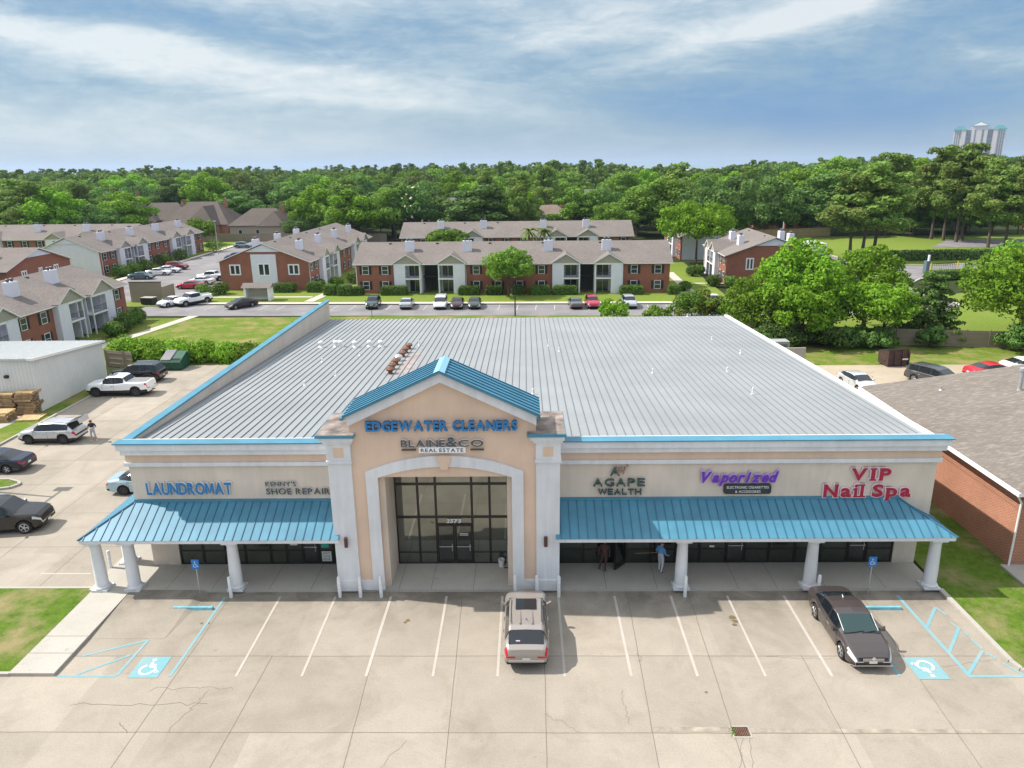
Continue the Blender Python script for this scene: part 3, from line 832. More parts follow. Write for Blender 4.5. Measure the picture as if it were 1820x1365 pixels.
    paper(-12.35, -11.85, 0.3, 0.88, wh, (("KENNY'S", -12.3, -11.9, 0.70, 0.84), ('SHOE', -12.28, -11.92, 0.52, 0.66), ('REPAIR', -12.3, -11.9, 0.34, 0.48)))
    paper(-11.4, -11.15, 0.55, 0.85, bs); paper(7.9, 8.2, 1.35, 1.85, mat('poster_plum', (0.25, 0.05, 0.12), 0.7)); paper(8.0, 8.25, 1.05, 1.15, wh)
    q = MB()
    for k in range(4): put_text(q, ('NAILS', 'MON-SAT', 'OPEN 9-7', 'WALK IN')[k] if False else '-----', 15.3, 15.98, 1.95 - k * 0.1, 1.98 - k * 0.1, y - 0.02, 0)
    q.build('door_lettering', wh, root)
    return root

def seams_front(mb, x0, x1, ya, za, yb, zb, step, left_cut=None, right_cut=None, t=0.018, h=0.04, mi=1):
    x = x0 + step * 0.6
    while x < x1:
        f = 1.0; 
        if left_cut is not None and x < left_cut: f = (x - x0) / (left_cut - x0)
        if right_cut is not None and x > right_cut: f = (x1 - x) / (x1 - right_cut)
        y2, z2 = ya + (yb - ya) * f, za + (zb - za) * f
        if f > 0.08:
            mb.add([(x - t, ya, za), (x + t, ya, za), (x + t, ya, za + h), (x - t, ya, za + h), (x - t, y2, z2), (x + t, y2, z2), (x + t, y2, z2 + h), (x - t, y2, z2 + h)],
                   [(0, 1, 2, 3), (1, 5, 6, 2), (2, 6, 7, 3), (3, 7, 4, 0)], mi)
        x += step

def canopies(root):
    E, T = 3.06, 4.14         # eave and top height
    ye, yt = 0.5, 2.595
    L = MB()
    xe, xt = -23.35, -21.41
    yback = 11.4
    L.add([(xe, ye, E), (-10.6, ye, E), (-10.6, yt, T), (xt, yt, T), (xt, yback, T), (xe, yback, E)], [(0, 1, 2, 3), (0, 3, 4, 5)], 0)
    seams_front(L, xe, -10.62, ye, E, yt, T, 0.43, xt, None)
    y = ye + 0.4
    while y < yback - 0.1:
        f = min(1.0, (y - ye) / (yt - ye)); x2, z2 = xe + (xt - xe) * f, E + (T - E) * f; t, h = 0.013, 0.005
        L.add([(xe, y - t, E), (xe, y + t, E), (xe, y + t, E + h), (xe, y - t, E + h), (x2, y - t, z2), (x2, y + t, z2), (x2, y + t, z2 + h), (x2, y - t, z2 + h)], [(0, 3, 2, 1), (1, 2, 6, 5), (2, 3, 7, 6), (3, 0, 4, 7)], 1)
        y += 0.43
    L.bar((xe, ye, E + 0.02), (xt, yt, T + 0.02), 0.05, 6, mi=1)
    L.box(xt, yt - 0.05, T - 0.02, -10.88, yt + 0.003, T + 0.14, 0)
    c1 = L.build('canopy', [BLUE, BLUE_SEAM], root)
    R = MB()
    x0, x1, xr = -0.12, 18.95, 17.0
    R.add([(x0, ye, E), (x1, ye, E), (xr, yt, T), (x0, yt, T)], [(0, 1, 2, 3)], 0)
    R.add([(x1, ye, E), (x1, yt + 1.4, E), (xr, yt + 1.4, T), (xr, yt, T)], [(0, 1, 2, 3)], 0)
    seams_front(R, x0, x1, ye, E, yt, T, 0.43, None, xr)
    y = ye + 0.4
    while y < yt + 1.2:
        f = min(1.0, (y - ye) / (yt - ye)); x2, z2 = x1 + (xr - x1) * f, E + (T - E) * f; t, h = 0.018, 0.04
        R.add([(x1, y - t, E), (x1, y + t, E), (x1, y + t, E + h), (x1, y - t, E + h), (x2, y - t, z2), (x2, y + t, z2), (x2, y + t, z2 + h), (x2, y - t, z2 + h)], [(0, 1, 2, 3), (1, 5, 6, 2), (2, 6, 7, 3), (3, 7, 4, 0)], 1)
        y += 0.43
    R.bar((x1, ye, E + 0.02), (xr, yt, T + 0.02), 0.05, 6, mi=1)
    R.box(0.08, yt - 0.05, T - 0.02, xr, yt + 0.003, T + 0.14, 0)
    R.build('canopy', [BLUE, BLUE_SEAM], root)
    f = MB()      # fascia beams and soffit
    f.box(xe + 0.05, ye + 0.05, 2.86, -10.6, ye + 0.3, 3.045); f.box(xe + 0.05, ye + 0.3, 2.86, xe + 0.3, yback, 3.045)
    f2 = MB(); f2.box(x0, ye + 0.05, 2.86, x1 - 0.05, ye + 0.3, 3.045); f2.box(x1 - 0.3, ye + 0.3, 2.86, x1 - 0.05, yt + 1.3, 3.045)
    f.quad((xe + 0.3, ye + 0.3, 2.98), (xe + 0.3, 3.24, 2.98), (-10.6, 3.24, 2.98), (-10.6, ye + 0.3, 2.98)); f.quad((xe + 0.3, 3.24, 2.98), (xe + 0.3, yback, 2.98), (-21.4, yback, 2.98), (-21.4, 3.24, 2.98))
    f2.quad((x0, ye + 0.3, 2.98), (x0, 3.24, 2.98), (x1 - 0.3, 3.24, 2.98), (x1 - 0.3, ye + 0.3, 2.98))
    f.build('fascia', TRIM, root); f2.build('fascia', TRIM, root)
    for x, y in ((-22.84, 1.0), (-21.2, 1.0), (-16.04, 1.0), (-22.84, 3.6), (-22.84, 9.6), (6.06, 1.0), (12.38, 1.0), (18.25, 1.0)):
        q = MB()
        q.box(x - 0.40, y - 0.38, 0.15, x + 0.40, y + 0.38, 0.25)
        q.lathe([(0.37, 0.25), (0.39, 0.30), (0.36, 0.35), (0.315, 0.38), (0.30, 0.45), (0.295, 1.2), (0.25, 2.55), (0.26, 2.57), (0.28, 2.60), (0.25, 2.63), (0.26, 2.68), (0.34, 2.74)], (x, y, 0), 22)
        q.box(x - 0.38, y - 0.36, 2.74, x + 0.38, y + 0.36, 2.86)
        q.build('column', TRIM, root, smooth=40)

def portico(root):
    w = MB()           # peach gable front with the opening left out
    y0, y1 = 0.85, 1.15
    w.box(-9.75, y0, 0.15, -8.56, y1, 6.2); w.box(-2.2, y0, 0.15, -1.06, y1, 6.2)
    w.prism([(-9.75, 6.2), (-1.06, 6.2), (-1.06, 9.25), (-5.4, 11.3), (-9.75, 9.25)], 1, y0, y1)
    w.prism([(-9.7, 7.0), (-1.1, 7.0), (-1.1, 9.2), (-5.4, 11.25), (-9.7, 9.2)], 1, 2.7, 2.9)
    w.box(-9.74, y1, 6.3, -9.5, 2.7, 9.25); w.box(-1.3, y1, 6.3, -1.07, 2.7, 9.25)
    w.build('gable_wall', PEACH, root)
    rw = MB()          # recess
    rw.box(-8.56, y1, 0.15, -8.3, 3.4, 6.3); rw.box(-2.46, y1, 0.15, -2.2, 3.4, 6.3); rw.box(-8.3, y1, 6.2, -2.46, 3.4, 6.3)
    rw.box(-8.9, 3.4, 0.15, -1.9, 3.9, 6.6)
    rw.build('recess_wall', CREAM, root)
    t = MB()           # white surround, arch, base course, rake band
    t.box(-9.12, 0.74, 0.15, -8.55, y0, 6.2); t.box(-2.21, 0.74, 0.15, -1.66, y0, 6.2)
    ox0, ox1, ix0, ix1 = -9.12, -1.66, -8.55, -2.21
    N = 24
    def oz(x): u = (x + 5.39) / 3.73; return 6.48 + 0.82 * (1 - u * u)
    def iz(x): u = (x + 5.38) / 3.17; return 6.2 + 0.55 * (1 - u * u)
    xs = np.linspace(ix0, ix1, N)
    def seg(pts): t.prism(pts, 1, 0.74, y0)
    seg([(ox0, 6.2), (ix0, 6.2), (ix0, oz(ix0)), (ox0, 6.5)]); seg([(ix1, 6.2), (ox1, 6.2), (ox1, 6.5), (ix1, oz(ix1))])
    for a, b in zip(xs[:-1], xs[1:]): seg([(a, iz(a)), (b, iz(b)), (b, oz(b)), (a, oz(a))])
    t.box(-9.75, 0.77, 0.15, -9.12, y0, 0.68); t.box(-1.66, 0.77, 0.15, -1.06, y0, 0.68)
    for s in (-1, 1):
        c = -5.4
        t.prism([(c, 10.92), (c + s * 4.36, 8.84), (c + s * 4.36, 9.3), (c, 11.42)][::s], 1, 0.60, y0)
    t.build('surround', TRIM, root)
    k = MB(); k.prism([(-5.20, 6.64), (-5.54, 6.64), (-5.74, 7.32), (-5.02, 7.32)], 1, 0.64, 0.74); k.build('keystone', PEACH, root)
    # piers
    for x0, x1 in ((-10.86, -9.75), (-1.06, 0.06)):
        p = MB()
        p.box(x0, 0.75, 0.15, x1, 3.5, 6.95); p.box(x0 - 0.07, 0.68, 0.15, x1 + 0.04, 0.75, 0.72)
        p.box(x0 - 0.06, 0.68, 6.95, x1 + 0.06, 3.5, 7.08); p.box(x0 - 0.02, 0.72, 7.08, x1 + 0.02, 3.5, 7.95)
        p.box(x0 - 0.14, 0.64, 7.95, x1 + 0.12, 3.55, 8.1); p.box(x0 - 0.28, 0.55, 8.1, x1 + 0.2, 3.62, 8.3)
        o = p.build('pier', TRIM, root)
        q = MB(); cx = (x0 + x1) / 2; q.box(cx - 0.24, 0.705, 7.26, cx + 0.24, 0.72, 7.74); q.build('inset_panel', PEACH, o)
        q = MB(); q.box(x0 - 0.42, 0.46, 8.3, x1 + 0.28, 3.76, 8.44, 0); q.build('pier_cap', BLUE, o)
        q = MB(); q.box(x0 - 0.38, 0.52, 8.44, x1 + 0.24, 3.7, 8.452, 0); q.build('cap_top', ROOF_STAIN, o)
        q = MB(); q.lathe([(0.09, 2.62), (0.09, 3.12)], (cx + (0.02 if x0 < -5 else -0.11), 0.63, 0), 12); q.build('wall_lamp', mat('bronze_lamp', (0.09, 0.035, 0.03), 0.45), o)
    # blue gable roof
    r = MB(); c = -5.4
    for s in (-1, 1):
        e0 = (c + s * 4.52, 9.35); e1 = (c, 11.47)
        for yy, th in ((0, 0),):
            r.add([(e0[0], 0.44, e0[1]), (e1[0], 0.44, e1[1]), (e1[0], 3.05, e1[1]), (e0[0], 3.05, e0[1])], [(0, 1, 2, 3) if s < 0 else (3, 2, 1, 0)][::1], 0)
            r.add([(e0[0], 0.44, e0[1]), (e1[0], 0.44, e1[1]), (e1[0], 0.44, e1[1] - 0.09), (e0[0], 0.44, e0[1] - 0.09)], [(0, 3, 2, 1) if s < 0 else (0, 1, 2, 3)], 0)
        y = 0.46
        while y < 3.06:
            d = Vector((e1[0] - e0[0], 0, e1[1] - e0[1])).normalized(); nn = Vector((-d.z * -s, 0, d.x * -s)) if False else Vector((s * abs(d.z), 0, abs(d.x)))
            r.T = None
            a = Vector((e0[0], y, e0[1])); b = Vector((e1[0], y, e1[1])); tt = 0.022; h = 0.05
            vs = [a + Vector((0, -tt, 0)), a + Vector((0, tt, 0)), a + Vector((0, tt, 0)) + nn * h, a + Vector((0, -tt, 0)) + nn * h]
            vs += [v + (b - a) for v in vs]
            r.add(vs, [(0, 1, 2, 3), (4, 7, 6, 5), (0, 4, 5, 1), (1, 5, 6, 2), (2, 6, 7, 3), (3, 7, 4, 0)], 1)
            y += 0.43
        r.box(e0[0] - 0.12, 0.44, 9.18, e0[0] + 0.02, 3.05, 9.3, 0)
        r.add([(c, 0.40, 11.53), (c + s * 0.26, 0.40, 11.41), (c + s * 0.26, 3.08, 11.41), (c, 3.08, 11.53)], [(0, 1, 2, 3)], 2)
    r.build('gable_roof', [BLUE, BLUE_SEAM, mat('ridge_cap_blue', (0.22, 0.46, 0.58), 0.5)], root)
    # tall glazing of the entrance
    xs = [-8.28, -7.12, -6.2, -4.34, -3.42, -2.48]; y = 3.3
    for i, (a, b) in enumerate(zip(xs[:-1], xs[1:])):
        bay(root, a, b, 4.72, 6.2, y, glass=GLASS_TALL); bay(root, a, b, 2.86, 4.72, y, glass=GLASS_TALL)
        if i != 2: bay(root, a, b, 0.16, 2.86, y, (0.82,), glass=GLASS_TALL)
    bay(root, -6.2, -4.34, 2.44, 2.86, y, glass=GLASS_TALL)
    bay(root, -6.19, -5.28, 0.16, 2.42, y, (), 'door', 0.09); bay(root, -5.26, -4.35, 0.16, 2.42, y, (), 'door', 0.09)
    q = MB(); put_text(q, '2575', -5.68, -4.90, 2.52, 2.76, y - 0.05, 0, bold=0.05, shear=0.2)
    put_text(q, 'SUITE', -5.0, -4.6, 1.86, 1.91, y - 0.03, 0) if False else None
    q.build('address_numerals', mat('white_vinyl', (0.8, 0.8, 0.8), 0.6), root)
    q = MB()
    for z in (1.80, 1.88): q.box(-5.02, y - 0.032, z, -4.58, y - 0.026, z + 0.03)
    q.build('door_notice', MATS['white_vinyl'], root)
plaza()

# ================================================================== shop signs
def sign_root(name, label): return thing(name, label, 'sign')
def signs():
    blue = mat('sign_blue', (0.008, 0.185, 0.46), 0.4); wside = mat('sign_return_white', (0.70, 0.72, 0.74), 0.5)
    grey = mat('sign_grey', (0.06, 0.075, 0.08), 0.4); race = mat('raceway_tan', (0.60, 0.55, 0.45), 0.7)
    green = mat('sign_dark_green', (0.035, 0.085, 0.085), 0.4); red = mat('sign_crimson', (0.40, 0.008, 0.04), 0.6); pw = mat('sign_pink_white', (0.80, 0.66, 0.72), 0.5)
    pur = mat('sign_purple', (0.14, 0.025, 0.42), 0.6); pur2 = mat('sign_violet_edge', (0.50, 0.36, 0.70), 0.5); nav = mat('sign_navy', (0.02, 0.025, 0.06), 0.5)
    black = mat('sign_black', (0.02, 0.03, 0.035), 0.4); wt = mat('sign_white', (0.82, 0.83, 0.85), 0.5); pinkish = mat('sign_brown', (0.30, 0.17, 0.13), 0.5)
    Y = 2.42
    s = sign_root('shop_sign', 'bright blue LAUNDROMAT letters with white edges on the left wing')
    m = MB(); put_text(m, 'LAUNDROMAT', -20.62, -16.3, 4.58, 5.26, Y, 0.16, 0, 1, bold=0.032, gap=0.06); m.build('lettering', [blue, wside], s)
    m = MB(); m.box(-20.3, Y + 0.165, 4.82, -16.5, 2.598, 4.98); m.build('raceway', race, s)
    s = sign_root('shop_sign', "grey two-line KENNY'S SHOE REPAIR letters left of the entrance gable")
    m = MB(); put_text(m, "KENNY'S", -14.6, -13.05, 5.0, 5.27, Y + 0.06, 0.06, 0, 1, bold=0.02); put_text(m, 'SHOE REPAIR', -14.6, -11.36, 4.55, 4.90, Y + 0.06, 0.06, 0, 1, bold=0.025)
    m.build('lettering', [grey, wside], s)
    s = sign_root('shop_sign', 'blue EDGEWATER CLEANERS letters across the entrance gable')
    m = MB(); put_text(m, 'EDGEWATER CLEANERS', -8.93, -1.92, 8.56, 9.06, 0.63, 0.16, 0, 1, bold=0.036, gap=0.08); m.build('lettering', [blue, mat('sign_blue_side', (0.02, 0.10, 0.28), 0.5)], s)
    m = MB(); m.box(-8.6, 0.80, 8.72, -2.2, 0.848, 8.86); m.build('raceway', PEACH, s)
    s = sign_root('shop_sign', 'grey BLAINE&CO REAL ESTATE sign under the blue lettering on the gable')
    m = MB()
    put_text(m, 'BLAINE', -7.33, -5.28, 7.80, 8.14, 0.64, 0.14, 0, 1, bold=0.008); put_text(m, '&', -5.22, -4.72, 7.80, 8.28, 0.64, 0.14, 0, 1, bold=0.008); put_text(m, 'CO', -4.66, -3.5, 7.80, 8.14, 0.64, 0.14, 0, 1, bold=0.008)
    m.box(-7.33, 0.66, 7.60, -6.65, 0.8, 7.64, 0); m.box(-4.12, 0.66, 7.60, -3.48, 0.8, 7.64, 0)
    m.build('lettering', [grey, wside], s)
    m = MB(); m.box(-6.52, 0.66, 7.48, -4.34, 0.848, 7.76); m.build('panel', wt, s)
    m = MB(); put_text(m, 'REAL ESTATE', -6.42, -4.44, 7.53, 7.71, 0.652, 0, bold=0.012); m.build('panel_lettering', nav, s)
    s = sign_root('shop_sign', 'dark green AGAPE WEALTH letters with AW emblem right of the entrance')
    m = MB()
    serif_text(m, row('AGAPE', 1.80, 4.36, 4.92, 5.32, [1, 1, 1, .8, .8], .22), Y, 0.12, 0.10, 0.09, bold=0.0)
    serif_text(m, row('WEALTH', 2.05, 4.2, 4.46, 4.76, [1.3, .8, 1, .75, .9, .95], .16), Y, 0.12, 0.10, 0.10, bold=0.0)
    m.build('lettering', green, s)
    m = MB(); serif_text(m, [('A', 2.62, 3.1, 5.50, 5.92)], Y, 0.08, 0.08, 0.08); m.build('emblem_letter', green, s)
    m = MB(); serif_text(m, [('W', 2.88, 3.40, 5.56, 5.96)], Y - 0.015, 0.08, 0.08, 0.08); m.box(3.44, Y - .01, 5.96, 3.47, Y + .05, 6.12); m.box(3.39, Y - .012, 6.025, 3.52, Y + .05, 6.055); m.build('emblem_letter', pinkish, s)
    m = MB(); m.box(1.9, Y + 0.122, 5.06, 4.3, 2.598, 5.16); m.box(2.1, Y + 0.122, 4.57, 4.15, 2.598, 4.65); m.build('raceway', race, s)
    s = sign_root('shop_sign', 'slanted purple Vaporized script above a small dark rounded panel')
    m = MB(); put_text(m, 'Vaporized', 7.12, 10.9, 4.93, 5.70, Y - 0.02, 0.14, 0, 1, bold=0.04, shear=0.3, gap=0.075); m.build('lettering', [pur, pur2], s)
    m = MB(); put_text(m, 'Vaporized', 7.07, 10.95, 4.88, 5.75, Y + 0.03, 0.06, 0, 0, bold=0.06, shear=0.28, gap=0.06); m.build('outline', pur2, s)
    m = MB()
    r = 0.12; pts = []
    for cx, cz, a0 in ((10.5, 4.86, 0), (8.4, 4.86, 90), (8.4, 4.58, 180), (10.5, 4.58, 270)):
        pts += [(cx + r * math.cos(rad(a0 + q)), cz + r * math.sin(rad(a0 + q))) for q in (0, 30, 60, 90)]
    m.prism(pts, 1, Y + 0.045, 2.598); m.build('panel', black, s)
    m = MB(); put_text(m, 'ELECTRONIC CIGARETTES', 8.42, 10.48, 4.76, 4.89, Y + 0.04, 0, bold=0.005); put_text(m, '& ACCESSORIES', 8.85, 10.1, 4.53, 4.66, Y + 0.04, 0, bold=0.005); m.build('panel_lettering', wt, s)
    s = sign_root('shop_sign', 'crimson VIP Nail Spa serif letters with white outline on the right wing')
    small = {'a': (0.22, .78), 'i': (0.22, 1.0), 'l': (0.22, 1.0), 'p': (0, .78), 'N': (.22, 1), 'S': (.22, 1)}
    rows = row('VIP', 14.48, 16.42, 5.14, 5.80, [1.15, .30, .85], .34) + row('Nail Spa', 13.22, 17.5, 4.06, 4.94, [1.1, .8, .24, .24, .2, .85, .85, .8], .24, small)
    m = MB(); serif_text(m, rows, Y + 0.05, 0.07, 0.15, 0.11, 0.0, 0.03); m.build('lettering', red, s)
    m = MB(); serif_text(m, rows, Y + 0.08, 0.07, 0.15, 0.11, 0.045, 0.045); m.build('outline', pw, s)
signs()

# ================================================================== vehicles
TYRE = mat('tyre_rubber', (0.018, 0.018, 0.019), 0.85)
RIM = mat('alloy_rim', (0.55, 0.56, 0.58), 0.3, 0.8)
RIM_DARK = mat('dark_rim', (0.07, 0.07, 0.075), 0.35, 0.6)
CARGLASS = glass_mat('car_glass', (0.010, 0.014, 0.018), 0.04, 0.8)
CARGLASS_G = glass_mat('green_tinted_glass', (0.012, 0.040, 0.040), 0.05, 0.8)
LAMP_RED = mat('lamp_red', (0.50, 0.012, 0.025), 0.2)
LAMP_CLEAR = mat('lamp_clear', (0.60, 0.61, 0.60), 0.12, 0.1)
CHROME = mat('chrome_trim', (0.75, 0.76, 0.78), 0.15, 0.9)
DIM = mat('under_body', (0.008, 0.008, 0.008), 0.9)
PLATE = mat('plate_white', (0.72, 0.72, 0.70), 0.5)

def paint(name, col, metal=0.35, rough=0.3):
    return mat('paint_' + name, col, rough, metal, 0.5, coat=0.6)

# side profiles: front at +x.  top line, belt line, cowl / roof-front / roof-rear / rear-glass-bottom
SPECS = {
    'sedan': dict(L=4.85, W=1.86, wb=2.80, r=0.335, fo=0.94, sill=0.24,
        top=[(-2.425, .84), (-2.33, 1.00), (-1.72, 1.09), (-0.95, 1.38), (-0.45, 1.455), (0.05, 1.455), (0.42, 1.40), (1.22, 1.04), (1.75, .95), (2.18, .80), (2.36, .68), (2.425, .56)],
        belt=[(-2.425, .76), (-2.2, .93), (-1.3, .985), (0.3, .93), (1.22, .89), (2.0, .76), (2.425, .52)],
        cab=(1.22, 0.42, -0.95, -1.72), side=(-1.55, 0.95), pillars=[(-0.95, -0.88), (-0.08, 0.02)]),
    'compact': dict(L=4.55, W=1.78, wb=2.70, r=0.32, fo=0.88, sill=0.24,
        top=[(-2.27, .84), (-2.2, 1.02), (-1.75, 1.10), (-0.98, 1.37), (-0.45, 1.44), (0.1, 1.445), (0.5, 1.38), (1.25, 1.02), (1.75, .92), (2.1, .76), (2.27, .56)],
        belt=[(-2.27, .76), (-2.0, .94), (-1.2, .97), (0.3, .92), (1.25, .88), (2.0, .72), (2.27, .52)],
        cab=(1.25, 0.5, -0.98, -1.75), side=(-1.5, 1.0), pillars=[(-0.9, -0.83), (-0.02, 0.08)]),
    'suv': dict(L=4.66, W=1.87, wb=2.71, r=0.365, fo=0.93, sill=0.27,
        top=[(-2.33, .80), (-2.27, 1.02), (-2.08, 1.14), (-1.72, 1.58), (-1.5, 1.66), (-0.6, 1.71), (0.1, 1.69), (0.48, 1.62), (1.12, 1.17), (1.6, 1.10), (2.05, 1.0), (2.27, .82), (2.33, .62)],
        belt=[(-2.33, .74), (-2.2, .98), (-1.7, 1.10), (0, 1.05), (1.12, 1.03), (1.9, .93), (2.25, .74), (2.33, .56)],
        cab=(1.12, 0.48, -1.72, -2.08), side=(-1.78, 0.9), pillars=[(-1.22, -1.14), (-0.22, -0.12)], clad=True, rails=True),
    'bigsuv': dict(L=5.15, W=2.0, wb=2.95, r=0.40, fo=0.98, sill=0.34,
        top=[(-2.57, .86), (-2.53, 1.12), (-2.42, 1.22), (-2.15, 1.76), (-1.95, 1.83), (-0.8, 1.88), (0.1, 1.87), (0.5, 1.80), (1.15, 1.30), (1.6, 1.25), (2.3, 1.15), (2.5, 1.0), (2.57, .7)],
        belt=[(-2.57, .78), (-2.45, 1.06), (-1.9, 1.20), (0, 1.16), (1.15, 1.15), (2.2, 1.05), (2.5, .88), (2.57, .64)],
        cab=(1.15, 0.5, -2.15, -2.42), side=(-2.2, 0.95), pillars=[(-1.25, -1.15), (-0.22, -0.1)], rails=True),
    'pickup': dict(L=5.85, W=2.02, wb=3.72, r=0.42, fo=0.98, sill=0.38,
        top=[(-2.92, .90), (-2.9, 1.38), (-1.0, 1.38), (-0.98, 1.40), (-0.72, 1.82), (-0.4, 1.90), (0.45, 1.91), (0.85, 1.85), (1.45, 1.36), (1.9, 1.32), (2.65, 1.22), (2.85, 1.05), (2.92, .75)],
        belt=[(-2.92, .84), (-2.86, 1.30), (-1.0, 1.30), (0, 1.20), (1.45, 1.20), (2.6, 1.12), (2.86, .94), (2.92, .66)],
        cab=(1.45, 0.85, -0.72, -0.98), side=(-0.75, 1.2), pillars=[(0.10, 0.22)], bed=(-2.8, -1.05), clad=True),
    'van': dict(L=5.1, W=1.98, wb=3.03, r=0.34, fo=0.95, sill=0.25,
        top=[(-2.55, .8), (-2.5, 1.0), (-2.4, 1.12), (-2.1, 1.62), (-1.9, 1.70), (-0.6, 1.75), (0.3, 1.73), (0.75, 1.62), (1.75, 1.12), (2.1, 1.0), (2.42, .82), (2.55, .58)],
        belt=[(-2.55, .74), (-2.4, .98), (-1.7, 1.05), (0, 1.02), (1.75, .98), (2.3, .78), (2.55, .54)],
        cab=(1.75, 0.75, -2.1, -2.4), side=(-2.1, 1.3), pillars=[(-1.15, -1.05), (0.05, 0.15)]),
}

def car_geo(spec, hatch=False):
    """named MBs of one vehicle body, front towards +x"""
    S = SPECS[spec]
    L, W = S['L'], S['W'] / 2
    xr, xf = -L / 2, L / 2
    xw = (xf - S['fo'] - S['wb'], xf - S['fo'])
    ra = S['r'] + 0.075
    tx, tz = zip(*S['top']); bx, bz = zip(*S['belt'])
    cw, rf, rr, rb = S['cab']
    xs = set(np.round(np.linspace(xr, xf, 46), 3)) | set(np.round(tx, 3)) | {round(v, 3) for p in S['pillars'] for v in p} | {round(v, 3) for v in S['side']}
    for c in xw:
        xs |= {round(c + ra * k, 3) for k in (-1.001, -0.94, -0.8, -0.6, -0.3, 0, 0.3, 0.6, 0.8, 0.94, 1.001)}
    if 'bed' in S: xs |= set(S['bed'])
    xs = sorted(xs)
    def ring(x):
        zt = float(np.interp(x, tx, tz)); zb = min(float(np.interp(x, bx, bz)), zt - 0.02)
        u = abs(x) / (L / 2); lim = 0.62 if x > 0 else 0.70
        q = max(0.0, (u - lim) / (1 - lim))
        w = W * (1 - (0.25 if x > 0 else 0.13) * q ** 2.6)
        zl = S['sill'] + 0.10 * max(0, (u - 0.8) / 0.2)
        arch = 0
        for c in xw:
            if abs(x - c) < ra:
                za = S['r'] + math.sqrt(ra * ra - (x - c) ** 2)
                if za > zl: zl = za; arch = 1
        t = min(1.0, max(0.0, (zt - zb - 0.13) / 0.30))
        if 'bed' in S and x < -0.99: t = 0.0
        z1 = zl + 0.30 * (zb - zl); z2 = zl + 0.78 * (zb - zl)
        lerp = lambda a, b: a + (b - a) * t
        wr = 0.76 if spec not in ('bigsuv', 'pickup', 'van') else 0.80
        return [(w * 0.955, zl), (w * 0.99, z1), (w * 1.0, z2), (w * 0.965, zb),
                (lerp(w * 0.90, w * 0.935), lerp(zb + (zt - zb) * 0.55, zb + 0.03)),
                (lerp(w * 0.80, w * wr), lerp(zb + (zt - zb) * 0.85, zt - 0.075)),
                (lerp(w * 0.5, w * (wr - 0.09)), lerp(zt - 0.006, zt - 0.02)), (0.0, zt)]
    R = [ring(x) for x in xs]
    parts = {}
    def P(k): return parts.setdefault(k, MB())
    def cls(a, b, j, side):
        m = (a + b) / 2
        pil = any(p0 - 1e-3 <= m <= p1 + 1e-3 for p0, p1 in S['pillars'])
        if j in (5, 6):
            if rf < m < cw: return 'windscreen'
            if rb < m < rr: return 'cargo_opening' if hatch else 'rear_window'
            if 'bed' in S and S['bed'][0] < m < S['bed'][1]: return 'bed_cover'
        if j == 4 and S['side'][0] < m < S['side'][1] and not pil: return 'side_window_' + side
        if j == 4 and pil: return 'pillar'
        if spec == 'sedan' and m > 2.36 and j >= 5: return 'grille'
        if (j == 2 and m > xf - 0.42) or (spec in ('sedan', 'compact') and j == 3 and xf - 0.50 < m < xf - 0.02): return 'headlight_' + side
        if (j == 2 and m < xr + 0.26) or (spec == 'suv' and j == 3 and m < xr + 0.2): return 'tail_light_' + side
        if S.get('clad') and j == 0: return 'cladding'
        if j == 0 and (m > xf - 0.22 or m < xr + 0.2): return 'cladding'
        return 'body'
    for i in range(len(xs) - 1):
        a, b = xs[i], xs[i + 1]
        for j in range(7):
            for sgn, side in ((1, 'l'), (-1, 'r')):
                p = [(a, sgn * R[i][j][0], R[i][j][1]), (b, sgn * R[i + 1][j][0], R[i + 1][j][1]), (b, sgn * R[i + 1][j + 1][0], R[i + 1][j + 1][1]), (a, sgn * R[i][j + 1][0], R[i][j + 1][1])]
                if sgn > 0: p = p[::-1]
                k = cls(a, b, j, side)
                if k == 'pillar': P('body').quad(*p, 1)
                else: P(k).quad(*p, 0)
    for i, x, front in ((0, xr, False), (len(xs) - 1, xf, True)):
        for j in range(7):
            a, b = R[i][j], R[i][j + 1]
            p = [(x, -a[0], a[1]), (x, a[0], a[1]), (x, b[0], b[1]), (x, -b[0], b[1])]
            if not front: p = p[::-1]
            k = 'body'
            if front and j == 1: k = 'grille'
            if j == 0: k = 'cladding'
            if hatch and not front and j >= 2: k = 'cargo_opening'
            if j == 2 and k == 'body':     # lamps wrap round onto the end face
                for sgn, side in ((1, 'l'), (-1, 'r')):
                    q = [(x, sgn * a[0] * .56, a[1]), (x, sgn * a[0], a[1]), (x, sgn * b[0], b[1]), (x, sgn * b[0] * .56, b[1])]
                    if (sgn > 0) != front: q = q[::-1]
                    P(('headlight_' if front else 'tail_light_') + side).quad(*q, 0)
                p = [(x, -a[0] * .56, a[1]), (x, a[0] * .56, a[1]), (x, b[0] * .56, b[1]), (x, -b[0] * .56, b[1])]
                if not front: p = p[::-1]
            P(k).quad(*p, 0)
    # shut lines of doors, bonnet and boot
    def line(x, j0, j1):
        r0 = ring(x)
        for sgn in (1, -1):
            for j in range(j0, j1):
                a, b = r0[j], r0[j + 1]; o = 0.004
                P('body').quad(*[(x - 0.008, sgn * (a[0] + o), a[1]), (x + 0.008, sgn * (a[0] + o), a[1]), (x + 0.008, sgn * (b[0] + o), b[1]), (x - 0.008, sgn * (b[0] + o), b[1])][::sgn], 1)
    for p in S['pillars']: line(sum(p) / 2, 0, 3)
    line(cw - 0.18, 0, 3)
    if spec not in ('pickup',): line(xw[0] + ra * 0.75, 1, 3)
    r0 = ring(cw + 0.03)
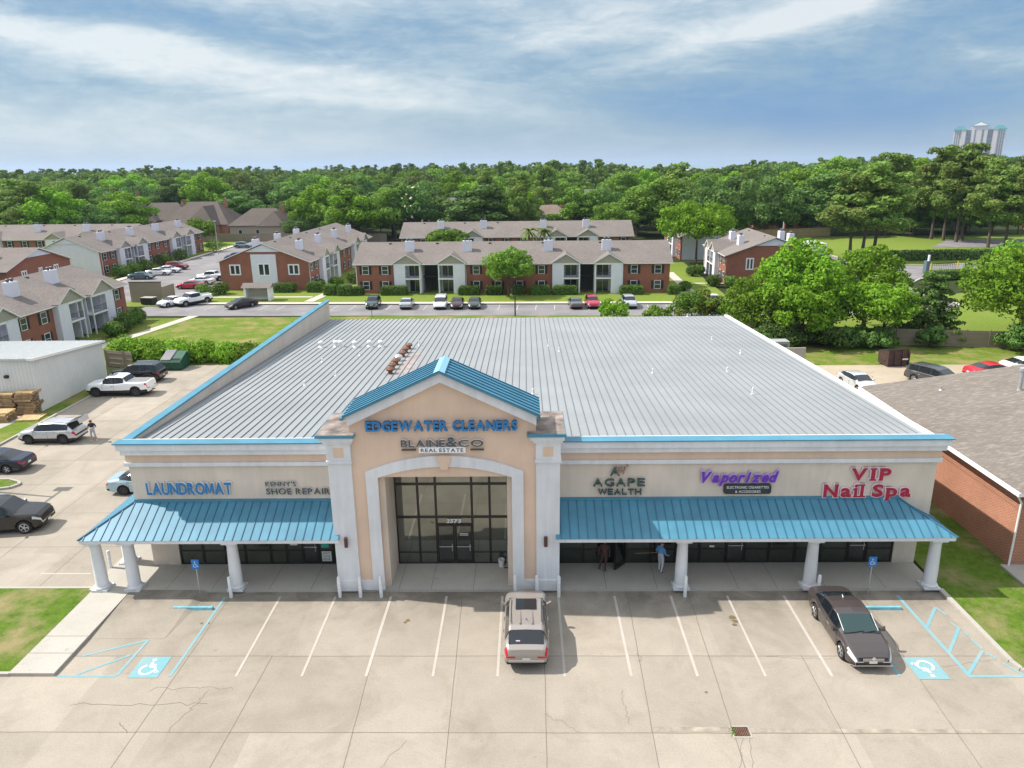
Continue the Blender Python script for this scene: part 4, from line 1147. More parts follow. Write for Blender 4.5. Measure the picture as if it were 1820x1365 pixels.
    P('body').quad((cw + 0.0, -r0[5][0], r0[6][1] + 0.006), (cw + 0.06, -r0[5][0], r0[6][1] + 0.0), (cw + 0.06, r0[5][0], r0[6][1] + 0.0), (cw + 0.0, r0[5][0], r0[6][1] + 0.006), 1)
    for x in [sum(p) / 2 + 0.16 for p in S['pillars']][-2:] + [cw - 1.05]:
        if x > cw - 0.4: continue
        r0 = ring(x)
        for sgn in (1, -1): P('door_handle').box(x - 0.10, sgn * (r0[2][0] - 0.01), r0[2][1] - 0.02, x + 0.10, sgn * (r0[2][0] + 0.025), r0[2][1] + 0.015)
    # under body
    P('underbody').box(xr + 0.25, -W * 0.80 + 0.05, 0.2, xf - 0.25, W * 0.80 - 0.05, 0.62)
    P('underbody').box(xr + 0.9, -W * 0.9, 0.22, xf - 0.9, W * 0.9, 0.3)
    # mirrors
    for sgn, s in ((1, 'l'), (-1, 'r')):
        x = cw - 0.30; r0 = ring(x)
        m = P('mirror_' + s); yb = r0[3][0]
        m.add([(x - 0.07, sgn * (yb - 0.02), r0[3][1] + 0.02), (x + 0.07, sgn * (yb - 0.02), r0[3][1] + 0.02), (x + 0.09, sgn * (yb + 0.19), r0[3][1] + 0.04), (x - 0.05, sgn * (yb + 0.22), r0[3][1] + 0.05),
               (x - 0.07, sgn * (yb - 0.0), r0[3][1] + 0.08), (x + 0.05, sgn * (yb - 0.0), r0[3][1] + 0.08), (x + 0.05, sgn * (yb + 0.18), r0[3][1] + 0.19), (x - 0.06, sgn * (yb + 0.21), r0[3][1] + 0.2)],
              [f[::sgn] for f in [(0, 3, 2, 1), (4, 5, 6, 7), (0, 1, 5, 4), (1, 2, 6, 5), (2, 3, 7, 6), (3, 0, 4, 7)]][::1])
    if S.get('rails'):
        for sgn in (1, -1):
            r0 = ring(rr + 0.3); r1 = ring(rf - 0.25)
            P('roof_rail').bar((rr + 0.3, sgn * r0[6][0], r0[6][1] + 0.05), (rf - 0.25, sgn * r1[6][0], r1[6][1] + 0.05), 0.022, 6)
            for x in (rr + 0.3, rf - 0.25):
                r0 = ring(x); P('roof_rail').bar((x, sgn * r0[6][0], r0[6][1] - 0.02), (x, sgn * r0[6][0], r0[6][1] + 0.05), 0.025, 6)
    return S, parts, xw, ring

def wheel_mesh(r, w, rimname):
    m = MB()
    m.lathe([(r * 0.66, -w / 2 + 0.01), (r * 0.93, -w / 2), (r, -w / 2 + 0.03), (r, w / 2 - 0.03), (r * 0.93, w / 2), (r * 0.66, w / 2 - 0.01)], (0, 0, 0), 22, 'y')
    t = m.mesh('wheel', TYRE, 40)
    k = MB()
    for s in (1, -1):
        y = s * (w / 2 - 0.012)
        k.lathe([(r * 0.67, y - 0.004), (r * 0.60, y + s * 0.006)], (0, 0, 0), 20, 'y', 1, False)
        k.lathe([(r * 0.66, y - s * 0.04), (r * 0.658, y - s * 0.038)], (0, 0, 0), 20, 'y', 2)
        k.lathe([(0.065, y - 0.01), (0.06, y + 0.012)], (0, 0, 0), 10, 'y', 1)
        for i in range(5):
            a = 2 * PI * i / 5
            for da in (-0.13, 0.13):
                k.bar((0.04 * math.cos(a), y - s * 0.006, 0.04 * math.sin(a)), (r * 0.63 * math.cos(a + da), y, r * 0.63 * math.sin(a + da)), 0.022, 5, 0.018, 1)
    return t, k
WCACHE = {}
def wheel(parent, x, y, r, rim, wdt=0.235):
    key = (r, rim.name)
    if key not in WCACHE:
        t, k = wheel_mesh(r, wdt, rim.name)
        WCACHE[key] = (t, k.mesh('rim', [rim, rim, DIM], 40))
    t, k = WCACHE[key]
    o = link('wheel', t, parent, (x, y, r)); link('rim', k, o)

CARCACHE = {}
def car(spec, label, cat, col, x, y, heading, name='parked_car', group=None, rim=None, glass=None, small=False, hatch=False, roof=None, tail=LAMP_RED, extras=None, z=0.0, scale=1.0):
    """heading: degrees the nose points to, 0 = +X"""
    root = thing(name, label, cat, (x, y, z), rad(heading), group)
    if scale != 1.0: root.scale = (scale,) * 3
    key = (spec, hatch)
    if key not in CARCACHE: CARCACHE[key] = (car_geo(spec, hatch), {})
    (S, parts, xw, ring), meshes = CARCACHE[key]
    pm = {'windscreen': glass or CARGLASS, 'rear_window': CARGLASS, 'cladding': BLACK, 'grille': BLACK, 'underbody': DIM, 'roof_rail': CHROME, 'bed_cover': mat('bed_cover', (0.20, 0.20, 0.21), 0.7), 'cargo_opening': mat('cargo_dark', (0.015, 0.013, 0.014), 0.8), 'door_handle': col if small else CHROME}
    def M_(k):
        if k.startswith('headlight'): return LAMP_CLEAR
        if k.startswith('tail'): return tail
        if k.startswith('side'): return CARGLASS
        return pm.get(k, col)
    for k, mb in parts.items():
        if small and k in ('door_handle', 'underbody_', 'roof_rail'): continue
        ck = (k, M_(k).name, col.name if k in ('body',) else '')
        if ck not in meshes:
            nm = k[:-2] if k[-2:] in ('_l', '_r') else k
            mats = [M_(k), BLACK] if k == 'body' else [M_(k)]
            meshes[ck] = mb.mesh(nm, mats, 38)
        nm = k[:-2] if k[-2:] in ('_l', '_r') else k
        link(nm, meshes[ck], root)
    for xx in xw:
        for s in (1, -1): wheel(root, xx, s * (S['W'] / 2 - 0.135), S['r'], rim or RIM)
    if not small or True:
        b = MB(); xr = -S['L'] / 2; xf = S['L'] / 2
        zb = float(np.interp(xr, *zip(*S['belt'])))
        if not hatch:
            b.box(xr - 0.012, -0.16, zb - 0.22, xr - 0.002, 0.16, zb - 0.08); 
        b.box(xf + 0.002, -0.16, 0.44, xf + 0.012, 0.16, 0.56)
        if not small: b.build('number_plate', PLATE, root)
    if extras: extras(root, S, ring)
    return root

def suv_extras(root, S, ring):
    m = MB()
    z = 1.715; m.add([(-0.52, -0.44, 1.725), (0.30, -0.44, 1.708), (0.30, 0.44, 1.708), (-0.52, 0.44, 1.725)], [(0, 1, 2, 3)])
    m.build('sunroof', CARGLASS, root)
    m = MB()
    for y in (-0.25, 0.25): m.box(-1.5, y - 0.02, 1.665, -0.62, y + 0.02, 1.722)
    m.build('roof_ridge', paint('champagne', (0.35, 0.315, 0.29)), root)
    m = MB(); m.bar((-1.15, 0, 1.69), (-1.28, 0, 1.80), 0.025, 5, 0.008); m.build('antenna', BLACK, root)
    m = MB(); m.box(-2.38, -0.72, 0.50, -2.33, 0.72, 0.60); m.build('bumper_trim', mat('silver_trim', (0.5, 0.47, 0.44), 0.4, 0.5), root)
    m = MB(); m.box(-2.02, 0.25, 1.205, -1.99, 0.42, 1.26); m.build('window_sticker', mat('sticker_pink', (0.75, 0.55, 0.7), 0.6), root)

def sedan_extras(root, S, ring):
    m = MB()
    for k in range(4): m.box(2.415, -0.42, 0.54 + k * 0.035, 2.432, 0.42, 0.555 + k * 0.035)
    m.build('grille_bar', CHROME, root)
    m = MB(); m.lathe([(0.075, 0), (0.075, 0.012)], (2.437, 0, 0.665), 14, 'x'); m.build('emblem', CHROME, root)
    m = MB(); m.bar((-0.72, 0, 1.425), (-0.85, 0, 1.50), 0.025, 5, 0.008); m.build('antenna', WHITE, root)
    m = MB(); m.bar((1.27, -0.55, 1.045), (1.18, 0.1, 1.075), 0.012, 4); m.bar((1.27, 0.0, 1.05), (1.17, 0.62, 1.075), 0.012, 4); m.build('wiper', BLACK, root)
    m = MB()
    for s in (1, -1): m.bar((1.15, s * 0.71, 1.06), (0.40, s * 0.70, 1.385), 0.018, 5); m.bar((0.42, s * 0.71, 1.39), (-1.3, s * 0.70, 1.24), 0.014, 5)
    m.build('window_trim', CHROME, root)
    m = MB(); m.box(2.40, -0.80, 0.31, 2.425, 0.80, 0.345); m.build('bumper_trim', CHROME, root)

def hatch_extras(root, S, ring):
    h = MB()
    a, b = (-1.66, 1.66), (-2.62, 1.98)
    h.add([(a[0], -0.70, a[1]), (a[0], 0.70, a[1]), (b[0], 0.66, b[1]), (b[0], -0.66, b[1]), (a[0], -0.70, a[1] - 0.06), (a[0], 0.70, a[1] - 0.06), (b[0], 0.66, b[1] - 0.07), (b[0], -0.66, b[1] - 0.07)],
          [(0, 3, 2, 1), (4, 5, 6, 7), (0, 1, 5, 4), (1, 2, 6, 5), (2, 3, 7, 6), (3, 0, 4, 7)])
    h.add([(b[0], -0.66, b[1]), (b[0], 0.66, b[1]), (b[0] - 0.1, 0.6, b[1] - 0.38), (b[0] - 0.1, -0.6, b[1] - 0.38), (b[0] + 0.05, -0.66, b[1] - 0.05), (b[0] + 0.05, 0.66, b[1] - 0.05), (b[0] - 0.05, 0.6, b[1] - 0.38), (b[0] - 0.05, -0.6, b[1] - 0.38)], [(0, 1, 2, 3), (4, 7, 6, 5), (0, 3, 7, 4), (1, 5, 6, 2), (3, 2, 6, 7)])
    o = h.build('hatch_door', paint('silver', (0.50, 0.52, 0.55)), root)
    g = MB(); g.quad((-1.8, -0.52, 1.735), (-1.8, 0.52, 1.735), (-2.5, 0.5, 1.968), (-2.5, -0.5, 1.968)); g.build('window', CARGLASS, o)
    c = MB(); c.box(-2.1, -0.3, 1.0, -1.85, 0.25, 1.16); c.build('cargo', mat('cargo_cloth', (0.25, 0.35, 0.37), 0.8), root)

def truck_extras(root, S, ring):
    m = MB(); m.box(-3.05, -0.95, 0.52, -2.9, 0.95, 0.68); m.build('rear_bumper', CHROME, root)
    m = MB(); m.bar((-3.2, 0, 0.5), (-2.95, 0, 0.5), 0.04, 6); m.build('tow_bar', BLACK, root)
    m = MB(); m.add([(0.2, -0.4, 1.918), (0.75, -0.4, 1.89), (0.75, 0.4, 1.89), (0.2, 0.4, 1.918)], [(0, 1, 2, 3)]); m.build('sunroof', CARGLASS, root)

def vehicles():
    P = paint
    car('suv', 'champagne SUV parked nose-in before the entrance gable, seen from behind', 'car', P('champagne', (0.35, 0.315, 0.29)), -1.58, -2.78, 90, extras=suv_extras, scale=1.03)
    car('sedan', 'brown-grey sedan backed in at the kerb with chrome trim', 'car', P('taupe', (0.080, 0.066, 0.064), 0.4), 12.68, -2.74, -90, extras=sedan_extras, glass=CARGLASS_G, scale=1.03)
    car('pickup', 'white crew-cab pickup truck with dark wheels beside the metal shed', 'pickup truck', P('white', (0.80, 0.81, 0.83), 0.0), -39.65, 34.45, 181, name='pickup_truck', rim=RIM_DARK, extras=truck_extras)
    car('bigsuv', 'large black SUV with chrome wheels beside the open dumpster', 'car', P('black', (0.010, 0.010, 0.012), 0.2, 0.2), -40.3, 38.9, 181)
    car('suv', 'silver SUV with its tailgate raised, a man standing behind it', 'car', P('silver', (0.50, 0.52, 0.55)), -38.6, 22.25, 180, hatch=True, rim=RIM_DARK, extras=hatch_extras)
    car('sedan', 'dark navy sedan cut by the left edge, above the small grass island', 'car', P('navy', (0.006, 0.010, 0.034), 0.2), -39.15, 16.55, 181)
    car('bigsuv', 'black SUV with silver wheels nearest the front-left grass, facing the plaza', 'car', P('black_brown', (0.012, 0.010, 0.009), 0.2), -32.5, 7.7, 8)
    car('sedan', 'pale blue sedan half hidden behind the left corner of the plaza', 'car', P('ice_blue', (0.36, 0.52, 0.60)), -26.4, 13.05, 2, rim=RIM_DARK)
    # behind the plaza, right
    car('compact', 'silver sedan by the rear right corner of the plaza roof', 'car', P('silver2', (0.60, 0.62, 0.65)), 29.3, 34.7, -82)
    car('van', 'dark grey minivan partly hidden by the brown shingle roof', 'car', P('graphite', (0.07, 0.075, 0.08)), 36.9, 35.6, -62)
    car('sedan', 'bright red car showing just its top over the shingle roof', 'car', P('red', (0.55, 0.012, 0.04), 0.1), 43.6, 37.9, 5)
    car('compact', 'white car behind the shingle roof at the right edge', 'car', P('white', (0.80, 0.81, 0.83), 0.0), 47.9, 39.6, 5)
    # apartment road, front row
    g = 'cars parked before the middle apartments'
    def py(x): return 76.9 - (x + 20) * 0.0402
    row_ = [('suv', -24.3, 'dark teal SUV parked left of the middle apartments', (0.03, 0.055, 0.07), -88), ('sedan', -19.2, 'silver sedan parked between the teal SUV and the white van', (0.48, 0.50, 0.54), 92),
            ('van', -14.1, 'white minivan parked under the left stair bay', (0.78, 0.79, 0.80), -88), ('sedan', -12.0 + 0.4, 'dark maroon sedan right next to the white minivan', (0.05, 0.018, 0.018), -88),
            ('sedan', -9.2 + 0.2, 'charcoal green sedan left of the round tree', (0.05, 0.06, 0.055), -88), ('sedan', 5.9, 'grey sedan parked left of the red SUV', (0.13, 0.15, 0.16), 92),
            ('suv', 8.4, 'bright red SUV parked before the right stair bay', (0.48, 0.02, 0.06), -88), ('suv', 13.8, 'silver SUV parked alone near the right end of the middle apartments', (0.46, 0.48, 0.52), -88)]
    for i, (s, x, lab, c, h) in enumerate(row_): car(s, lab, 'car', P('row%d' % i, c), x, py(x) + 0.4, h, group=g, small=True)
    car('compact', 'white car with a dark roof on the road near the right trees', 'car', P('white', (0.80, 0.81, 0.83), 0.0), 26.5, 77.6, -95, small=True)
    car('compact', 'black car behind the reddish bush on the apartment path', 'car', P('black', (0.010, 0.010, 0.012), 0.2, 0.2), 22.7, 80.2, 92, small=True)
    car('sedan', 'dark maroon sedan alone on the road, under the left gabled apartments', 'car', P('dark_plum', (0.03, 0.014, 0.022)), -44.6, 78.3, -128, small=True)
    car('sedan', 'white sedan next to the wooden dumpster screen', 'car', P('white', (0.80, 0.81, 0.83), 0.0), -56.2, 80.6, -118, small=True)
    car('pickup', 'white pickup with a dark blue cover next to the wooden screen', 'pickup truck', P('white', (0.80, 0.81, 0.83), 0.0), -53.3, 81.4, -122, name='pickup_truck', small=True)
    g = 'cars in the left apartment parking'
    lot = [('sedan', -60.6, 96.9, 178, 'red sedan nearest the road in the right row of the left parking', (0.42, 0.012, 0.035)), ('sedan', -60.8, 102.0, 178, 'white sedan between the red sedan and the white pickup', (0.78, 0.79, 0.80)),
           ('pickup', -60.4, 106.2, 178, 'white pickup in the right row of the left parking', (0.80, 0.80, 0.8)), ('suv', -58.6, 109.2, 178, 'white SUV half behind the left gabled apartments', (0.76, 0.77, 0.79)), ('sedan', -57.6, 114.5, 178, 'navy car peeking from behind the gabled apartments', (0.015, 0.04, 0.14)),
           ('sedan', -75.4, 109.0, 0, 'dark teal sedan nearest in the far row of the left parking', (0.04, 0.10, 0.13)), ('sedan', -74.6, 114.4, 0, 'white sedan beside the dark teal one', (0.78, 0.79, 0.80)),
           ('sedan', -74.3, 117.8, 0, 'white sedan beside the dark red SUV', (0.74, 0.76, 0.80)), ('suv', -74.8, 122.6, 0, 'dark red SUV in the far row of the left parking', (0.30, 0.015, 0.035)), ('suv', -68.5, 138.5, 185, 'dark blue SUV out in the lane of the left parking', (0.015, 0.045, 0.16)),
           ('sedan', -60.4, 146.0, 180, 'dark red car deep in the left parking', (0.30, 0.01, 0.06)), ('sedan', -60.0, 156.0, 180, 'pale car near the far wooden fence', (0.6, 0.6, 0.62)), ('suv', -76.0, 164.0, 0, 'grey blue SUV at the far end of the left parking', (0.25, 0.33, 0.40))]
    for i, (s, x, y, h, lab, c) in enumerate(lot): car(s, lab, 'car', P('lot%d' % i, c), x, y, h, group=g, small=True, z=0.01)
    g = 'cars behind the right trees'
    for i, (x, y, lab, c) in enumerate(((56.5, 112.6, 'dark navy car nearest the box truck', (0.02, 0.03, 0.06)), (57.5, 109.0, 'black sedan above the leafy tree tops', (0.012, 0.012, 0.014)), (56.0, 104.2, 'light blue car glimpsed over the tree tops', (0.15, 0.30, 0.52)))):
        car('sedan', lab, 'car', P('back%d' % i, c), x, y, 8, group=g, small=True, z=0.01)
    car('sedan', 'white car at the right edge on the entrance road', 'car', P('white', (0.80, 0.81, 0.83), 0.0), 101.5, 117.5, 15, small=True, z=0.01)
    car('suv', 'white SUV behind the white car at the right edge', 'car', P('white', (0.80, 0.81, 0.83), 0.0), 105.0, 121.5, 15, small=True, z=0.01)
    # box truck on the far lane
    t = thing('box_truck', 'white box truck parked on the lane behind the right apartments', 'truck', (60.2, 128.5, 0), rad(92))
    m = MB(); m.box(-4.2, -1.2, 1.0, 2.2, 1.2, 3.7); m.build('cargo_box', siding_mat('box_panel', (0.78, 0.80, 0.81), 0.6, True, 0.15), t)
    m = MB(); m.box(-4.215, -1.1, 1.05, -4.205, 1.1, 3.55); o = m.build('rear_door', WHITE, t)
    m = MB(); put_text(m, 'RENTAL', -0.8, 0.8, 3.0, 3.3, 0, 0, bold=0.03) if False else m.box(-4.225, -0.7, 3.05, -4.22, 0.7, 3.3)
    m.build('door_panel_print', mat('print_navy', (0.03, 0.05, 0.12), 0.6), o)
    m = MB(); m.prism([(2.3, 0.6), (4.3, 0.6), (4.3, 1.3), (3.6, 1.5), (3.2, 2.4), (2.3, 2.4)], 1, -1.0, 1.0); m.build('cab', WHITE, t)
    m = MB(); m.box(-4.2, -1.1, 0.55, 2.2, 1.1, 0.98); m.build('chassis', BLACK, t)
    for x in (-2.9, 3.3):
        for s in (1, -1): wheel(t, x, s * 1.0, 0.45, RIM_DARK, 0.28)
vehicles()

# ================================================================== street furniture round the plaza
def furniture():
    bw = mat('bollard_white', (0.74, 0.75, 0.76), 0.6, var=0.15, scale=6)
    where = {(-16.14, 0.40): 'beside the second front column of the left canopy', (-10.74, 0.40): 'at the outer edge of the left pier', (-9.72, 0.40): 'between the left pier and the arch', (-8.70, 0.40): 'at the left foot of the arch', (-2.11, 0.44): 'at the right foot of the arch',
             (-1.05, 0.44): 'in front of the champagne SUV bonnet', (0.02, 0.40): 'at the outer edge of the right pier', (6.17, 0.38): 'before the column next to the man in blue', (12.62, 0.42): 'behind the brown-grey sedan', (-23.55, 3.0): 'behind the left corner columns'}
    me = None
    for (x, y), w in where.items():
        if me is None:
            m = MB(); m.lathe([(0.085, -0.02), (0.085, 1.08), (0.06, 1.13), (0.0, 1.145)], (0, 0, 0), 14); me = m.mesh('bollard', bw, 40)
        o = link('bollard', me, None, (x, y, 0.0)); tag(o, 'white steel bollard ' + w, 'bollard', 'bollards along the kerb')
    for x, y, lab in ((-17.58, -0.62, 'pale blue concrete wheel stop under the left sign post'), (15.12, -0.72, 'pale blue concrete wheel stop beside the brown-grey sedan')):
        m = MB(); m.prism([(-0.09, 0.0), (0.09, 0.0), (0.06, 0.13), (-0.06, 0.13)], 0, -0.95, 0.95)
        o = m.build('wheel_stop', mat('stop_blue', (0.16, 0.42, 0.50), 0.8, var=0.25, scale=4), None, (x, y, 0.005)); tag(o, lab, 'wheel stop', 'wheel stops')
    sb = mat('access_blue', (0.01, 0.17, 0.50), 0.45); wt = mat('sign_white', (0.82, 0.83, 0.85), 0.5)
    for x, y, lab, big in ((-17.75, 0.56, 'blue accessible parking sign on a post before the left canopy', 0), (15.13, 0.62, 'blue accessible parking sign with wheelchair symbol before the right canopy', 1)):
        t = thing('parking_sign', lab, 'sign', (x, y, 0.0))
        m = MB(); m.bar((0, 0, -0.02), (0.0, 0, 1.62), 0.03, 8); m.build('post', STEEL, t)
        m = MB(); m.box(-0.19, -0.045, 1.50, 0.19, -0.03, 2.02); p = m.build('sign_plate', sb, t)
        m = MB(); cz = 1.72
        a = [(-0.02 + 0.085 * math.cos(u), cz - 0.03 + 0.085 * math.sin(u)) for u in np.linspace(rad(115), rad(345), 10)]
        segs = list(zip(a[:-1], a[1:])) + [((-0.01, cz + 0.12), (0, cz + 0.02)), ((0, cz + 0.02), (0.07, cz + 0.015)), ((0.07, cz + 0.015), (0.11, cz - 0.08)), ((0.11, cz - 0.08), (0.14, cz - 0.07))]
        for (x0, z0), (x1, z1) in segs: m.bar((x0, -0.05, z0), (x1, -0.05, z1), 0.012, 4)
        m.lathe([(0.028, -0.055), (0.028, -0.046)], (-0.01, 0, cz + 0.17), 10, 'y')
        m.build('wheelchair_symbol', wt, p)
    t = thing('bucket', 'white plastic bucket standing by the entrance glazing', 'bucket', (-2.86, 3.0, 0.15))
    m = MB(); m.lathe([(0.13, 0), (0.16, 0.36), (0.175, 0.37), (0.175, 0.40), (0.15, 0.40), (0.12, 0.05)], (0, 0, 0), 16); m.build('pail', mat('bucket_white', (0.68, 0.68, 0.65), 0.5), t, smooth=40)
    m = MB()
    for k in range(8): a0, a1 = PI * k / 8, PI * (k + 1) / 8; m.bar((0.17 * math.cos(a0), -0.02 - 0.1 * math.sin(a0), 0.36 - 0.14 * math.sin(a0)), (0.17 * math.cos(a1), -0.02 - 0.1 * math.sin(a1), 0.36 - 0.14 * math.sin(a1)), 0.006, 4)
    m.build('handle', STEEL, t)
    t = thing('squeegee', 'thin pole leaning against the right side of the entrance recess', 'cleaning tool', (-2.52, 2.9, 0.15))
    m = MB(); m.bar((-0.05, -0.1, 0.02), (0.03, 0.25, 1.7), 0.014, 6); m.build('pole', STEEL, t)
    m = MB(); m.box(-0.2, -0.12, 0.0, 0.08, -0.08, 0.05); m.build('rubber_blade', BLACK, t)
    t = thing('storm_drain', 'rectangular iron storm drain grate set in the lot with weeds', 'drain', (6.38, -8.53, 0.0))
    m = MB(); m.box(-0.36, -0.3, -0.02, 0.36, -0.24, 0.02); m.box(-0.36, 0.24, -0.02, 0.36, 0.3, 0.02); m.box(-0.36, -0.24, -0.02, -0.3, 0.24, 0.02); m.box(0.3, -0.24, -0.02, 0.36, 0.24, 0.02); m.build('frame', CONCRETE2, t)
    m = MB(); m.box(-0.3, -0.24, -0.02, 0.3, 0.24, 0.006, 0)
    for k in range(9): m.box(-0.27 + k * 0.065, -0.24, 0.006, -0.24 + k * 0.065, 0.24, 0.014, 1)
    m.build('grate', [DIM, RUST], t)
    m = MB()
    for k in range(30):
        x, y = random.gauss(-0.33, 0.05), random.gauss(0.05, 0.12); h = random.uniform(0.02, 0.07)
        m.quad((x - 0.02, y, 0.01), (x + 0.02, y, 0.01), (x + 0.03, y + random.uniform(-.05, .05), h), (x - 0.01, y + random.uniform(-.05, .05), h))
    m.build('weeds', mat('weed_green', (0.12, 0.22, 0.03), 0.9), t)
    # lot lamp whose shadow falls on the left lot
    t = thing('lot_lamp', 'tall twin-head parking lot lamp standing on the small grass island', 'street lamp', (-39.3, 13.25, 0.1))
    m = MB(); m.lathe([(0.3, 0), (0.3, 0.6), (0.11, 0.62), (0.08, 8.0)], (0, 0, 0), 10); m.build('pole', BLACK, t)
    m = MB(); m.box(-0.05, -1.1, 7.9, 0.05, 1.1, 8.0); m.build('arm', BLACK, t)
    for s in (1, -1):
        m = MB(); m.box(-0.5, s * 0.9, 7.82, 0.4, s * 1.5, 8.06); m.build('lamp_head', BLACK, t)
    # oil and dirt blots seen on the lot
    m = MB(); st = mat('oil_spot', (0.17, 0.12, 0.06), 0.9, var=0.4, scale=9)
    for x, y, r in ((8.0, -1.35, .22), (8.05, -1.65, .18), (7.95, -1.95, .14), (-7.1, -1.55, .14), (-7.2, -1.7, .1), (-16.7, -1.75, .1), (-16.4, -1.75, .09), (5.6, -6.4, .08), (12.3, -1.3, .12), (11.9, -1.15, .2)):
        n = 11; m.poly([(x + r * random.uniform(.55, 1.1) * math.cos(2 * PI * i / n), y + r * random.uniform(.5, 1) * math.sin(2 * PI * i / n), 0.006) for i in range(n)])
    structure('oil_spots', m, st)

    # ---- dumpsters
    def dumpster(label, col, loc, rz, openlid):
        t = thing('dumpster', label, 'dumpster', loc, rz)
        m = MB()
        fz = 1.05 if openlid else 1.35; m.prism([(-0.8, 0.1), (0.85, 0.1), (1.0, 0.9), (0.9, fz), (-0.8, 1.75)], 0, -1.1, 1.1)
        for x in (-1.13, -0.4, 0.4, 1.07): m.box(x, 0.85 - 1.85, 0.15, x + 0.06, -0.79, 1.6)
        for x in (-1.14, 1.1): m.box(x, -0.5, 0.5, x + 0.04, 0.6, 0.7)
        body = m.build('bin', mat('dumpster_' + col[0], col[1], 0.6, 0.2, var=0.35, scale=3), t)
        if openlid:
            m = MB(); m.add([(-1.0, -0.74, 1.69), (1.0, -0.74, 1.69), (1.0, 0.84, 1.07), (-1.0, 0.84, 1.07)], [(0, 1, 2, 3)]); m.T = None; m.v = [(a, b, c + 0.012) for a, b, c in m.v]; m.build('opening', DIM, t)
            m = MB(); m.add([(0.0, -0.80, 1.78), (1.05, -0.80, 1.78), (1.05, 0.86, 1.12), (0.0, 0.86, 1.12), (0.0, -0.80, 1.83), (1.05, -0.80, 1.83), (1.05, 0.86, 1.17), (0.0, 0.86, 1.17)], [(0, 3, 2, 1), (4, 5, 6, 7), (0, 1, 5, 4), (1, 2, 6, 5), (2, 3, 7, 6), (3, 0, 4, 7)])
            for k in range(7): m.bar((0.08 + k * .145, -0.78, 1.84), (0.08 + k * .145, 0.84, 1.185), 0.03, 5)
            m.build('lid', mat('lid_grey', (0.30, 0.29, 0.31), 0.6), t)
        else:
            for s in (-1, 1):
                m = MB(); a, b = (0.02, 1.08) if s > 0 else (-1.08, -0.02)
                m.add([(a, -0.82, 1.78), (b, -0.82, 1.78), (b, 0.95, 1.37), (a, 0.95, 1.37), (a, -0.82, 1.83), (b, -0.82, 1.83), (b, 0.95, 1.42), (a, 0.95, 1.42)], [(0, 3, 2, 1), (4, 5, 6, 7), (0, 1, 5, 4), (1, 2, 6, 5), (2, 3, 7, 6), (3, 0, 4, 7)])
                m.build('lid', mat('lid_black', (0.03, 0.035, 0.04), 0.5), t)
            m = MB(); m.box(0.35, -1.02, 0.75, 0.95, -1.01, 0.9); m.v = [(a, b, c) for a, b, c in m.v]; m.build('label_plate', PLATE, t)
        return t
    dumpster('dark green dumpster with its ribbed lid thrown open, beside the black SUV', ('green', (0.012, 0.085, 0.05)), (-38.7, 43.4, 0), rad(178), True)
    dumpster('closed brown dumpster with black lids on the rear right yard', ('brown', (0.085, 0.05, 0.045)), (36.4, 42.6, 0), rad(4), False)
    t = thing('dumpster', 'small black dumpster with a tan lid before the wooden screen', 'dumpster', (-60.2, 81.2, 0.06), rad(170))
    m = MB(); m.box(-1.0, -0.6, 0.1, 1.0, 0.6, 1.1); m.build('bin', BLACK, t)
    m = MB(); m.box(-1.05, -0.7, 1.1, 1.05, 0.65, 1.17); m.build('lid', TAN, t)
    # ---- pallets
    def pallet_mesh(new):
        m = MB()
        for k in range(7): m.box(-0.6 + k * 0.178, -0.5, 0.115, -0.47 + k * 0.178, 0.5, 0.135)
        for y in (-0.5, -0.04, 0.42): m.box(-0.6, y, 0.022, 0.6, y + 0.08, 0.115)
        for x in (-0.6, -0.07, 0.46): m.box(x, -0.5, 0.0, x + 0.14, 0.5, 0.022)
        return m.mesh('pallet', WOOD_NEW if new else WOOD_OLD)
    pm = {True: pallet_mesh(True), False: pallet_mesh(False)}
    def stack(cx, cy, n, top_new, lab, g, sx=1.0):
        z = -0.012
        for i in range(n):
            new = i >= n - top_new
            pos = 'topmost of' if i == n - 1 else ('at the bottom of' if i == 0 else 'number %d from the ground in' % (i + 1))
            o = link('pallet', pm[new], None, (cx + random.uniform(-.15, .15), cy + random.uniform(-.13, .13), z), random.uniform(-.13, .13))
            o.scale = (1.25 * sx, 1.25, 1.0)
            tag(o, ('%s pallet %s %s' % ('bright pine' if new else 'weathered', pos, lab)), 'pallet', g)
            z += 0.137
    stack(-44.85, 29.05, 15, 1, 'the tall stack at the shed corner', 'pallets stacked at the shed')
    stack(-46.6, 29.05, 14, 1, 'the tall stack left of the shed corner', 'pallets stacked at the shed')
    stack(-46.0, 27.1, 6, 2, 'the low stack before the tall stacks', 'pallets stacked at the shed')
    o = link('pallet', pm[True], None, (-43.9, 27.6, -0.01), 0.1); o.scale = (1.5, 1.6, 1); tag(o, 'single yellow pallet lying flat on the ground before the stacks', 'pallet', 'pallets stacked at the shed')
furniture()

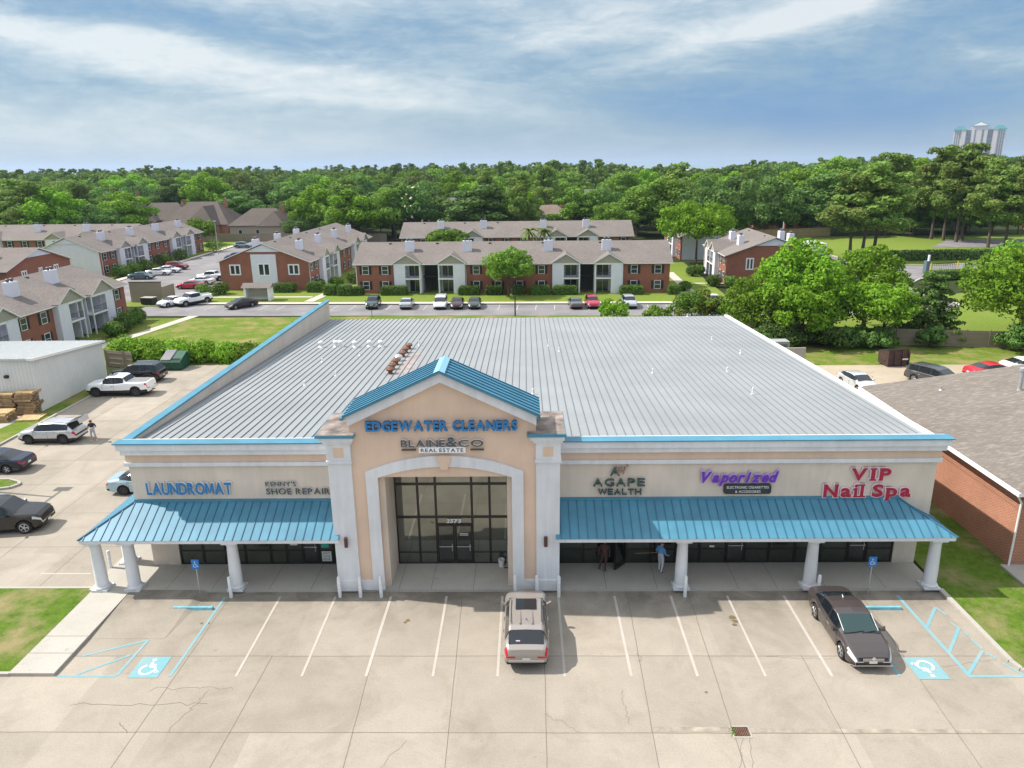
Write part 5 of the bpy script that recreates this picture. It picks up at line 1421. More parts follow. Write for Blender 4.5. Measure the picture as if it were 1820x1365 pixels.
# ================================================================== people
SKIN = mat('skin', (0.46, 0.27, 0.19), 0.6); SKIN_D = mat('skin_dark', (0.12, 0.06, 0.04), 0.6)
def person(label, loc, rz, J, mats, hair, z0=0.0, hat=None):
    """J: joint positions in metres, figure faces -Y; one continuous skinned body"""
    t = thing('person', label, 'person', loc, rz)
    verts = []; edges = []; rads = []
    def V(p, r): verts.append(p); rads.append(r); return len(verts) - 1
    pel = V(J['pelvis'], .15); wa = V(J['waist'], .14); ch = V(J['chest'], .165); ne = V(J['neck'], .06); hb = V(J['head0'], .085); ht = V(J['head1'], .10); tp = V(J['head2'], .07)
    for a, b in ((pel, wa), (wa, ch), (ch, ne), (ne, hb), (hb, ht), (ht, tp)): edges.append((a, b))
    for s in ('l', 'r'):
        sh = V(J['sh' + s], .075); el = V(J['el' + s], .05); wr = V(J['wr' + s], .032); ha = V(J['ha' + s], .04)
        edges += [(ch, sh), (sh, el), (el, wr), (wr, ha)]
        d = (Vector(J['ha' + s]) - Vector(J['wr' + s])).normalized(); sd = d.cross(Vector((0, 0, 1)))
        sd = sd.normalized() if sd.length > .1 else Vector((1, 0, 0))
        for k, ln in ((-1.5, .055), (-0.5, .075), (0.5, .07), (1.5, .05)):
            a = V(tuple(Vector(J['ha' + s]) + d * .035 + sd * .017 * k), .011); b = V(tuple(Vector(J['ha' + s]) + d * (.035 + ln) + sd * .019 * k + Vector((0, -.012, -.012))), .008)
            edges += [(ha, a), (a, b)]
        th = V(tuple(Vector(J['ha' + s]) + d * .02 + sd * .055), .010); edges.append((ha, th))
        hp = V(J['hp' + s], .105); kn = V(J['kn' + s], .066); an = V(J['an' + s], .045); to = V(J['to' + s], .042)
        edges += [(pel, hp), (hp, kn), (kn, an), (an, to)]
    me = bpy.data.meshes.new('body'); me.from_pydata(verts, edges, [])
    ob = bpy.data.objects.new('body', me); COL.objects.link(ob)
    md = ob.modifiers.new('s', 'SKIN'); sub = ob.modifiers.new('u', 'SUBSURF'); sub.levels = 1; sub.render_levels = 1
    md.use_smooth_shade = True
    for i, r in enumerate(rads): me.skin_vertices[0].data[i].radius = (r, r * (0.72 if i in (0, 1, 2) else 1.0))
    me.skin_vertices[0].data[0].use_root = True
    dg = bpy.context.evaluated_depsgraph_get()
    nm = bpy.data.meshes.new_from_object(ob.evaluated_get(dg))
    bpy.data.objects.remove(ob); bpy.data.meshes.remove(me)
    nm.name = 'body'
    for m in mats['list']: nm.materials.append(m)
    # clothing by nearest bone
    segs = []
    nz = Vector(J['neck'])
    def S(a, b, mi, lim=None): segs.append((Vector(a), Vector(b), mi, lim))
    S(J['pelvis'], J['waist'], 'bottom'); S(J['waist'], J['chest'], 'top'); S(J['chest'], J['neck'], 'top'); S(J['head0'], J['head2'], 'skin')
    for s in 'lr':
        S(J['chest'], J['sh' + s], 'top'); S(J['sh' + s], J['el' + s], 'top' if True else 'skin'); S(J['el' + s], J['wr' + s], mats.get('sleeve', 'skin')); S(J['wr' + s], tuple(Vector(J['ha' + s]) * 2 - Vector(J['wr' + s])), 'skin')
        S(J['pelvis'], J['hp' + s], 'bottom'); S(J['hp' + s], J['kn' + s], 'bottom'); S(J['kn' + s], J['an' + s], mats.get('shin', 'bottom')); S(J['an' + s], J['to' + s], 'shoe')
    for p in nm.polygons:
        c = p.center; best = None
        for a, b, mi, _ in segs:
            ab = b - a; u = max(0, min(1, (c - a).dot(ab) / max(ab.length_squared, 1e-9))); d = (a + ab * u - c).length
            if best is None or d < best[0]: best = (d, mi)
        p.material_index = mats['idx'][best[1]]; p.use_smooth = True
    link('body', nm, t)
    h1 = Vector(J['head1'])
    m = MB()
    for i in range(7):
        pass
    if hair:
        m.lathe([(0.0, 0.125), (0.07, 0.105), (0.105, 0.05), (0.112, 0.0), (0.108, -0.03)], (h1.x, h1.y + 0.012, h1.z), 14, cap=False); m.build('hair', hair, t, smooth=60)
    f = MB()
    for s in (1, -1):
        f.lathe([(0.0, 0), (0.012, 0.004), (0.012, 0.012), (0.0, 0.016)], (h1.x + s * 0.035, h1.y - 0.108, h1.z - 0.03), 6, 'y')
    f.build('eyes', BLACK, t)
    f = MB(); f.add([(h1.x - .014, h1.y - .095, h1.z - .075), (h1.x + .014, h1.y - .095, h1.z - .075), (h1.x, h1.y - .125, h1.z - .07), (h1.x, h1.y - .098, h1.z - .03)], [(0, 2, 3), (2, 1, 3), (0, 1, 2)]); f.build('nose', mats['list'][mats['idx']['skin']], t)
    f = MB(); f.box(h1.x - .024, h1.y - .1, h1.z - .105, h1.x + .024, h1.y - .092, h1.z - .096); f.build('mouth', mat('lips', (0.30, 0.11, 0.09), 0.6), t)
    if hat:
        f = MB(); f.lathe([(0.15, .05), (.115, .055), (.11, .12), (.0, .15)], (h1.x, h1.y, h1.z), 16); f.build('cap', hat, t, smooth=50)
    return t

def base_pose(h=1.75):
    k = h / 1.75
    J = dict(pelvis=(0, 0, .95), waist=(0, 0.01, 1.10), chest=(0, 0.02, 1.33), neck=(0, 0.0, 1.50), head0=(0, -.015, 1.575), head1=(0, -.02, 1.655), head2=(0, -.01, 1.72),
             shl=(.20, .02, 1.40), ell=(.26, .04, 1.12), wrl=(.25, -.06, .90), hal=(.25, -.08, .83), shr=(-.20, .02, 1.40), elr=(-.26, .04, 1.12), wrr=(-.25, -.06, .90), har=(-.25, -.08, .83),
             hpl=(.10, 0, .88), knl=(.115, -.02, .50), anl=(.12, .02, .09), tol=(.13, -.14, .04), hpr=(-.10, 0, .88), knr=(-.115, -.02, .50), anr=(-.12, .02, .09), tor=(-.13, -.14, .04))
    return J
def people():
    # man with navy T-shirt and grey shorts, holding something at his waist
    J = base_pose()
    J.update(ell=(.30, .05, 1.14), wrl=(.12, -.20, 1.15), hal=(.05, -.24, 1.16), elr=(-.30, .05, 1.14), wrr=(-.12, -.20, 1.13), har=(-.05, -.24, 1.13), head0=(0, -.04, 1.57), head1=(0, -.07, 1.64), head2=(0, -.07, 1.70), knl=(.15, -.02, .5), anl=(.19, .02, .09), tol=(.23, -.12, .04), knr=(-.13, -.02, .5), anr=(-.15, .02, .09), tor=(-.2, -.12, .04))
    m = dict(list=[SKIN, mat('navy_shirt', (0.014, 0.022, 0.055), 0.85), mat('grey_shorts', (0.34, 0.40, 0.44), 0.85), mat('pale_shoes', (0.6, 0.58, 0.55), 0.7)], idx=dict(skin=0, top=1, bottom=2, shoe=3), shin='skin')
    p = person('man in a navy T-shirt and grey shorts behind the open silver SUV', (-35.3, 22.05, 0), rad(10), J, m, mat('hair_brown', (0.10, 0.045, 0.03), 0.8))
    f = MB(); f.box(-.1, -.31, 1.14, .1, -.28, 1.2); o = f.build('folded_paper', PLATE, None, (-35.3, 22.05, 0), rad(10)); tag(o, 'small folded paper held by the man in the navy T-shirt', 'paper')
    # person in brown pulling the door open
    J = base_pose()
    J.update(ell=(.30, .10, 1.16), wrl=(.46, -.06, 1.06), hal=(.53, -.10, 1.06), knl=(.16, -.08, .52), anl=(.24, .05, .10), tol=(.26, -.08, .04), knr=(-.08, .03, .5), anr=(-.06, .22, .12), tor=(-.06, .13, .04), head1=(0, -.03, 1.65))
    m = dict(list=[SKIN_D, mat('brown_suit', (0.085, 0.038, 0.032), 0.9), mat('brown_trousers', (0.075, 0.034, 0.03), 0.9), BLACK], idx=dict(skin=0, top=1, bottom=2, shoe=3), sleeve='top')
    person('person in a brown outfit pulling open the glass door, seen from behind', (2.45, 2.55, 0.15), rad(172), J, m, mat('hair_black', (0.012, 0.010, 0.010), 0.7))
    # man in light blue shirt and pale trousers with a cane
    J = base_pose()
    J.update(ell=(.26, .06, 1.14), wrl=(.20, -.14, 1.00), hal=(.18, -.20, .97), elr=(-.30, .02, 1.14), wrr=(-.28, -.18, 1.02), har=(-.27, -.25, 1.0), knl=(.12, -.06, .5), anl=(.10, .0, .09), tol=(.10, -.15, .04), knr=(-.12, .0, .5), anr=(-.13, .12, .09), tor=(-.13, -.03, .04), head0=(0, -.04, 1.56), head1=(0, -.06, 1.64), head2=(0, -.06, 1.70))
    m = dict(list=[SKIN, mat('sky_shirt', (0.13, 0.33, 0.66), 0.85), mat('pale_trousers', (0.52, 0.55, 0.57), 0.85), BLACK], idx=dict(skin=0, top=1, bottom=2, shoe=3), sleeve='top')
    person('man in a light blue shirt and pale trousers with brown cap near the column', (5.32, 2.35, 0.15), rad(128), J, m, None, hat=mat('brown_cap', (0.16, 0.08, 0.04), 0.8))
    f = MB(); f.bar((4.05, 2.72, 1.02), (5.15, 2.46, 1.22), 0.016, 6); o = f.build('cane', mat('cane_wood', (0.35, 0.19, 0.07), 0.6)); tag(o, 'long wooden stick held out by the man in the light blue shirt', 'stick')
people()

# ================================================================== apartments
DARKWIN = glass_mat('apartment_glass', (0.035, 0.045, 0.055), 0.06, 0.7)
SHUTTER = mat('black_shutter', (0.015, 0.017, 0.018), 0.6)
RAIL = mat('black_rail', (0.03, 0.03, 0.03), 0.5)
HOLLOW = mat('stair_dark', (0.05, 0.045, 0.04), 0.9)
EAVE, RIDGE = 5.0, 7.75

def window_part(root, x, y, z0, z1, w, shutters=True, along='x', face=-1, big=False):
    """window with frame, pane and shutters on a wall that faces -y (along x) or +-x (along y)"""
    def bx(m, a0, d0, za, a1, d1, zb, mi=0):
        if along == 'x': m.box(a0, y + face * d0, za, a1, y + face * d1, zb, mi)
        else: m.box(x + face * d0, a0, za, x + face * d1, a1, zb, mi)
    c = x if along == 'x' else y
    fr = MB(); f = 0.22 if big else 0.07
    bx(fr, c - w / 2 - f, 0.0, z0 - f, c + w / 2 + f, 0.06, z0); bx(fr, c - w / 2 - f, 0, z1, c + w / 2 + f, 0.06, z1 + f)
    bx(fr, c - w / 2 - f, 0, z0, c - w / 2, 0.06, z1); bx(fr, c + w / 2, 0, z0, c + w / 2 + f, 0.06, z1)
    if big: bx(fr, c - 0.12, 0, z0, c + 0.12, 0.05, z1)
    else: bx(fr, c - w / 2, 0, (z0 + z1) / 2 - 0.02, c + w / 2, 0.045, (z0 + z1) / 2 + 0.03)
    o = fr.build('window', WHITE, root)
    p = MB(); bx(p, c - w / 2, 0.005, z0, c + w / 2, 0.03, z1); p.build('pane', DARKWIN, o)
    if shutters:
        for s in (-1, 1):
            q = MB(); a = c + s * (w / 2 + 0.30); bx(q, a - 0.21, 0.0, z0 - 0.05, a + 0.21, 0.05, z1 + 0.05); q.build('shutter', SHUTTER, o)

def apartment(name, label, loc, rz, L, D, zones, endl='brick', endr='brick', detail=True, ridge=RIDGE, chim=(), windows_end=True):
    root = thing(name, label, 'apartment building', (*loc, 0.0), rad(rz), 'brown-roofed apartments behind the plaza')
    w = MB(); sd = MB()
    x = 0.0
    T = 0.3
    gab = []
    def pair_gable(x0, x1): gab.append((x0, x1))
    i = 0
    while i < len(zones):
        k, wd = zones[i]; x1 = x + wd
        if k == 'k':
            w.box(x, 0, 0, x1, T, EAVE)
            n = 1 if wd < 4.5 else (2 if wd < 9 else (4 if wd > 12 else 3))
            for j in range(n):
                cx = x + wd * (j + 0.5) / n
                for z0, z1 in ((0.75, 2.0), (3.25, 4.5)): window_part(root, cx, 0, z0, z1, 0.95)
            dp = MB(); dp.bar((x + 0.1, -0.06, 0.1), (x + 0.1, -0.06, EAVE), 0.045, 5); dp.build('downspout', WHITE, root)
        elif k == 'p':
            pm = MB(); pm.box(x, -0.75, 0, x1, T, EAVE + 0.05); pm.build('siding_panel', SIDING, root)
        elif k in ('b', 's'):
            dep = 1.7 if k == 'b' else 3.2
            (sd if k == 'b' else w).box(x, dep, 0, x1, dep + 0.15, EAVE, 0)
            sd.box(x - 0.001, 0.001, 0, x + 0.12, dep - 0.001, EAVE - 0.01); sd.box(x1 - 0.12, 0.001, 0, x1 + 0.001, dep - 0.001, EAVE - 0.01)
            if k == 'b':
                fl = MB(); fl.box(x - 0.05, -0.75, 2.42, x1 + 0.05, dep - 0.002, 2.62); fl.box(x - 0.05, -0.75, 4.72, x1 + 0.05, -0.55, 5.0)
                o = fl.build('balcony', WHITE, root)
                r = MB()
                for z in (2.72, 3.45): r.box(x + 0.1, -0.7, z, x1 - 0.1, -0.66, z + 0.04)
                nb = int((x1 - x) / 0.16)
                for j in range(nb): xx = x + 0.12 + j * 0.16; r.box(xx, -0.69, 2.72, xx + 0.018, -0.672, 3.46)
                r.build('railing', RAIL, o)
                for z0 in (0.05, 2.65):
                    dr = MB(); dr.box(x + 0.35, dep - 0.05, z0, x1 - 0.35, dep - 0.005, z0 + 2.05); dr.box(x + 0.42, dep - 0.06, z0 + 0.06, (x + x1) / 2 - 0.03, dep - 0.05, z0 + 1.98, 1); dr.box((x + x1) / 2 + 0.03, dep - 0.06, z0 + 0.06, x1 - 0.42, dep - 0.05, z0 + 1.98, 1)
                    dr.build('patio_door', [WHITE, DARKWIN], root)
                for xx in (x + 0.06, x1 - 0.06):
                    po = MB(); po.box(xx - 0.07, -0.74, 0, xx + 0.07, -0.60, 4.72); po.build('post', WHITE, root)
            else:
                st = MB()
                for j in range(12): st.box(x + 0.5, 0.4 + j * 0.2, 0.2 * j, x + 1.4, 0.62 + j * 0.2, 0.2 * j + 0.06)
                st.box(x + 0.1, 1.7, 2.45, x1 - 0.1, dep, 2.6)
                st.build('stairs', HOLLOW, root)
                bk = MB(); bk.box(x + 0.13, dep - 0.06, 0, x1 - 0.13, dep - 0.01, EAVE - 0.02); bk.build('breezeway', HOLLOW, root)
        if k == 'p' and i + 1 < len(zones) and zones[i + 1][0] == 'b': pair_gable(x, x1 + zones[i + 1][1])
        if k == 'b' and i + 1 < len(zones) and zones[i + 1][0] == 'p': pair_gable(x, x1 + zones[i + 1][1])
        x = x1; i += 1
    # ends and back
    end = {'brick': w, 'siding': sd}
    w.box(0, D - T, 0, L, D, EAVE)
    for e, xa in ((endl, 0.0), (endr, L - T)):
        m = end['brick' if e != 'siding' else 'siding']
        m.box(xa + (0.002 if xa else -0.002), T, 0, xa + T + (0.002 if xa else -0.002), D - T, EAVE)
        g = sd
        if e == 'mixed':
            a, b = D * 0.36, D * 0.64
            o = xa - 0.12 if xa == 0 else xa + T
            sd.box(o, a, 0, o + 0.12, b, EAVE + 1.2)
        m.prism([(0.0, EAVE), (D, EAVE), (D / 2, ridge - 0.12)], 0, xa, xa + T) if e == 'brick' or e == 'mixed' else sd.prism([(0.0, EAVE), (D, EAVE), (D / 2, ridge - 0.12)], 0, xa, xa + T)
        s = -1 if xa == 0 else 1; xo = xa if xa == 0 else xa + T
        gp = MB(); gp.prism([(D / 2 - D * 0.2, ridge - 0.18 - 0.4 * (ridge - EAVE)), (D / 2 + D * 0.2, ridge - 0.18 - 0.4 * (ridge - EAVE)), (D / 2, ridge - 0.2)], 0, xo + s * 0.02, xo + s * 0.14)
        gp.build('gable_panel', SIDING, root)
        if e in ('brick', 'mixed') and windows_end:
            ys = (D * 0.17, D * 0.83) if e == 'mixed' else (D * 0.25, D * 0.5, D * 0.75)
            for yy in ys:
                narrow = e == 'brick' and abs(yy - D / 2) < 0.1
                window_part(root, xo, yy, 2.9 if e == 'mixed' else 2.7, 4.3, 0.55 if narrow else (1.5 if e == 'mixed' else 0.9), False, 'y', s, big=True)
            if e == 'mixed': window_part(root, xo + s * 0.12, D / 2, 2.75, 4.5, 1.7, False, 'y', s, big=True)
    w.build('brick_wall', BRICK, root)
    sd.build('siding_wall', SIDING, root)
    # roof
    r = MB(); o = 0.45; sl = (ridge - EAVE) / (D / 2); ez = EAVE - o * sl + 0.12; rz_ = ridge + 0.12; th = 0.14
    r.add([(-o, -o, ez), (L + o, -o, ez), (L + o, D / 2, rz_), (-o, D / 2, rz_), (L + o, D + o, ez), (-o, D + o, ez)], [(0, 1, 2, 3), (3, 2, 4, 5)], 0)
    r.add([(-o, -o, ez - th), (L + o, -o, ez - th), (L + o, D / 2, rz_ - th), (-o, D / 2, rz_ - th), (L + o, D + o, ez - th), (-o, D + o, ez - th),
           (-o, -o, ez), (L + o, -o, ez), (L + o, D / 2, rz_), (-o, D / 2, rz_), (L + o, D + o, ez), (-o, D + o, ez)],
          [(3, 2, 1, 0), (5, 4, 2, 3), (0, 1, 7, 6), (1, 2, 8, 7), (2, 4, 10, 8), (4, 5, 11, 10), (5, 3, 9, 11), (3, 0, 6, 9)], 1)
    for x0, x1 in gab:
        c = (x0 + x1) / 2; hw = (x1 - x0) / 2 + 0.25; pz = EAVE + 0.62 * hw + 0.05; yb = (pz - ez) / sl - o
        e0 = EAVE + 0.08; yb0 = (e0 - ez) / sl - o
        r.add([(c - hw, -1.05, e0), (c, -1.05, pz), (c + hw, -1.05, e0), (c, yb + 0.3, pz + 0.03), (c - hw, yb0 + 0.3, e0), (c + hw, yb0 + 0.3, e0)], [(0, 1, 3, 4), (1, 2, 5, 3)], 0)
        r.add([(c - hw, -1.05, e0 - 0.16), (c, -1.05, pz - 0.16), (c + hw, -1.05, e0 - 0.16), (c - hw, -1.05, e0), (c, -1.05, pz), (c + hw, -1.05, e0), (c - hw, 0.2, e0 - 0.16), (c, 0.2, pz - 0.16), (c + hw, 0.2, e0 - 0.16)], [(0, 1, 4, 3), (1, 2, 5, 4), (1, 0, 6, 7), (2, 1, 7, 8)], 1)
        gpm = MB(); gpm.prism([(c - hw + 0.3, EAVE + 0.0), (c + hw - 0.3, EAVE + 0.0), (c, pz - 0.2)], 1, -0.78, -0.7); gpm.build('gable_panel', TAN, root)
    roof = r.build('roof', [SHINGLE, WHITE], root)
    for cx, cy in chim:
        zc = ez + sl * (min(cy, D - cy) + o)
        ch = MB(); ch.box(cx - 0.75, cy - 0.45, zc - 0.6, cx + 0.75, cy + 0.45, zc + 1.55); co = ch.build('chimney', SIDING, roof)
        for dx in (-0.35, 0.35):
            fl = MB(); fl.lathe([(0.15, zc + 1.55), (0.15, zc + 1.75), (0.24, zc + 1.76), (0.24, zc + 1.9), (0.1, zc + 1.98)], (cx + dx, cy, 0), 10); fl.build('flue', mat('flue_dark', (0.12, 0.12, 0.13), 0.5, 0.4), roof)
    for k in range(int(L / 9)):
        v = MB(); vx = 4 + k * 9.0 + random.uniform(-1, 1); vy = D / 2 - 0.8; v.box(vx, vy, rz_ - 0.5, vx + 0.4, vy + 0.35, rz_ - 0.15); v.build('roof_vent', BLACK, roof)
    return root

def apartments():
    zc = [('k', 6.5), ('p', 1.7), ('b', 2.6), ('s', 3.0), ('b', 2.6), ('p', 1.8), ('k', 14.2), ('p', 1.7), ('b', 2.7), ('s', 2.5), ('b', 2.7), ('p', 1.7), ('k', 7.6)]
    Lc = sum(w for _, w in zc)
    apartment('apartment_house', 'long brick and white apartment block facing the plaza, round tree before it', (-29.4, 89.6), -2.3, Lc, 12.5, zc, 'siding', 'brick', chim=((8.5, 3.6), (18.2, 3.6), (31.7, 3.6), (41.3, 3.6)))
    apartment('apartment_house', 'long apartment block seen behind the middle one, palms before it', (-29.0, 134.5), -1.0, Lc, 12.5, zc, 'brick', 'brick', chim=((8.5, 3.6), (18.2, 3.6), (31.7, 3.6), (41.3, 3.6)))
    zb = [('k', 5.5), ('p', 1.7), ('b', 2.6), ('s', 2.4), ('b', 2.6), ('p', 1.7), ('k', 11.0), ('p', 1.7), ('b', 2.6), ('s', 2.5), ('b', 2.6), ('p', 1.7), ('k', 6.0)]
    Lb = sum(w for _, w in zb)
    apartment('apartment_house', 'brick gable-ended apartment block with white centre panel, left of the middle block', (-38.3, 93.6), 88.0, Lb, 15.5, zb, 'mixed', 'brick', ridge=8.0, chim=((6, 3.4), (17, 3.4), (28, 3.4), (39, 3.4), (8, 12), (19, 12), (30, 12)))
    apartment('apartment_house', 'apartment block with a blank white gable end, along the left parking', (-84.6, 112.3), 88.6, Lb, 13.0, zb, 'siding', 'brick', chim=((7, 3.6), (18, 3.6), (29, 3.6), (40, 3.6)))
    apartment('apartment_house', 'apartment block at the far left whose brick gable end has three windows', (-126.0, 86.0), -1.5, 41.5, 16.5, [('k', 10), ('p', 1.8), ('b', 2.7), ('s', 2.6), ('b', 2.7), ('p', 1.8), ('k', 19.9)], 'brick', 'brick', chim=((36, 4.4), (24, 4.4)))
    zg = [('k', 7.0), ('p', 1.7), ('b', 2.8), ('s', 2.4), ('b', 2.8), ('p', 1.7), ('k', 7.2), ('p', 2.0), ('b', 3.0), ('s', 1.9), ('b', 3.4), ('p', 1.7), ('k', 4.2)]
    Lg = sum(w for _, w in zg)
    apartment('apartment_house', 'nearest apartment block at the left edge, with twin-flue white chimneys, above the metal shed', (-57.6, 70.0 - Lg), 90.0, Lg, 14.0, zg, 'brick', 'brick', ridge=7.6, chim=((24.5, 3.6), (33, 4.2), (29.0, 9.5), (12, 3.6)))
    za = [('k', 14), ('p', 1.7), ('b', 2.7), ('s', 2.5), ('b', 2.7), ('p', 1.7), ('k', 11), ('p', 1.7), ('b', 2.7), ('s', 2.5), ('b', 2.7), ('p', 1.7), ('k', 7)]
    La = sum(w for _, w in za)
    apartment('apartment_house', 'apartment block farthest back at the left, with a white right gable', (-94.5 - La, 141.5), -2.0, La, 14.5, za, 'siding', 'siding', chim=((20, 3.8), (32, 3.8), (44, 3.8)))
    zh = [('k', 4.0), ('p', 1.7), ('b', 2.6), ('b', 2.6), ('p', 1.7), ('k', 5.4)]
    apartment('apartment_house', 'brick gable-ended apartment block rising behind the big right trees', (33.6, 113.5), -92.0, sum(w for _, w in zh), 16.0, zh, 'brick', 'brick', ridge=7.9, chim=((6, 3.6), (13, 3.4), (6, 12.5), (13, 12.0)))
    zi = [('k', 8.0), ('p', 1.7), ('b', 2.6), ('b', 2.6), ('p', 1.7), ('k', 6)]
    apartment('apartment_house', 'apartment block mostly hidden by the tall spreading tree right of centre', (33.0, 152.0), -92.0, sum(w for _, w in zi), 15.0, zi, 'brick', 'siding', chim=((6, 4), (16, 4)))
apartments()

# ================================================================== houses, hotel, shed, brick shop
def house(label, x, y, w, d, rz, eave, ridge, roofm, wallm, gable=False, wing=None, name='house', loc_z=0):
    root = thing(name, label, 'house', (x, y, loc_z), rad(rz))
    m = MB(); m.box(-w / 2, -d / 2, 0, w / 2, d / 2, eave); 
    if wing: m.box(wing[0] - wing[2] / 2, -d / 2 - wing[1], 0, wing[0] + wing[2] / 2, -d / 2 - 0.003, eave)
    m.build('wall', wallm, root)
    r = MB(); o = 0.5; h = ridge - eave
    rw = max(0.0, w / 2 - (0 if gable else d / 2 * 0.8))
    if gable: rw = w / 2 + o
    a, b = w / 2 + o, d / 2 + o
    r.add([(-a, -b, eave), (a, -b, eave), (a, b, eave), (-a, b, eave), (-rw, 0, ridge), (rw, 0, ridge)], [(0, 1, 5, 4), (1, 2, 5), (2, 3, 4, 5), (3, 0, 4), (3, 2, 1, 0)])
    if wing:
        cx, ln, ww = wing; hz = eave + h * 0.85; y0 = -d / 2 - ln - o
        r.add([(cx - ww / 2 - o, y0, eave + .02), (cx + ww / 2 + o, y0, eave + .02), (cx + ww / 2 + o, 0, eave + .02), (cx - ww / 2 - o, 0, eave + .02), (cx, y0 + ww * 0.45, hz), (cx, 0, hz)], [(0, 1, 4), (1, 2, 5, 4), (3, 0, 4, 5)])
    rf = r.build('roof', roofm, root)
    c = MB(); c.box(w * 0.28, d * 0.05, eave + 0.3, w * 0.28 + 0.9, d * 0.05 + 0.9, ridge + 0.9); c.build('chimney', BRICK2, rf)
    for k in range(3):
        cx = -w * 0.32 + k * w * 0.3
        if wing and abs(cx - wing[0]) < wing[2] / 2 + .8: continue
        f = MB(); f.box(cx - 0.6, -d / 2 - 0.06, 0.9, cx + 0.6, -d / 2 - 0.002, 2.2); wn = f.build('window', WHITE, root)
        f = MB(); f.box(cx - 0.52, -d / 2 - 0.075, 0.98, cx + 0.52, -d / 2 - 0.062, 2.12); f.build('pane', DARKWIN, wn)
    return root
def houses():
    br = shingle_mat('house_shingle_brown', (0.135, 0.11, 0.098), (0.17, 0.145, 0.13), 1, 0.2); gr = shingle_mat('house_shingle_grey', (0.17, 0.165, 0.165), (0.22, 0.21, 0.21), 1, 0.2)
    tn = mat('house_tan_wall', (0.40, 0.33, 0.26), 0.9); gn = mat('house_green_siding', (0.42, 0.50, 0.47), 0.8); pk = shingle_mat('house_shingle_tan', (0.24, 0.185, 0.15), (0.3, 0.25, 0.2), 1, 0.2)
    house('house with a wide brown hip roof beyond the left wooden fence', -104, 208, 22, 16, -4, 3.6, 10.2, br, BRICK2, wing=(4, 4, 9))
    house('tan house with a two-part brown hip roof just behind the left fence', -83, 203, 18, 13, 0, 3.4, 8.2, br, tn, wing=(5, 3, 8))
    house('brown-roofed house among the trees left of the wide hip roof', -128, 232, 20, 14, 6, 3.4, 9.0, br, tn, wing=(-4, 4, 8))
    house('grey steep-roofed house half hidden in the left trees', -158, 262, 15, 14, 10, 4.0, 11.5, gr, BRICK2)
    house('pale green house with white trim among the trees left of centre', -106, 290, 18, 13, 0, 4.6, 9.6, gr, gn, True)
    house('grey-roofed house in the trees behind the umbrella-shaped tree', -26, 225, 24, 14, -8, 3.6, 9.8, gr, tn, wing=(5, 4, 8))
    house('small brick house roof just over the back apartment ridge', 6, 218, 16, 12, 4, 3.2, 7.4, pk, BRICK2)
    house('white-sided house glimpsed among the central trees', 28, 300, 16, 12, 0, 5.0, 9.5, gr, WHITE, True)
    house('tan-roofed brick house beyond the right wooden fence', 82, 206, 22, 15, -6, 3.6, 9.4, pk, BRICK2, wing=(-4, 4, 8))
    house('blue-roofed house behind the three tall pines', 104, 214, 16, 12, 0, 3.4, 7.2, mat('pale_metal_roof', (0.5, 0.55, 0.58), 0.5), WHITE, True)
    house('pale commercial building behind the right pine grove', 160, 218, 30, 16, -6, 5.4, 6.6, mat('tan_flat_roof', (0.45, 0.38, 0.32), 0.8), mat('pale_pink_wall', (0.52, 0.40, 0.34), 0.9), name='commercial_building')
    house('red brick house by the road under the right pines', 152, 186, 14, 10, -4, 3.2, 5.8, pk, BRICK2)
    house('grey-roofed house deep in the trees above the left gabled apartments', -62, 262, 18, 13, 4, 3.6, 8.8, gr, tn)
houses()

def hotel():
    # far tower on the horizon, seen over the right trees
    root = thing('hotel_tower', 'pale high-rise hotel with green roofs on the horizon', 'high-rise', (1478, 2500, 0), rad(-28))
    wall = mat('hotel_wall', (0.50, 0.45, 0.42), 0.9); green = mat('hotel_green_roof', (0.02, 0.17, 0.17), 0.8); blue = mat('hotel_glass', (0.03, 0.06, 0.10), 0.5)
    m = MB()
    H = 118
    for x0, x1, h, d in ((-72, -50, 108, 0), (-50, -38, 112, -6), (-22, 22, 122, -4), (38, 50, 112, -6), (50, 72, 108, 0)): m.box(x0, d, 0, x1, 26, h)
    m.box(-38, 5, 0, -22, 26, 112); m.box(22, 5, 0, 38, 26, 112)
    m.build('wall', wall, root)
    r = MB()
    for c in (-55, 55): r.add([(c - 20, -8, 110), (c + 20, -8, 110), (c + 20, 28, 110), (c - 20, 28, 110), (c - 6, 10, 122), (c + 6, 10, 122)], [(0, 1, 5, 4), (1, 2, 5), (2, 3, 4, 5), (3, 0, 4)])
    r.add([(-24, -6, 122), (24, -6, 122), (24, 28, 122), (-24, 28, 122), (0, -6, 134), (0, 28, 134)], [(0, 1, 4), (1, 2, 5, 4), (2, 3, 5), (3, 0, 4, 5)])
    r.build('roof', green, root)
    p = MB(); p.prism([(-22, 122), (22, 122), (0, 132)], 1, -8, -6); p.build('pediment', WHITE, root)
    for x, w, n in ((-67, 3, 0), (-61, 3, 0), (-55, 3, 0), (-30, 14, 0), (-12, 4.5, 0), (9, 6, 0), (30, 14, 0), (55, 3, 0), (61, 3, 0), (67, 3, 0)):
        q = MB(); d = 4.6 if abs(x) == 30 else (-4.3 if abs(x) < 20 else -0.4)
        for k in range(26): q.box(x - w / 2, d, 6 + k * 4, x + w / 2, d + 0.3, 8.6 + k * 4)
        q.build('window_column', blue, root)
hotel()

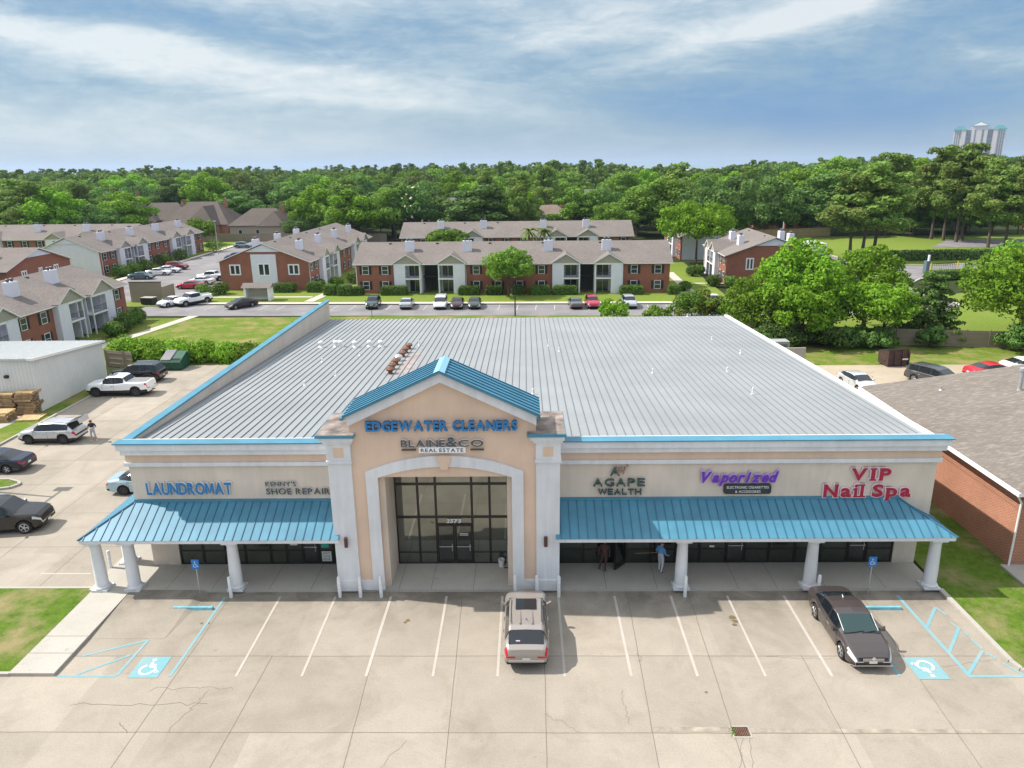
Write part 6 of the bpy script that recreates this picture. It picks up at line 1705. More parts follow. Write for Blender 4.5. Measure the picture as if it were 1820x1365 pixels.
def shed_and_shop():
    t = thing('metal_shed', 'white corrugated metal shed with a sloping roof at the left edge', 'shed', (-44.1, 29.4, 0))
    m = MB(); m.box(-13, 0, 0, 0, 0.1, 4.75); m.box(-0.1, 0.1, 0, 0, 10.6, 3.8); m.prism([(0.1, 3.8), (10.6, 3.8), (0.1, 4.7)], 0, -0.1, 0.0); m.box(-13, 10.5, 0, -0.1, 10.6, 3.8)
    m.build('wall', siding_mat('shed_siding', (0.66, 0.665, 0.66), 0.33, True, 0.9), t)
    m = MB(); m.add([(-13.2, -0.25, 4.86), (0.25, -0.25, 4.86), (0.25, 10.8, 3.86), (-13.2, 10.8, 3.86), (-13.2, -0.25, 4.70), (0.25, -0.25, 4.70), (0.25, 10.8, 3.70), (-13.2, 10.8, 3.70)], [(0, 1, 2, 3), (0, 4, 5, 1), (1, 5, 6, 2), (2, 6, 7, 3)], 0)
    x = -13.0
    while x < 0.2:
        m.add([(x - .02, -0.25, 4.86), (x + .02, -0.25, 4.86), (x + .02, -0.25, 4.90), (x - .02, -0.25, 4.90), (x - .02, 10.8, 3.86), (x + .02, 10.8, 3.86), (x + .02, 10.8, 3.90), (x - .02, 10.8, 3.90)], [(0, 1, 2, 3), (1, 5, 6, 2), (2, 6, 7, 3), (3, 7, 4, 0)], 0); x += 0.4
    m.build('roof', mat('shed_roof', (0.56, 0.58, 0.58), 0.5, 0.1, var=0.1), t)
    m = MB(); m.box(-0.27, -0.3, 4.66, 0.31, -0.2, 4.9); m.add([(0.27, -0.2, 4.66), (0.27, 10.8, 3.68), (0.27, 10.8, 3.9), (0.27, -0.2, 4.9)], [(0, 1, 2, 3)]); m.build('edge_trim', WHITE, t)
    m = MB()
    for k in range(12): m.box(-7.5, -0.06, 0.05 + k * 0.26, -3.4, -0.01, 0.29 + k * 0.26)
    m.build('roll_door', mat('door_pale_blue', (0.50, 0.60, 0.62), 0.6), t)
    m = MB(); m.box(-2.6, -0.25, 3.1, -2.3, 0, 3.35); m.build('wall_lamp', BLACK, t)

    # brick neighbour on the right
    b = thing('brick_shop', 'orange brick building with a grey shingle roof right of the plaza', 'building', (0, 0, 0))
    X, Y0, Y1, XE = 23.4, 2.9, 19.7, 64.0
    ez = 4.5; xr = 44.0; rzg = 7.42
    m = MB(); m.box(X, Y0, 0, X + 0.3, Y1, 4.2); m.box(X + 0.3, Y0, 0, XE, Y0 + 0.3, 4.2); m.box(X + 0.3, Y1 - 0.3, 0, XE, Y1, 4.2)
    m.prism([(X, 4.2), (XE + 0.6, 4.2), (xr, 7.2)], 1, Y0, Y0 + 0.3); m.prism([(X, 4.2), (XE + 0.6, 4.2), (xr, 7.2)], 1, Y1 - 0.3, Y1)
    m.build('brick_wall', BRICK2, b)
    m = MB()
    for k in range(3): m.box(X - 0.05 - 0.03 * (k == 1), Y0 - 0.05, 3.28 + k * 0.09, X - 0.002, Y1 - 0.02, 3.35 + k * 0.09)
    m.build('brick_course', BRICK2, b)
    s = (rzg - ez) / (xr - X + 0.7)
    m = MB(); m.add([(X - 0.7, Y0 - 0.6, ez), (xr, Y0 - 0.6, rzg), (xr, Y1 + 0.6, rzg), (X - 0.7, Y1 + 0.6, ez), (65, Y0 - 0.6, ez), (65, Y1 + 0.6, ez)], [(0, 1, 2, 3), (1, 4, 5, 2)]); rf = m.build('roof', SHINGLE2, b)
    m = MB(); m.box(X - 0.72, Y0 - 0.62, ez - 0.2, X - 0.6, Y1 + 0.62, ez + 0.01); m.add([(X - 0.6, Y0 - 0.62, ez - 0.2), (xr, Y0 - 0.62, rzg - 0.2), (xr, Y0 - 0.62, rzg + 0.0), (X - 0.6, Y0 - 0.62, ez + 0.01)], [(0, 1, 2, 3)]); m.build('gutter', WHITE, b)
    m = MB(); m.box(X - 0.6, Y0 - 0.6, ez - 0.12, X, Y1 + 0.6, ez - 0.08); m.build('soffit', mat('soffit_brown', (0.20, 0.13, 0.10), 0.8), b)
    m = MB(); m.bar((X - 0.66, Y0 - 0.4, ez - 0.15), (X - 0.14, Y0 - 0.1, ez - 0.75), 0.05, 8); m.bar((X - 0.14, Y0 - 0.1, ez - 0.75), (X - 0.14, Y0 - 0.1, 0.1), 0.05, 8); m.build('downspout', WHITE, b)
    def rz(x): return ez + s * (x - X + 0.7)
    m = MB(); m.lathe([(0.16, rz(31) - .05), (0.12, rz(31) + .1), (0.12, rz(31) + 1.3), (0.2, rz(31) + 1.3), (0.2, rz(31) + 1.5), (0.1, rz(31) + 1.55)], (31.0, 15.6, 0), 12); m.build('flue', STEEL, rf)
    m = MB(); m.add([(31.5, 14.6, rz(31.5) + .03), (32.3, 14.6, rz(32.3) + .03), (32.3, 15.3, rz(32.3) + .03), (31.5, 15.3, rz(31.5) + .03), (31.6, 14.7, rz(31.5) + .28), (32.2, 14.7, rz(32.3) + .2), (32.2, 15.2, rz(32.3) + .2), (31.6, 15.2, rz(31.5) + .28)], [(4, 5, 6, 7), (0, 1, 5, 4), (1, 2, 6, 5), (2, 3, 7, 6), (3, 0, 4, 7)]); m.build('roof_vent', BLACK, rf)
    for x, y in ((27.0, 17.5), (29.8, 8.0)):
        m = MB(); m.lathe([(0.2, rz(x) - .08), (0.07, rz(x) + .06), (0.07, rz(x) + .3)], (x, y, 0), 10); m.build('vent_pipe', STEEL, rf)
    m = MB(); m.box(X - 0.5, Y0 - 3.2, 0.02, 30, Y0 - 0.01, 0.22); o = m.build('doorstep', CONCRETE2, b)
    # pale block walls behind the plaza's rear right corner
    t = thing('utility_wall', 'low pale block wall by the rear right corner of the plaza', 'wall', (25.0, 43.2, 0)); 
    m = MB(); m.box(-1.2, 0, 0, 2.6, 0.2, 1.7); m.build('wall', CONCRETE2, t)
    t = thing('utility_box', 'grey louvred equipment box behind the low block wall', 'equipment box', (25.2, 45.2, 0)); m = MB(); m.box(-1, 0, 0, 1.4, 1.4, 1.9); m.build('casing', mat('casing_grey', (0.33, 0.34, 0.33), 0.7), t)
    m = MB()
    for k in range(6): m.box(-0.8, -0.03, 0.5 + k * 0.2, 1.2, 0, 0.58 + k * 0.2)
    m.build('louvre', BLACK, t)
shed_and_shop()

# ================================================================== fences, posts, small structures
def fence(label, pts, h, mate=None, post=2.4, cap=True):
    x0, y0 = pts[0]
    t = thing('wooden_fence', label, 'fence', (x0, y0, 0))
    b = MB(); pp = MB()
    for (xa, ya), (xb, yb) in zip(pts[:-1], pts[1:]):
        d = Vector((xb - xa, yb - ya)); L = d.length; d.normalize(); n = Vector((-d.y, d.x)) * 0.03
        A = (xa - x0, ya - y0); B = (xb - x0, yb - y0)
        b.prism([(A[0] - n.x, A[1] - n.y), (B[0] - n.x, B[1] - n.y), (B[0] + n.x, B[1] + n.y), (A[0] + n.x, A[1] + n.y)], 2, 0.03, h)
        k = 0.0
        while k <= L:
            px, py = A[0] + d.x * k, A[1] + d.y * k; q = MB(); q.box(px - 0.07, py - 0.1, 0, px + 0.07, py - 0.031, h + 0.12); q.build('post', WOOD_FENCE, t); k += post
        for z in (0.35, h * 0.5, h - 0.3):
            r = MB(); r.prism([(A[0] + n.x * 1.1 * -1 - 0, A[1] - 0.07), (B[0], B[1] - 0.07), (B[0], B[1] - 0.032), (A[0], A[1] - 0.032)], 2, z, z + 0.09); r.build('rail', WOOD_FENCE, t)
    b.build('boards', mate or WOOD_FENCE, t)
def extras():
    fence('weathered wooden fence under the trees behind the rear right yard', [(25, 56.5), (36, 51.8), (55, 48.6), (75, 46)], 1.9)
    fence('grey wooden fence behind the left parking of the apartments', [(-100, 183), (-60, 178.5), (-40, 176)], 2.3, post=6)
    fence('tan wooden fence at the back of the right lawn', [(52, 170), (66, 173.5), (84, 178.5)], 2.4, siding_mat('tan_fence', (0.40, 0.29, 0.14), 0.3, True, 0.4), post=4)
    fence('short wooden fence between the metal shed and the hedge', [(-46.6, 44.5), (-43.2, 43.4)], 1.8)
    t = thing('dumpster_screen', 'tall weathered wooden screen beside the apartment road', 'screen', (-61.5, 83.2, 0.05), rad(-2))
    m = MB(); m.box(-2.6, 0, 0, 2.6, 0.1, 3.2); m.build('boards', WOOD_FENCE, t); m = MB(); m.box(2.5, 0.1, 0, 2.6, 4, 2.4); m.box(-2.6, 0.1, 0, -2.5, 4, 2.4); m.build('side_boards', WOOD_FENCE, t)
    m = MB(); m.box(-2.7, -0.05, 3.2, 2.7, 0.15, 3.3); m.build('cap_rail', HOLLOW, t)
    t = thing('mail_kiosk', 'small white mailbox shelter with a brown roof before the gabled apartments', 'shelter', (-43.9, 84.2, 0.08), rad(-2))
    m = MB(); m.box(-2.1, 0.5, 0, 2.1, 0.7, 2.1); m.box(-2.1, -0.9, 0, -1.75, 0.5, 2.1); m.box(1.75, -0.9, 0, 2.1, 0.5, 2.1); m.build('wall', WHITE, t)
    m = MB(); m.add([(-2.4, -1.2, 2.1), (2.4, -1.2, 2.1), (2.4, 0.0, 2.75), (-2.4, 0.0, 2.75), (2.4, 1.2, 2.1), (-2.4, 1.2, 2.1)], [(0, 1, 2, 3), (3, 2, 4, 5), (0, 3, 5), (1, 4, 2)]); m.build('roof', SHINGLE, t)
    m = MB(); m.box(-1.6, 0.35, 0.5, 1.6, 0.49, 1.7); m.build('mailboxes', mat('mail_tan', (0.45, 0.42, 0.36), 0.6), t)
    # posts and poles
    t = thing('lamp_post', 'thin dark lamp post rising behind the plaza roof edge', 'lamp post', (-2.9, 69.8, 0))
    m = MB(); m.lathe([(0.1, 0), (0.06, 5.2)], (0, 0, 0), 8); m.build('pole', BLACK, t); m = MB(); m.lathe([(0.12, 5.2), (0.2, 5.35), (0.05, 5.5)], (0, 0, 0), 8); m.build('lamp_head', BLACK, t)
    t = thing('lamp_post', 'white-topped lamp post by the tan house at the left fence', 'lamp post', (-77, 150, 0))
    m = MB(); m.lathe([(0.14, 0), (0.09, 8)], (0, 0, 0), 8); m.build('pole', mat('pole_grey', (0.35, 0.34, 0.32), 0.7), t); m = MB(); m.box(-0.3, -0.5, 7.9, 0.3, 0.3, 8.1); m.build('lamp_head', STEEL, t)
    t = thing('sign_post', 'thin dark post on the grass between plaza roof and road', 'post', (-23, 69.8, 0)); m = MB(); m.bar((0, 0, 0), (0, 0, 2.0), 0.04, 6); m.build('post', BLACK, t); m = MB(); m.box(-0.2, -0.03, 1.6, 0.2, -0.02, 2.0); m.build('plate', STEEL, t)
    # keypad gate on the entrance road
    t = thing('road_gate', 'black swing gate with yellow posts across the entrance road', 'gate', (77.5, 108.5, 0.0), rad(20))
    m = MB()
    for k in range(14): m.box(-3 + k * 0.45, -0.02, 0.2, -2.96 + k * 0.45, 0.02, 1.6)
    m.box(-3, -0.03, 1.5, 3, 0.03, 1.58); m.box(-3, -0.03, 0.2, 3, 0.03, 0.28); m.build('grille', BLACK, t)
    yl = mat('safety_yellow', (0.60, 0.42, 0.02), 0.6)
    for x in (-3.3, 3.3): m = MB(); m.cyl(x, 0, 0, 1.7, 0.12, 10); m.build('post', yl, t)
    m = MB(); m.box(-5.6, -1.0, 0, -4.8, -0.3, 2.3); m.build('control_box', mat('gate_box', (0.10, 0.16, 0.18), 0.6), t); m = MB(); m.box(-5.35, -1.1, 2.3, -5.05, -0.8, 3.4); m.build('panel', WHITE, t)
    t = thing('iron_fence', 'low black iron fence along the entrance road', 'fence', (81, 108, 0), rad(16))
    m = MB()
    for k in range(40): m.box(k * 0.5, -0.02, 0, k * 0.5 + 0.035, 0.02, 1.3)
    m.box(0, -0.025, 1.2, 20, 0.025, 1.26); m.box(0, -0.025, 0.15, 20, 0.025, 0.2); m.build('bars', BLACK, t)
    t = thing('flag_pole', 'flag pole with a limp red and white flag by the right apartments', 'flag', (57.5, 140, 0)); m = MB(); m.bar((0, 0, 0), (0, 0, 7), 0.07, 6); m.build('pole', WHITE, t)
    m = MB(); m.add([(0.05, 0, 6.8), (0.5, 0.1, 6.5), (0.42, 0.15, 5.4), (0.05, 0, 5.6)], [(0, 1, 2, 3)]); m.build('flag_cloth', mat('flag_red', (0.5, 0.2, 0.18), 0.8), t)
extras()

# ================================================================== trees and shrubs
LEAF = {
    'bright': leaf_mat('leaf_bright', (0.095, 0.195, 0.010), (0.21, 0.375, 0.022), (0.17, 0.33, 0.022), 0.32),
    'mid': leaf_mat('leaf_mid', (0.085, 0.17, 0.018), (0.205, 0.335, 0.042), None, 0.32),
    'dark': leaf_mat('leaf_dark', (0.060, 0.128, 0.026), (0.145, 0.24, 0.052), None, 0.32),
    'olive': leaf_mat('leaf_olive', (0.085, 0.130, 0.028), (0.185, 0.235, 0.065), None, 0.32),
    'pine': leaf_mat('leaf_pine', (0.085, 0.155, 0.026), (0.205, 0.30, 0.056), (0.22, 0.26, 0.06), 0.32),
    'hedge': leaf_mat('leaf_hedge', (0.050, 0.105, 0.014), (0.125, 0.21, 0.028), None, 0.3),
    'reddish': leaf_mat('leaf_reddish', (0.06, 0.13, 0.016), (0.14, 0.23, 0.026), (0.24, 0.16, 0.04), 0.3),
}
RNG = np.random.default_rng(11)

def leaf_quads(cent, normal, size, rng, aspect=0.75, droop=0.0):
    """one small leaf spray (bent quad) per centre"""
    n = len(cent)
    nn = normal + rng.normal(0, 0.42, (n, 3)); nn /= np.linalg.norm(nn, axis=1)[:, None] + 1e-9
    a = rng.normal(0, 1, (n, 3)); a[:, 2] -= droop; u = a - (a * nn).sum(1)[:, None] * nn; u /= np.linalg.norm(u, axis=1)[:, None] + 1e-9
    v = np.cross(nn, u)
    s = size * rng.uniform(0.6, 1.3, n)[:, None]
    P = np.stack([cent - u * s - v * s * aspect * .5, cent - v * s * aspect, cent + u * s * .9 , cent + v * s * aspect * 0.9], 1)
    return P.reshape(-1, 3)

def quads_mesh(name, P, m):
    n = len(P) // 4
    me = bpy.data.meshes.new(name)
    me.vertices.add(n * 4); me.vertices.foreach_set('co', P.astype(np.float32).ravel())
    me.loops.add(n * 4); me.loops.foreach_set('vertex_index', np.arange(n * 4, dtype=np.int32))
    me.polygons.add(n); me.polygons.foreach_set('loop_start', np.arange(0, n * 4, 4, dtype=np.int32)); me.polygons.foreach_set('loop_total', np.full(n, 4, dtype=np.int32))
    me.materials.append(m); me.update(); me.validate()
    return me

def clump_crown(rng, clumps, nleaf, size, flat=0.75, droop=0.0):
    """clumps: rows of x,y,z,r; leaves lie over each clump's upper shell"""
    out = []
    tot = sum(c[3] ** 2 for c in clumps)
    for x, y, z, r in clumps:
        k = max(12, int(nleaf * r * r / tot))
        d = rng.normal(0, 1, (k, 3)); d[:, 2] = d[:, 2] * 0.9 + 0.25; d /= np.linalg.norm(d, axis=1)[:, None]
        rr = r * (0.72 + 0.34 * rng.random(k) ** 0.6)[:, None] * (1 + 0.16 * np.sin(d[:, :1] * 7 + x * 3) * np.cos(d[:, 1:2] * 6 + y * 2))
        p = d * rr * np.array([1, 1, flat]) + np.array([x, y, z])
        out.append(leaf_quads(p, d, size, rng, 0.75, droop))
    return np.concatenate(out)

def broad_clumps(rng, h, r, base=0.28, n=26, cr=0.34):
    """clump centres filling an uneven rounded crown"""
    out = []; zc = h * (base + (1 - base) * 0.52); hz = h * (1 - base) * 0.5
    lob = rng.uniform(0.78, 1.15, 8)
    i = 0
    while len(out) < n and i < 4000:
        i += 1
        d = rng.normal(0, 1, 3); d /= np.linalg.norm(d)
        a = math.atan2(d[1], d[0]); k = lob[int((a + PI) / (2 * PI) * 8) % 8]
        q = rng.uniform(0.5, 0.95) if len(out) > n * 0.25 else rng.uniform(0.1, 0.55)
        if d[2] < -0.55: continue
        p = np.array([d[0] * r * q * k, d[1] * r * q * k, zc + d[2] * hz * q * (1.0 if d[2] > 0 else 0.85)])
        c = r * cr * rng.uniform(0.72, 1.2)
        if all(np.linalg.norm(p - np.array(o[:3])) > 0.62 * (c + o[3]) for o in out): out.append((*p, c))
    return out

def trunk_mesh(rng, h, r0, clumps, n=6, lean=(0, 0), top=0.72):
    m = MB()
    pts = []
    for k in range(6):
        f = k / 5; pts.append((lean[0] * f + rng.normal(0, .04) * h * .06 * f, lean[1] * f + rng.normal(0, .04) * h * .06 * f, -0.05 + h * top * f))
    for k in range(5): m.bar(pts[k], pts[k + 1], r0 * (1 - 0.16 * k) * (1.25 if k == 0 else 1), 8, r0 * (1 - 0.16 * (k + 1)))
    if clumps:
        sel = sorted(clumps, key=lambda c: -c[3])[:n]
        for c in sel:
            k = 2 if c[2] < h * 0.55 else 3
            a = Vector(pts[k]); b = Vector(c[:3]); mid = a.lerp(b, 0.5) + Vector((0, 0, -0.05 * h * 0.3))
            m.bar(a, mid, r0 * 0.5, 6, r0 * 0.32); m.bar(mid, b, r0 * 0.32, 5, r0 * 0.1)
    return m.mesh('trunk', BARK, 60)

def tree_kind(key, seed):
    rng = np.random.default_rng(seed)
    if key.startswith('pine'):
        h = 20.0; cl = []
        n = 36
        for i in range(n):
            f = 0.36 + 0.62 * (i + rng.random()) / n
            z = h * f; rad_ = 4.4 * (1.15 - abs(f - 0.58) * 1.35) * rng.uniform(0.3, 1.0); a = rng.uniform(0, 2 * PI)
            cl.append((rad_ * math.cos(a), rad_ * math.sin(a), z, rng.uniform(1.2, 1.95) * (1.25 - 0.45 * f)))
        cl += [(0, 0, h * .97, 1.2), (0.4, 0.3, h * .86, 1.6), (-.5, .2, h * .74, 1.6)]
        P = clump_crown(rng, cl, 7600, 0.30, 0.62)
        return dict(crown=quads_mesh('crown', P, LEAF['pine']), trunk=trunk_mesh(rng, h, 0.28, cl, 12, (rng.normal(0, .5), rng.normal(0, .5)), 0.95), h=h, r=4.2)
    spec = {'oak': ('dark', 12, 6.4, .05, 30, 7800, .31), 'round': ('mid', 12, 5.6, .04, 26, 7000, .29), 'light': ('bright', 12, 5.2, .04, 24, 6600, .28), 'olive': ('olive', 13, 5.4, .06, 28, 7000, .29), 'tall': ('mid', 16, 5.0, .08, 32, 7600, .31), 'darktall': ('dark', 15, 4.8, .06, 30, 7200, .31)}[key]
    lf, h, r, base, n, nl, sz = spec
    cl = broad_clumps(rng, h, r, base, n)
    return dict(crown=quads_mesh('crown', clump_crown(rng, cl, nl, sz), LEAF[lf]), trunk=trunk_mesh(rng, h, 0.32, cl, 7), h=h, r=r)

KINDS_ = {}
for key, n in (('oak', 2), ('round', 2), ('light', 2), ('olive', 2), ('tall', 2), ('darktall', 1), ('pine', 3)):
    KINDS_[key] = [tree_kind(key, 100 + i * 17 + len(key) * 7 + ord(key[0])) for i in range(n)]

def plant(name, label, cat, x, y, crown, trunk, rz=0, s=(1, 1, 1), group=None, z=0.0):
    t = thing(name, label, cat, (x, y, z), rz, group); t.scale = s
    if trunk: link('trunk', trunk, t)
    link('crown', crown, t)
    return t

def kind_tree(key, label, x, y, h, r=None, group=None, name=None, i=0, rz=None):
    k = KINDS_[key][i % len(KINDS_[key])]
    sz = h / k['h']; sr = (r / k['r']) if r else sz
    return plant(name or ('pine_tree' if key == 'pine' else 'broadleaf_tree'), label, 'tree', x, y, k['crown'], k['trunk'], random.uniform(0, 6.28) if rz is None else rz, (sr, sr, sz), group)

def custom_tree(name, label, x, y, clumps, leaf, nleaf, size, h, trunk_r=0.25, lean=(0, 0), flat=0.8, droop=0.0, cat='tree', seed=1, limbs=8, top=0.72):
    rng = np.random.default_rng(seed)
    P = clump_crown(rng, clumps, nleaf, size, flat, droop)
    return plant(name, label, cat, x, y, quads_mesh('crown', P, LEAF[leaf]), trunk_mesh(rng, h, trunk_r, clumps, limbs, lean, top) if trunk_r else None)

def near_trees():
    def broad(name, label, x, y, h, r, leaf, nl, size, base=.2, n=34, seed=1, cr=.32, tr=.25, flat=.8, droop=0.0, limbs=10, sub=True):
        rng = np.random.default_rng(seed)
        cl = broad_clumps(rng, h, r, base, n, cr)
        small = []
        if sub:      # twigs that break the outline
            for (a, b, c, q) in cl:
                for _ in range(5):
                    d = rng.normal(0, 1, 3); d[2] += .3; d /= np.linalg.norm(d); small.append((a + d[0] * q, b + d[1] * q, c + d[2] * q * .8, q * rng.uniform(.26, .46)))
        return custom_tree(name, label, x, y, cl + small, leaf, nl, size, h, tr, (0, 0), flat, droop, 'tree', seed, limbs)
    # vine-covered clump right behind the plaza: three trunks grown together are three trees
    broad('broadleaf_tree', 'tallest leafy tree of the vine-hung clump behind the roof corner', 30.8, 56.0, 10.7, 5.2, 'bright', 19000, .19, .03, 44, 3, .30, .3, droop=.6)
    broad('broadleaf_tree', 'lower leafy tree at the left of the vine-hung clump, against the roof edge', 26.2, 55.5, 7.2, 4.0, 'bright', 9000, .18, .05, 30, 4, .32, .22, droop=.6)
    broad('broadleaf_tree', 'leafy tree at the front of the vine-hung clump, reaching the rear yard', 30.2, 51.5, 7.0, 3.8, 'bright', 9000, .18, .05, 30, 5, .32, .22, droop=.6)
    broad('broadleaf_tree', 'yellow-green tree with a tight round crown in the middle of the right trees', 40.6, 59.0, 9.6, 4.4, 'bright', 10000, .18, .34, 30, 6, .30, .28)
    broad('broadleaf_tree', 'small bright round-crowned tree over the fence near the brown dumpster', 39.4, 51.5, 6.9, 3.4, 'bright', 10000, .18, .26, 28, 7, .32, .22)
    broad('broadleaf_tree', 'big leafy tree cut by the right edge of the picture', 54.5, 51.0, 10.0, 6.0, 'bright', 15000, .19, .10, 44, 9, .28, .32)
    broad('broadleaf_tree', 'leafy tree behind the big one at the right edge', 60.5, 58.0, 11.0, 5.0, 'bright', 9000, .2, .15, 34, 10, .30, .3)
    broad('broadleaf_tree', 'leafy tree at the right side of the vine-hung clump, over the pale block wall', 34.0, 54.0, 7.4, 3.8, 'bright', 9000, .18, .05, 30, 14, .32, .22, droop=.6)
    # dark layered tree with drooping sprays
    rng = np.random.default_rng(21); cl = []
    for k in range(9):
        z = 0.9 + k * 0.86; R = 3.6 * (1 - k / 11.0)
        for j in range(max(3, 7 - k // 2)):
            a = 2 * PI * j / max(3, 7 - k // 2) + k * .7 + rng.normal(0, .2)
            for q in (0.45, 0.8, 1.05): cl.append((R * q * math.cos(a), R * q * math.sin(a), z - .25 * q + rng.normal(0, .12), .75 - .2 * q))
    custom_tree('layered_tree', 'dark tree with flat drooping layers between the round tree and the right edge', 45.2, 53.0, cl, 'dark', 9000, .17, 8.2, .2, flat=.45, seed=22, limbs=14, top=.9)
    # undergrowth along the fence
    for i, (x, y, r, h) in enumerate(((27.5, 50.5, 2.2, 2.6), (32.6, 50.2, 2.0, 2.4), (35.8, 50.4, 1.8, 2.2), (38.6, 50.0, 1.5, 2.0), (52.2, 47.4, 1.8, 2.6), (57.0, 46.6, 2.2, 3.0), (44.2, 50.3, 1.4, 2.2), (24.2, 48.6, 1.8, 2.4))):
        broad('shrub', ['dark shrub at the left foot of the vine-hung clump', 'dark shrub in front of the vine-hung clump', 'dark shrub against the fence left of the brown dumpster', 'dark shrub against the fence right behind the brown dumpster', 'dark shrub at the fence end by the big right-edge tree', 'tall dark shrub under the big right-edge tree', 'dark shrub under the drooping layered tree', 'dark shrub beside the pale block wall'][i], x, y, h, r, 'dark', 2600, .16, .0, 14, 60 + i, .42, .05, sub=False, limbs=3)
    # behind the roof edge
    broad('shrub', 'rounded reddish-green bush behind the far roof edge', 21.0, 66.8, 3.6, 2.7, 'reddish', 5200, .16, .0, 24, 31, .36, .12, sub=False)
    broad('shrub', 'smaller reddish-green bush right of the rounded one', 24.1, 66.2, 2.7, 2.0, 'reddish', 3200, .16, .0, 16, 32, .4, .1, sub=False)
    broad('shrub', 'bright leafy shoots rising over the far roof edge', 10.3, 65.0, 3.0, 2.0, 'bright', 2200, .16, .1, 18, 33, .34, .08)
    broad('shrub', 'low green bush just over the far roof edge, left of the reddish bush', 16.4, 66.0, 1.7, 1.8, 'mid', 2200, .16, .0, 16, 34, .36, .08, sub=False)
    broad('broadleaf_tree', 'dense round tree in front of the middle apartments', -4.1, 85.4, 7.3, 3.3, 'mid', 9000, .17, .30, 30, 41, .34, .16)
    broad('broadleaf_tree', 'tall spreading light-green tree right of the middle apartments', 33.8, 121.5, 11.9, 7.4, 'light' if False else 'bright', 12000, .26, .34, 44, 42, .26, .3)
    broad('broadleaf_tree', 'wide umbrella-shaped tree between the middle and back apartments', -17.4, 121.0, 8.6, 6.2, 'mid', 9000, .26, .38, 40, 43, .28, .25, flat=.55)
    broad('broadleaf_tree', 'small bright round tree by the left wooden fence', -90.5, 172.0, 6.6, 4.0, 'bright', 4200, .28, .2, 22, 44, .36, .2)
    broad('broadleaf_tree', 'bright tree standing before the wide brown hip roof', -121.0, 197, 8.0, 3.2, 'bright', 4200, .32, .1, 24, 45, .36, .25)
    # magnolia with pale blossom, right of the left gabled block
    broad('magnolia_tree', 'dark magnolia tree with pale blossoms behind the back apartments', -33.0, 182.0, 15.5, 5.4, 'dark', 6500, .32, .08, 36, 46, .3, .3)
    rng = np.random.default_rng(47)
    mgl = [o for o in COL.objects if o.name.startswith('magnolia_tree')][0]
    d = rng.normal(0, 1, (70, 3)); d /= np.linalg.norm(d, axis=1)[:, None]; P = leaf_quads(d * np.array([5.2, 5.2, 7.0]) * .95 + np.array([0, 0, 8.4]), d, .42, rng)
    link('blossom', quads_mesh('blossom', P, mat('blossom_cream', (0.55, 0.50, 0.38), 0.8)), mgl)
    # palms between the two long blocks
    for px, py, h, lab in ((-0.6, 118, 7.6, 'fuller palm between the middle and back apartments'), (2.6, 119.5, 7.4, 'thinner yellowish palm right of the fuller one')):
        rng = np.random.default_rng(int(px * 10) + 50); out = []
        for k in range(34):
            a = rng.uniform(0, 2 * PI); el = rng.uniform(-.5, 1.2); L = rng.uniform(1.6, 2.3); pts = []
            for q in range(7):
                f = q / 6; pts.append((math.cos(a) * L * f * math.cos(el * (1 - f * .6)), math.sin(a) * L * f * math.cos(el * (1 - f * .6)), h + L * f * math.sin(el) - 1.1 * f * f * L * .6))
            for q in range(6):
                p0, p1 = Vector(pts[q]), Vector(pts[q + 1]); dd = (p1 - p0); sd = dd.cross(Vector((0, 0, 1))).normalized() * (0.34 * (1 - q / 8))
                out += [p0, p0 + sd * 1 + Vector((0, 0, -.12)), p1 + sd * .8 + Vector((0, 0, -.12)), p1]; out += [p0, p1, p1 - sd * .8 + Vector((0, 0, -.12)), p0 - sd + Vector((0, 0, -.12))]
        cr = quads_mesh('crown', np.array([tuple(v) for v in out]), LEAF['olive'])
        m = MB(); m.bar((0, 0, 0), (0, 0, h), .22, 8, .18); plant('palm_tree', lab, 'palm', px, py, cr, m.mesh('trunk', BARK))
    # tall pines over the right lawn
    g = 'tall pines on the right lawn'
    for i, (x, y, h, r, lab) in enumerate(((68.2, 128.2, 18.5, 5.2, 'left pine of the trio on the right lawn'), (70.6, 128.0, 20.5, 5.0, 'middle pine of the trio on the right lawn'), (72.8, 127.6, 19.0, 5.6, 'right leaning pine of the trio on the right lawn'),
        (106, 167, 24, 5.2, 'pine at the left end of the right-hand grove'), (107.2, 163.5, 22.5, 5, 'second pine from the left in the right-hand grove'), (108.0, 159, 25, 5.2, 'thick-crowned pine in the middle of the right-hand grove'), (110.8, 161.5, 23, 5, 'pine behind the thick-crowned one in the grove'),
        (108.3, 146.2, 21, 4.6, 'front pine of the right-hand grove, before the road'), (112.2, 146.0, 19, 4.6, 'short pine beside the front pine of the grove'), (116.5, 140.5, 23, 5, 'pine whose dark trunk stands before the pale building'), (121.0, 141.5, 24, 5.4, 'pine leaning at the right edge of the picture'), (126, 158, 25, 5.6, 'pine far back at the right edge'), (99, 178, 23, 5.4, 'pine at the back of the lawn, left of the grove'))):
        kind_tree('pine', lab, x, y, h * .95, r * 1.08, g, i=i)
    kind_tree('pine', 'lone pine with bare trunk in the middle of the wood', 41.5, 190, 19.8, 5.2, i=1); kind_tree('pine', 'tall dark pine at the far left behind the apartments', -140, 178, 17.5, 5.2, i=2); kind_tree('pine', 'second dark pine at the far left edge', -150, 186, 18.0, 5.6, i=0)
    kind_tree('pine', 'shaggy dark pine behind the left gabled block', -50, 178, 15.5, 6.0, i=1)
near_trees()

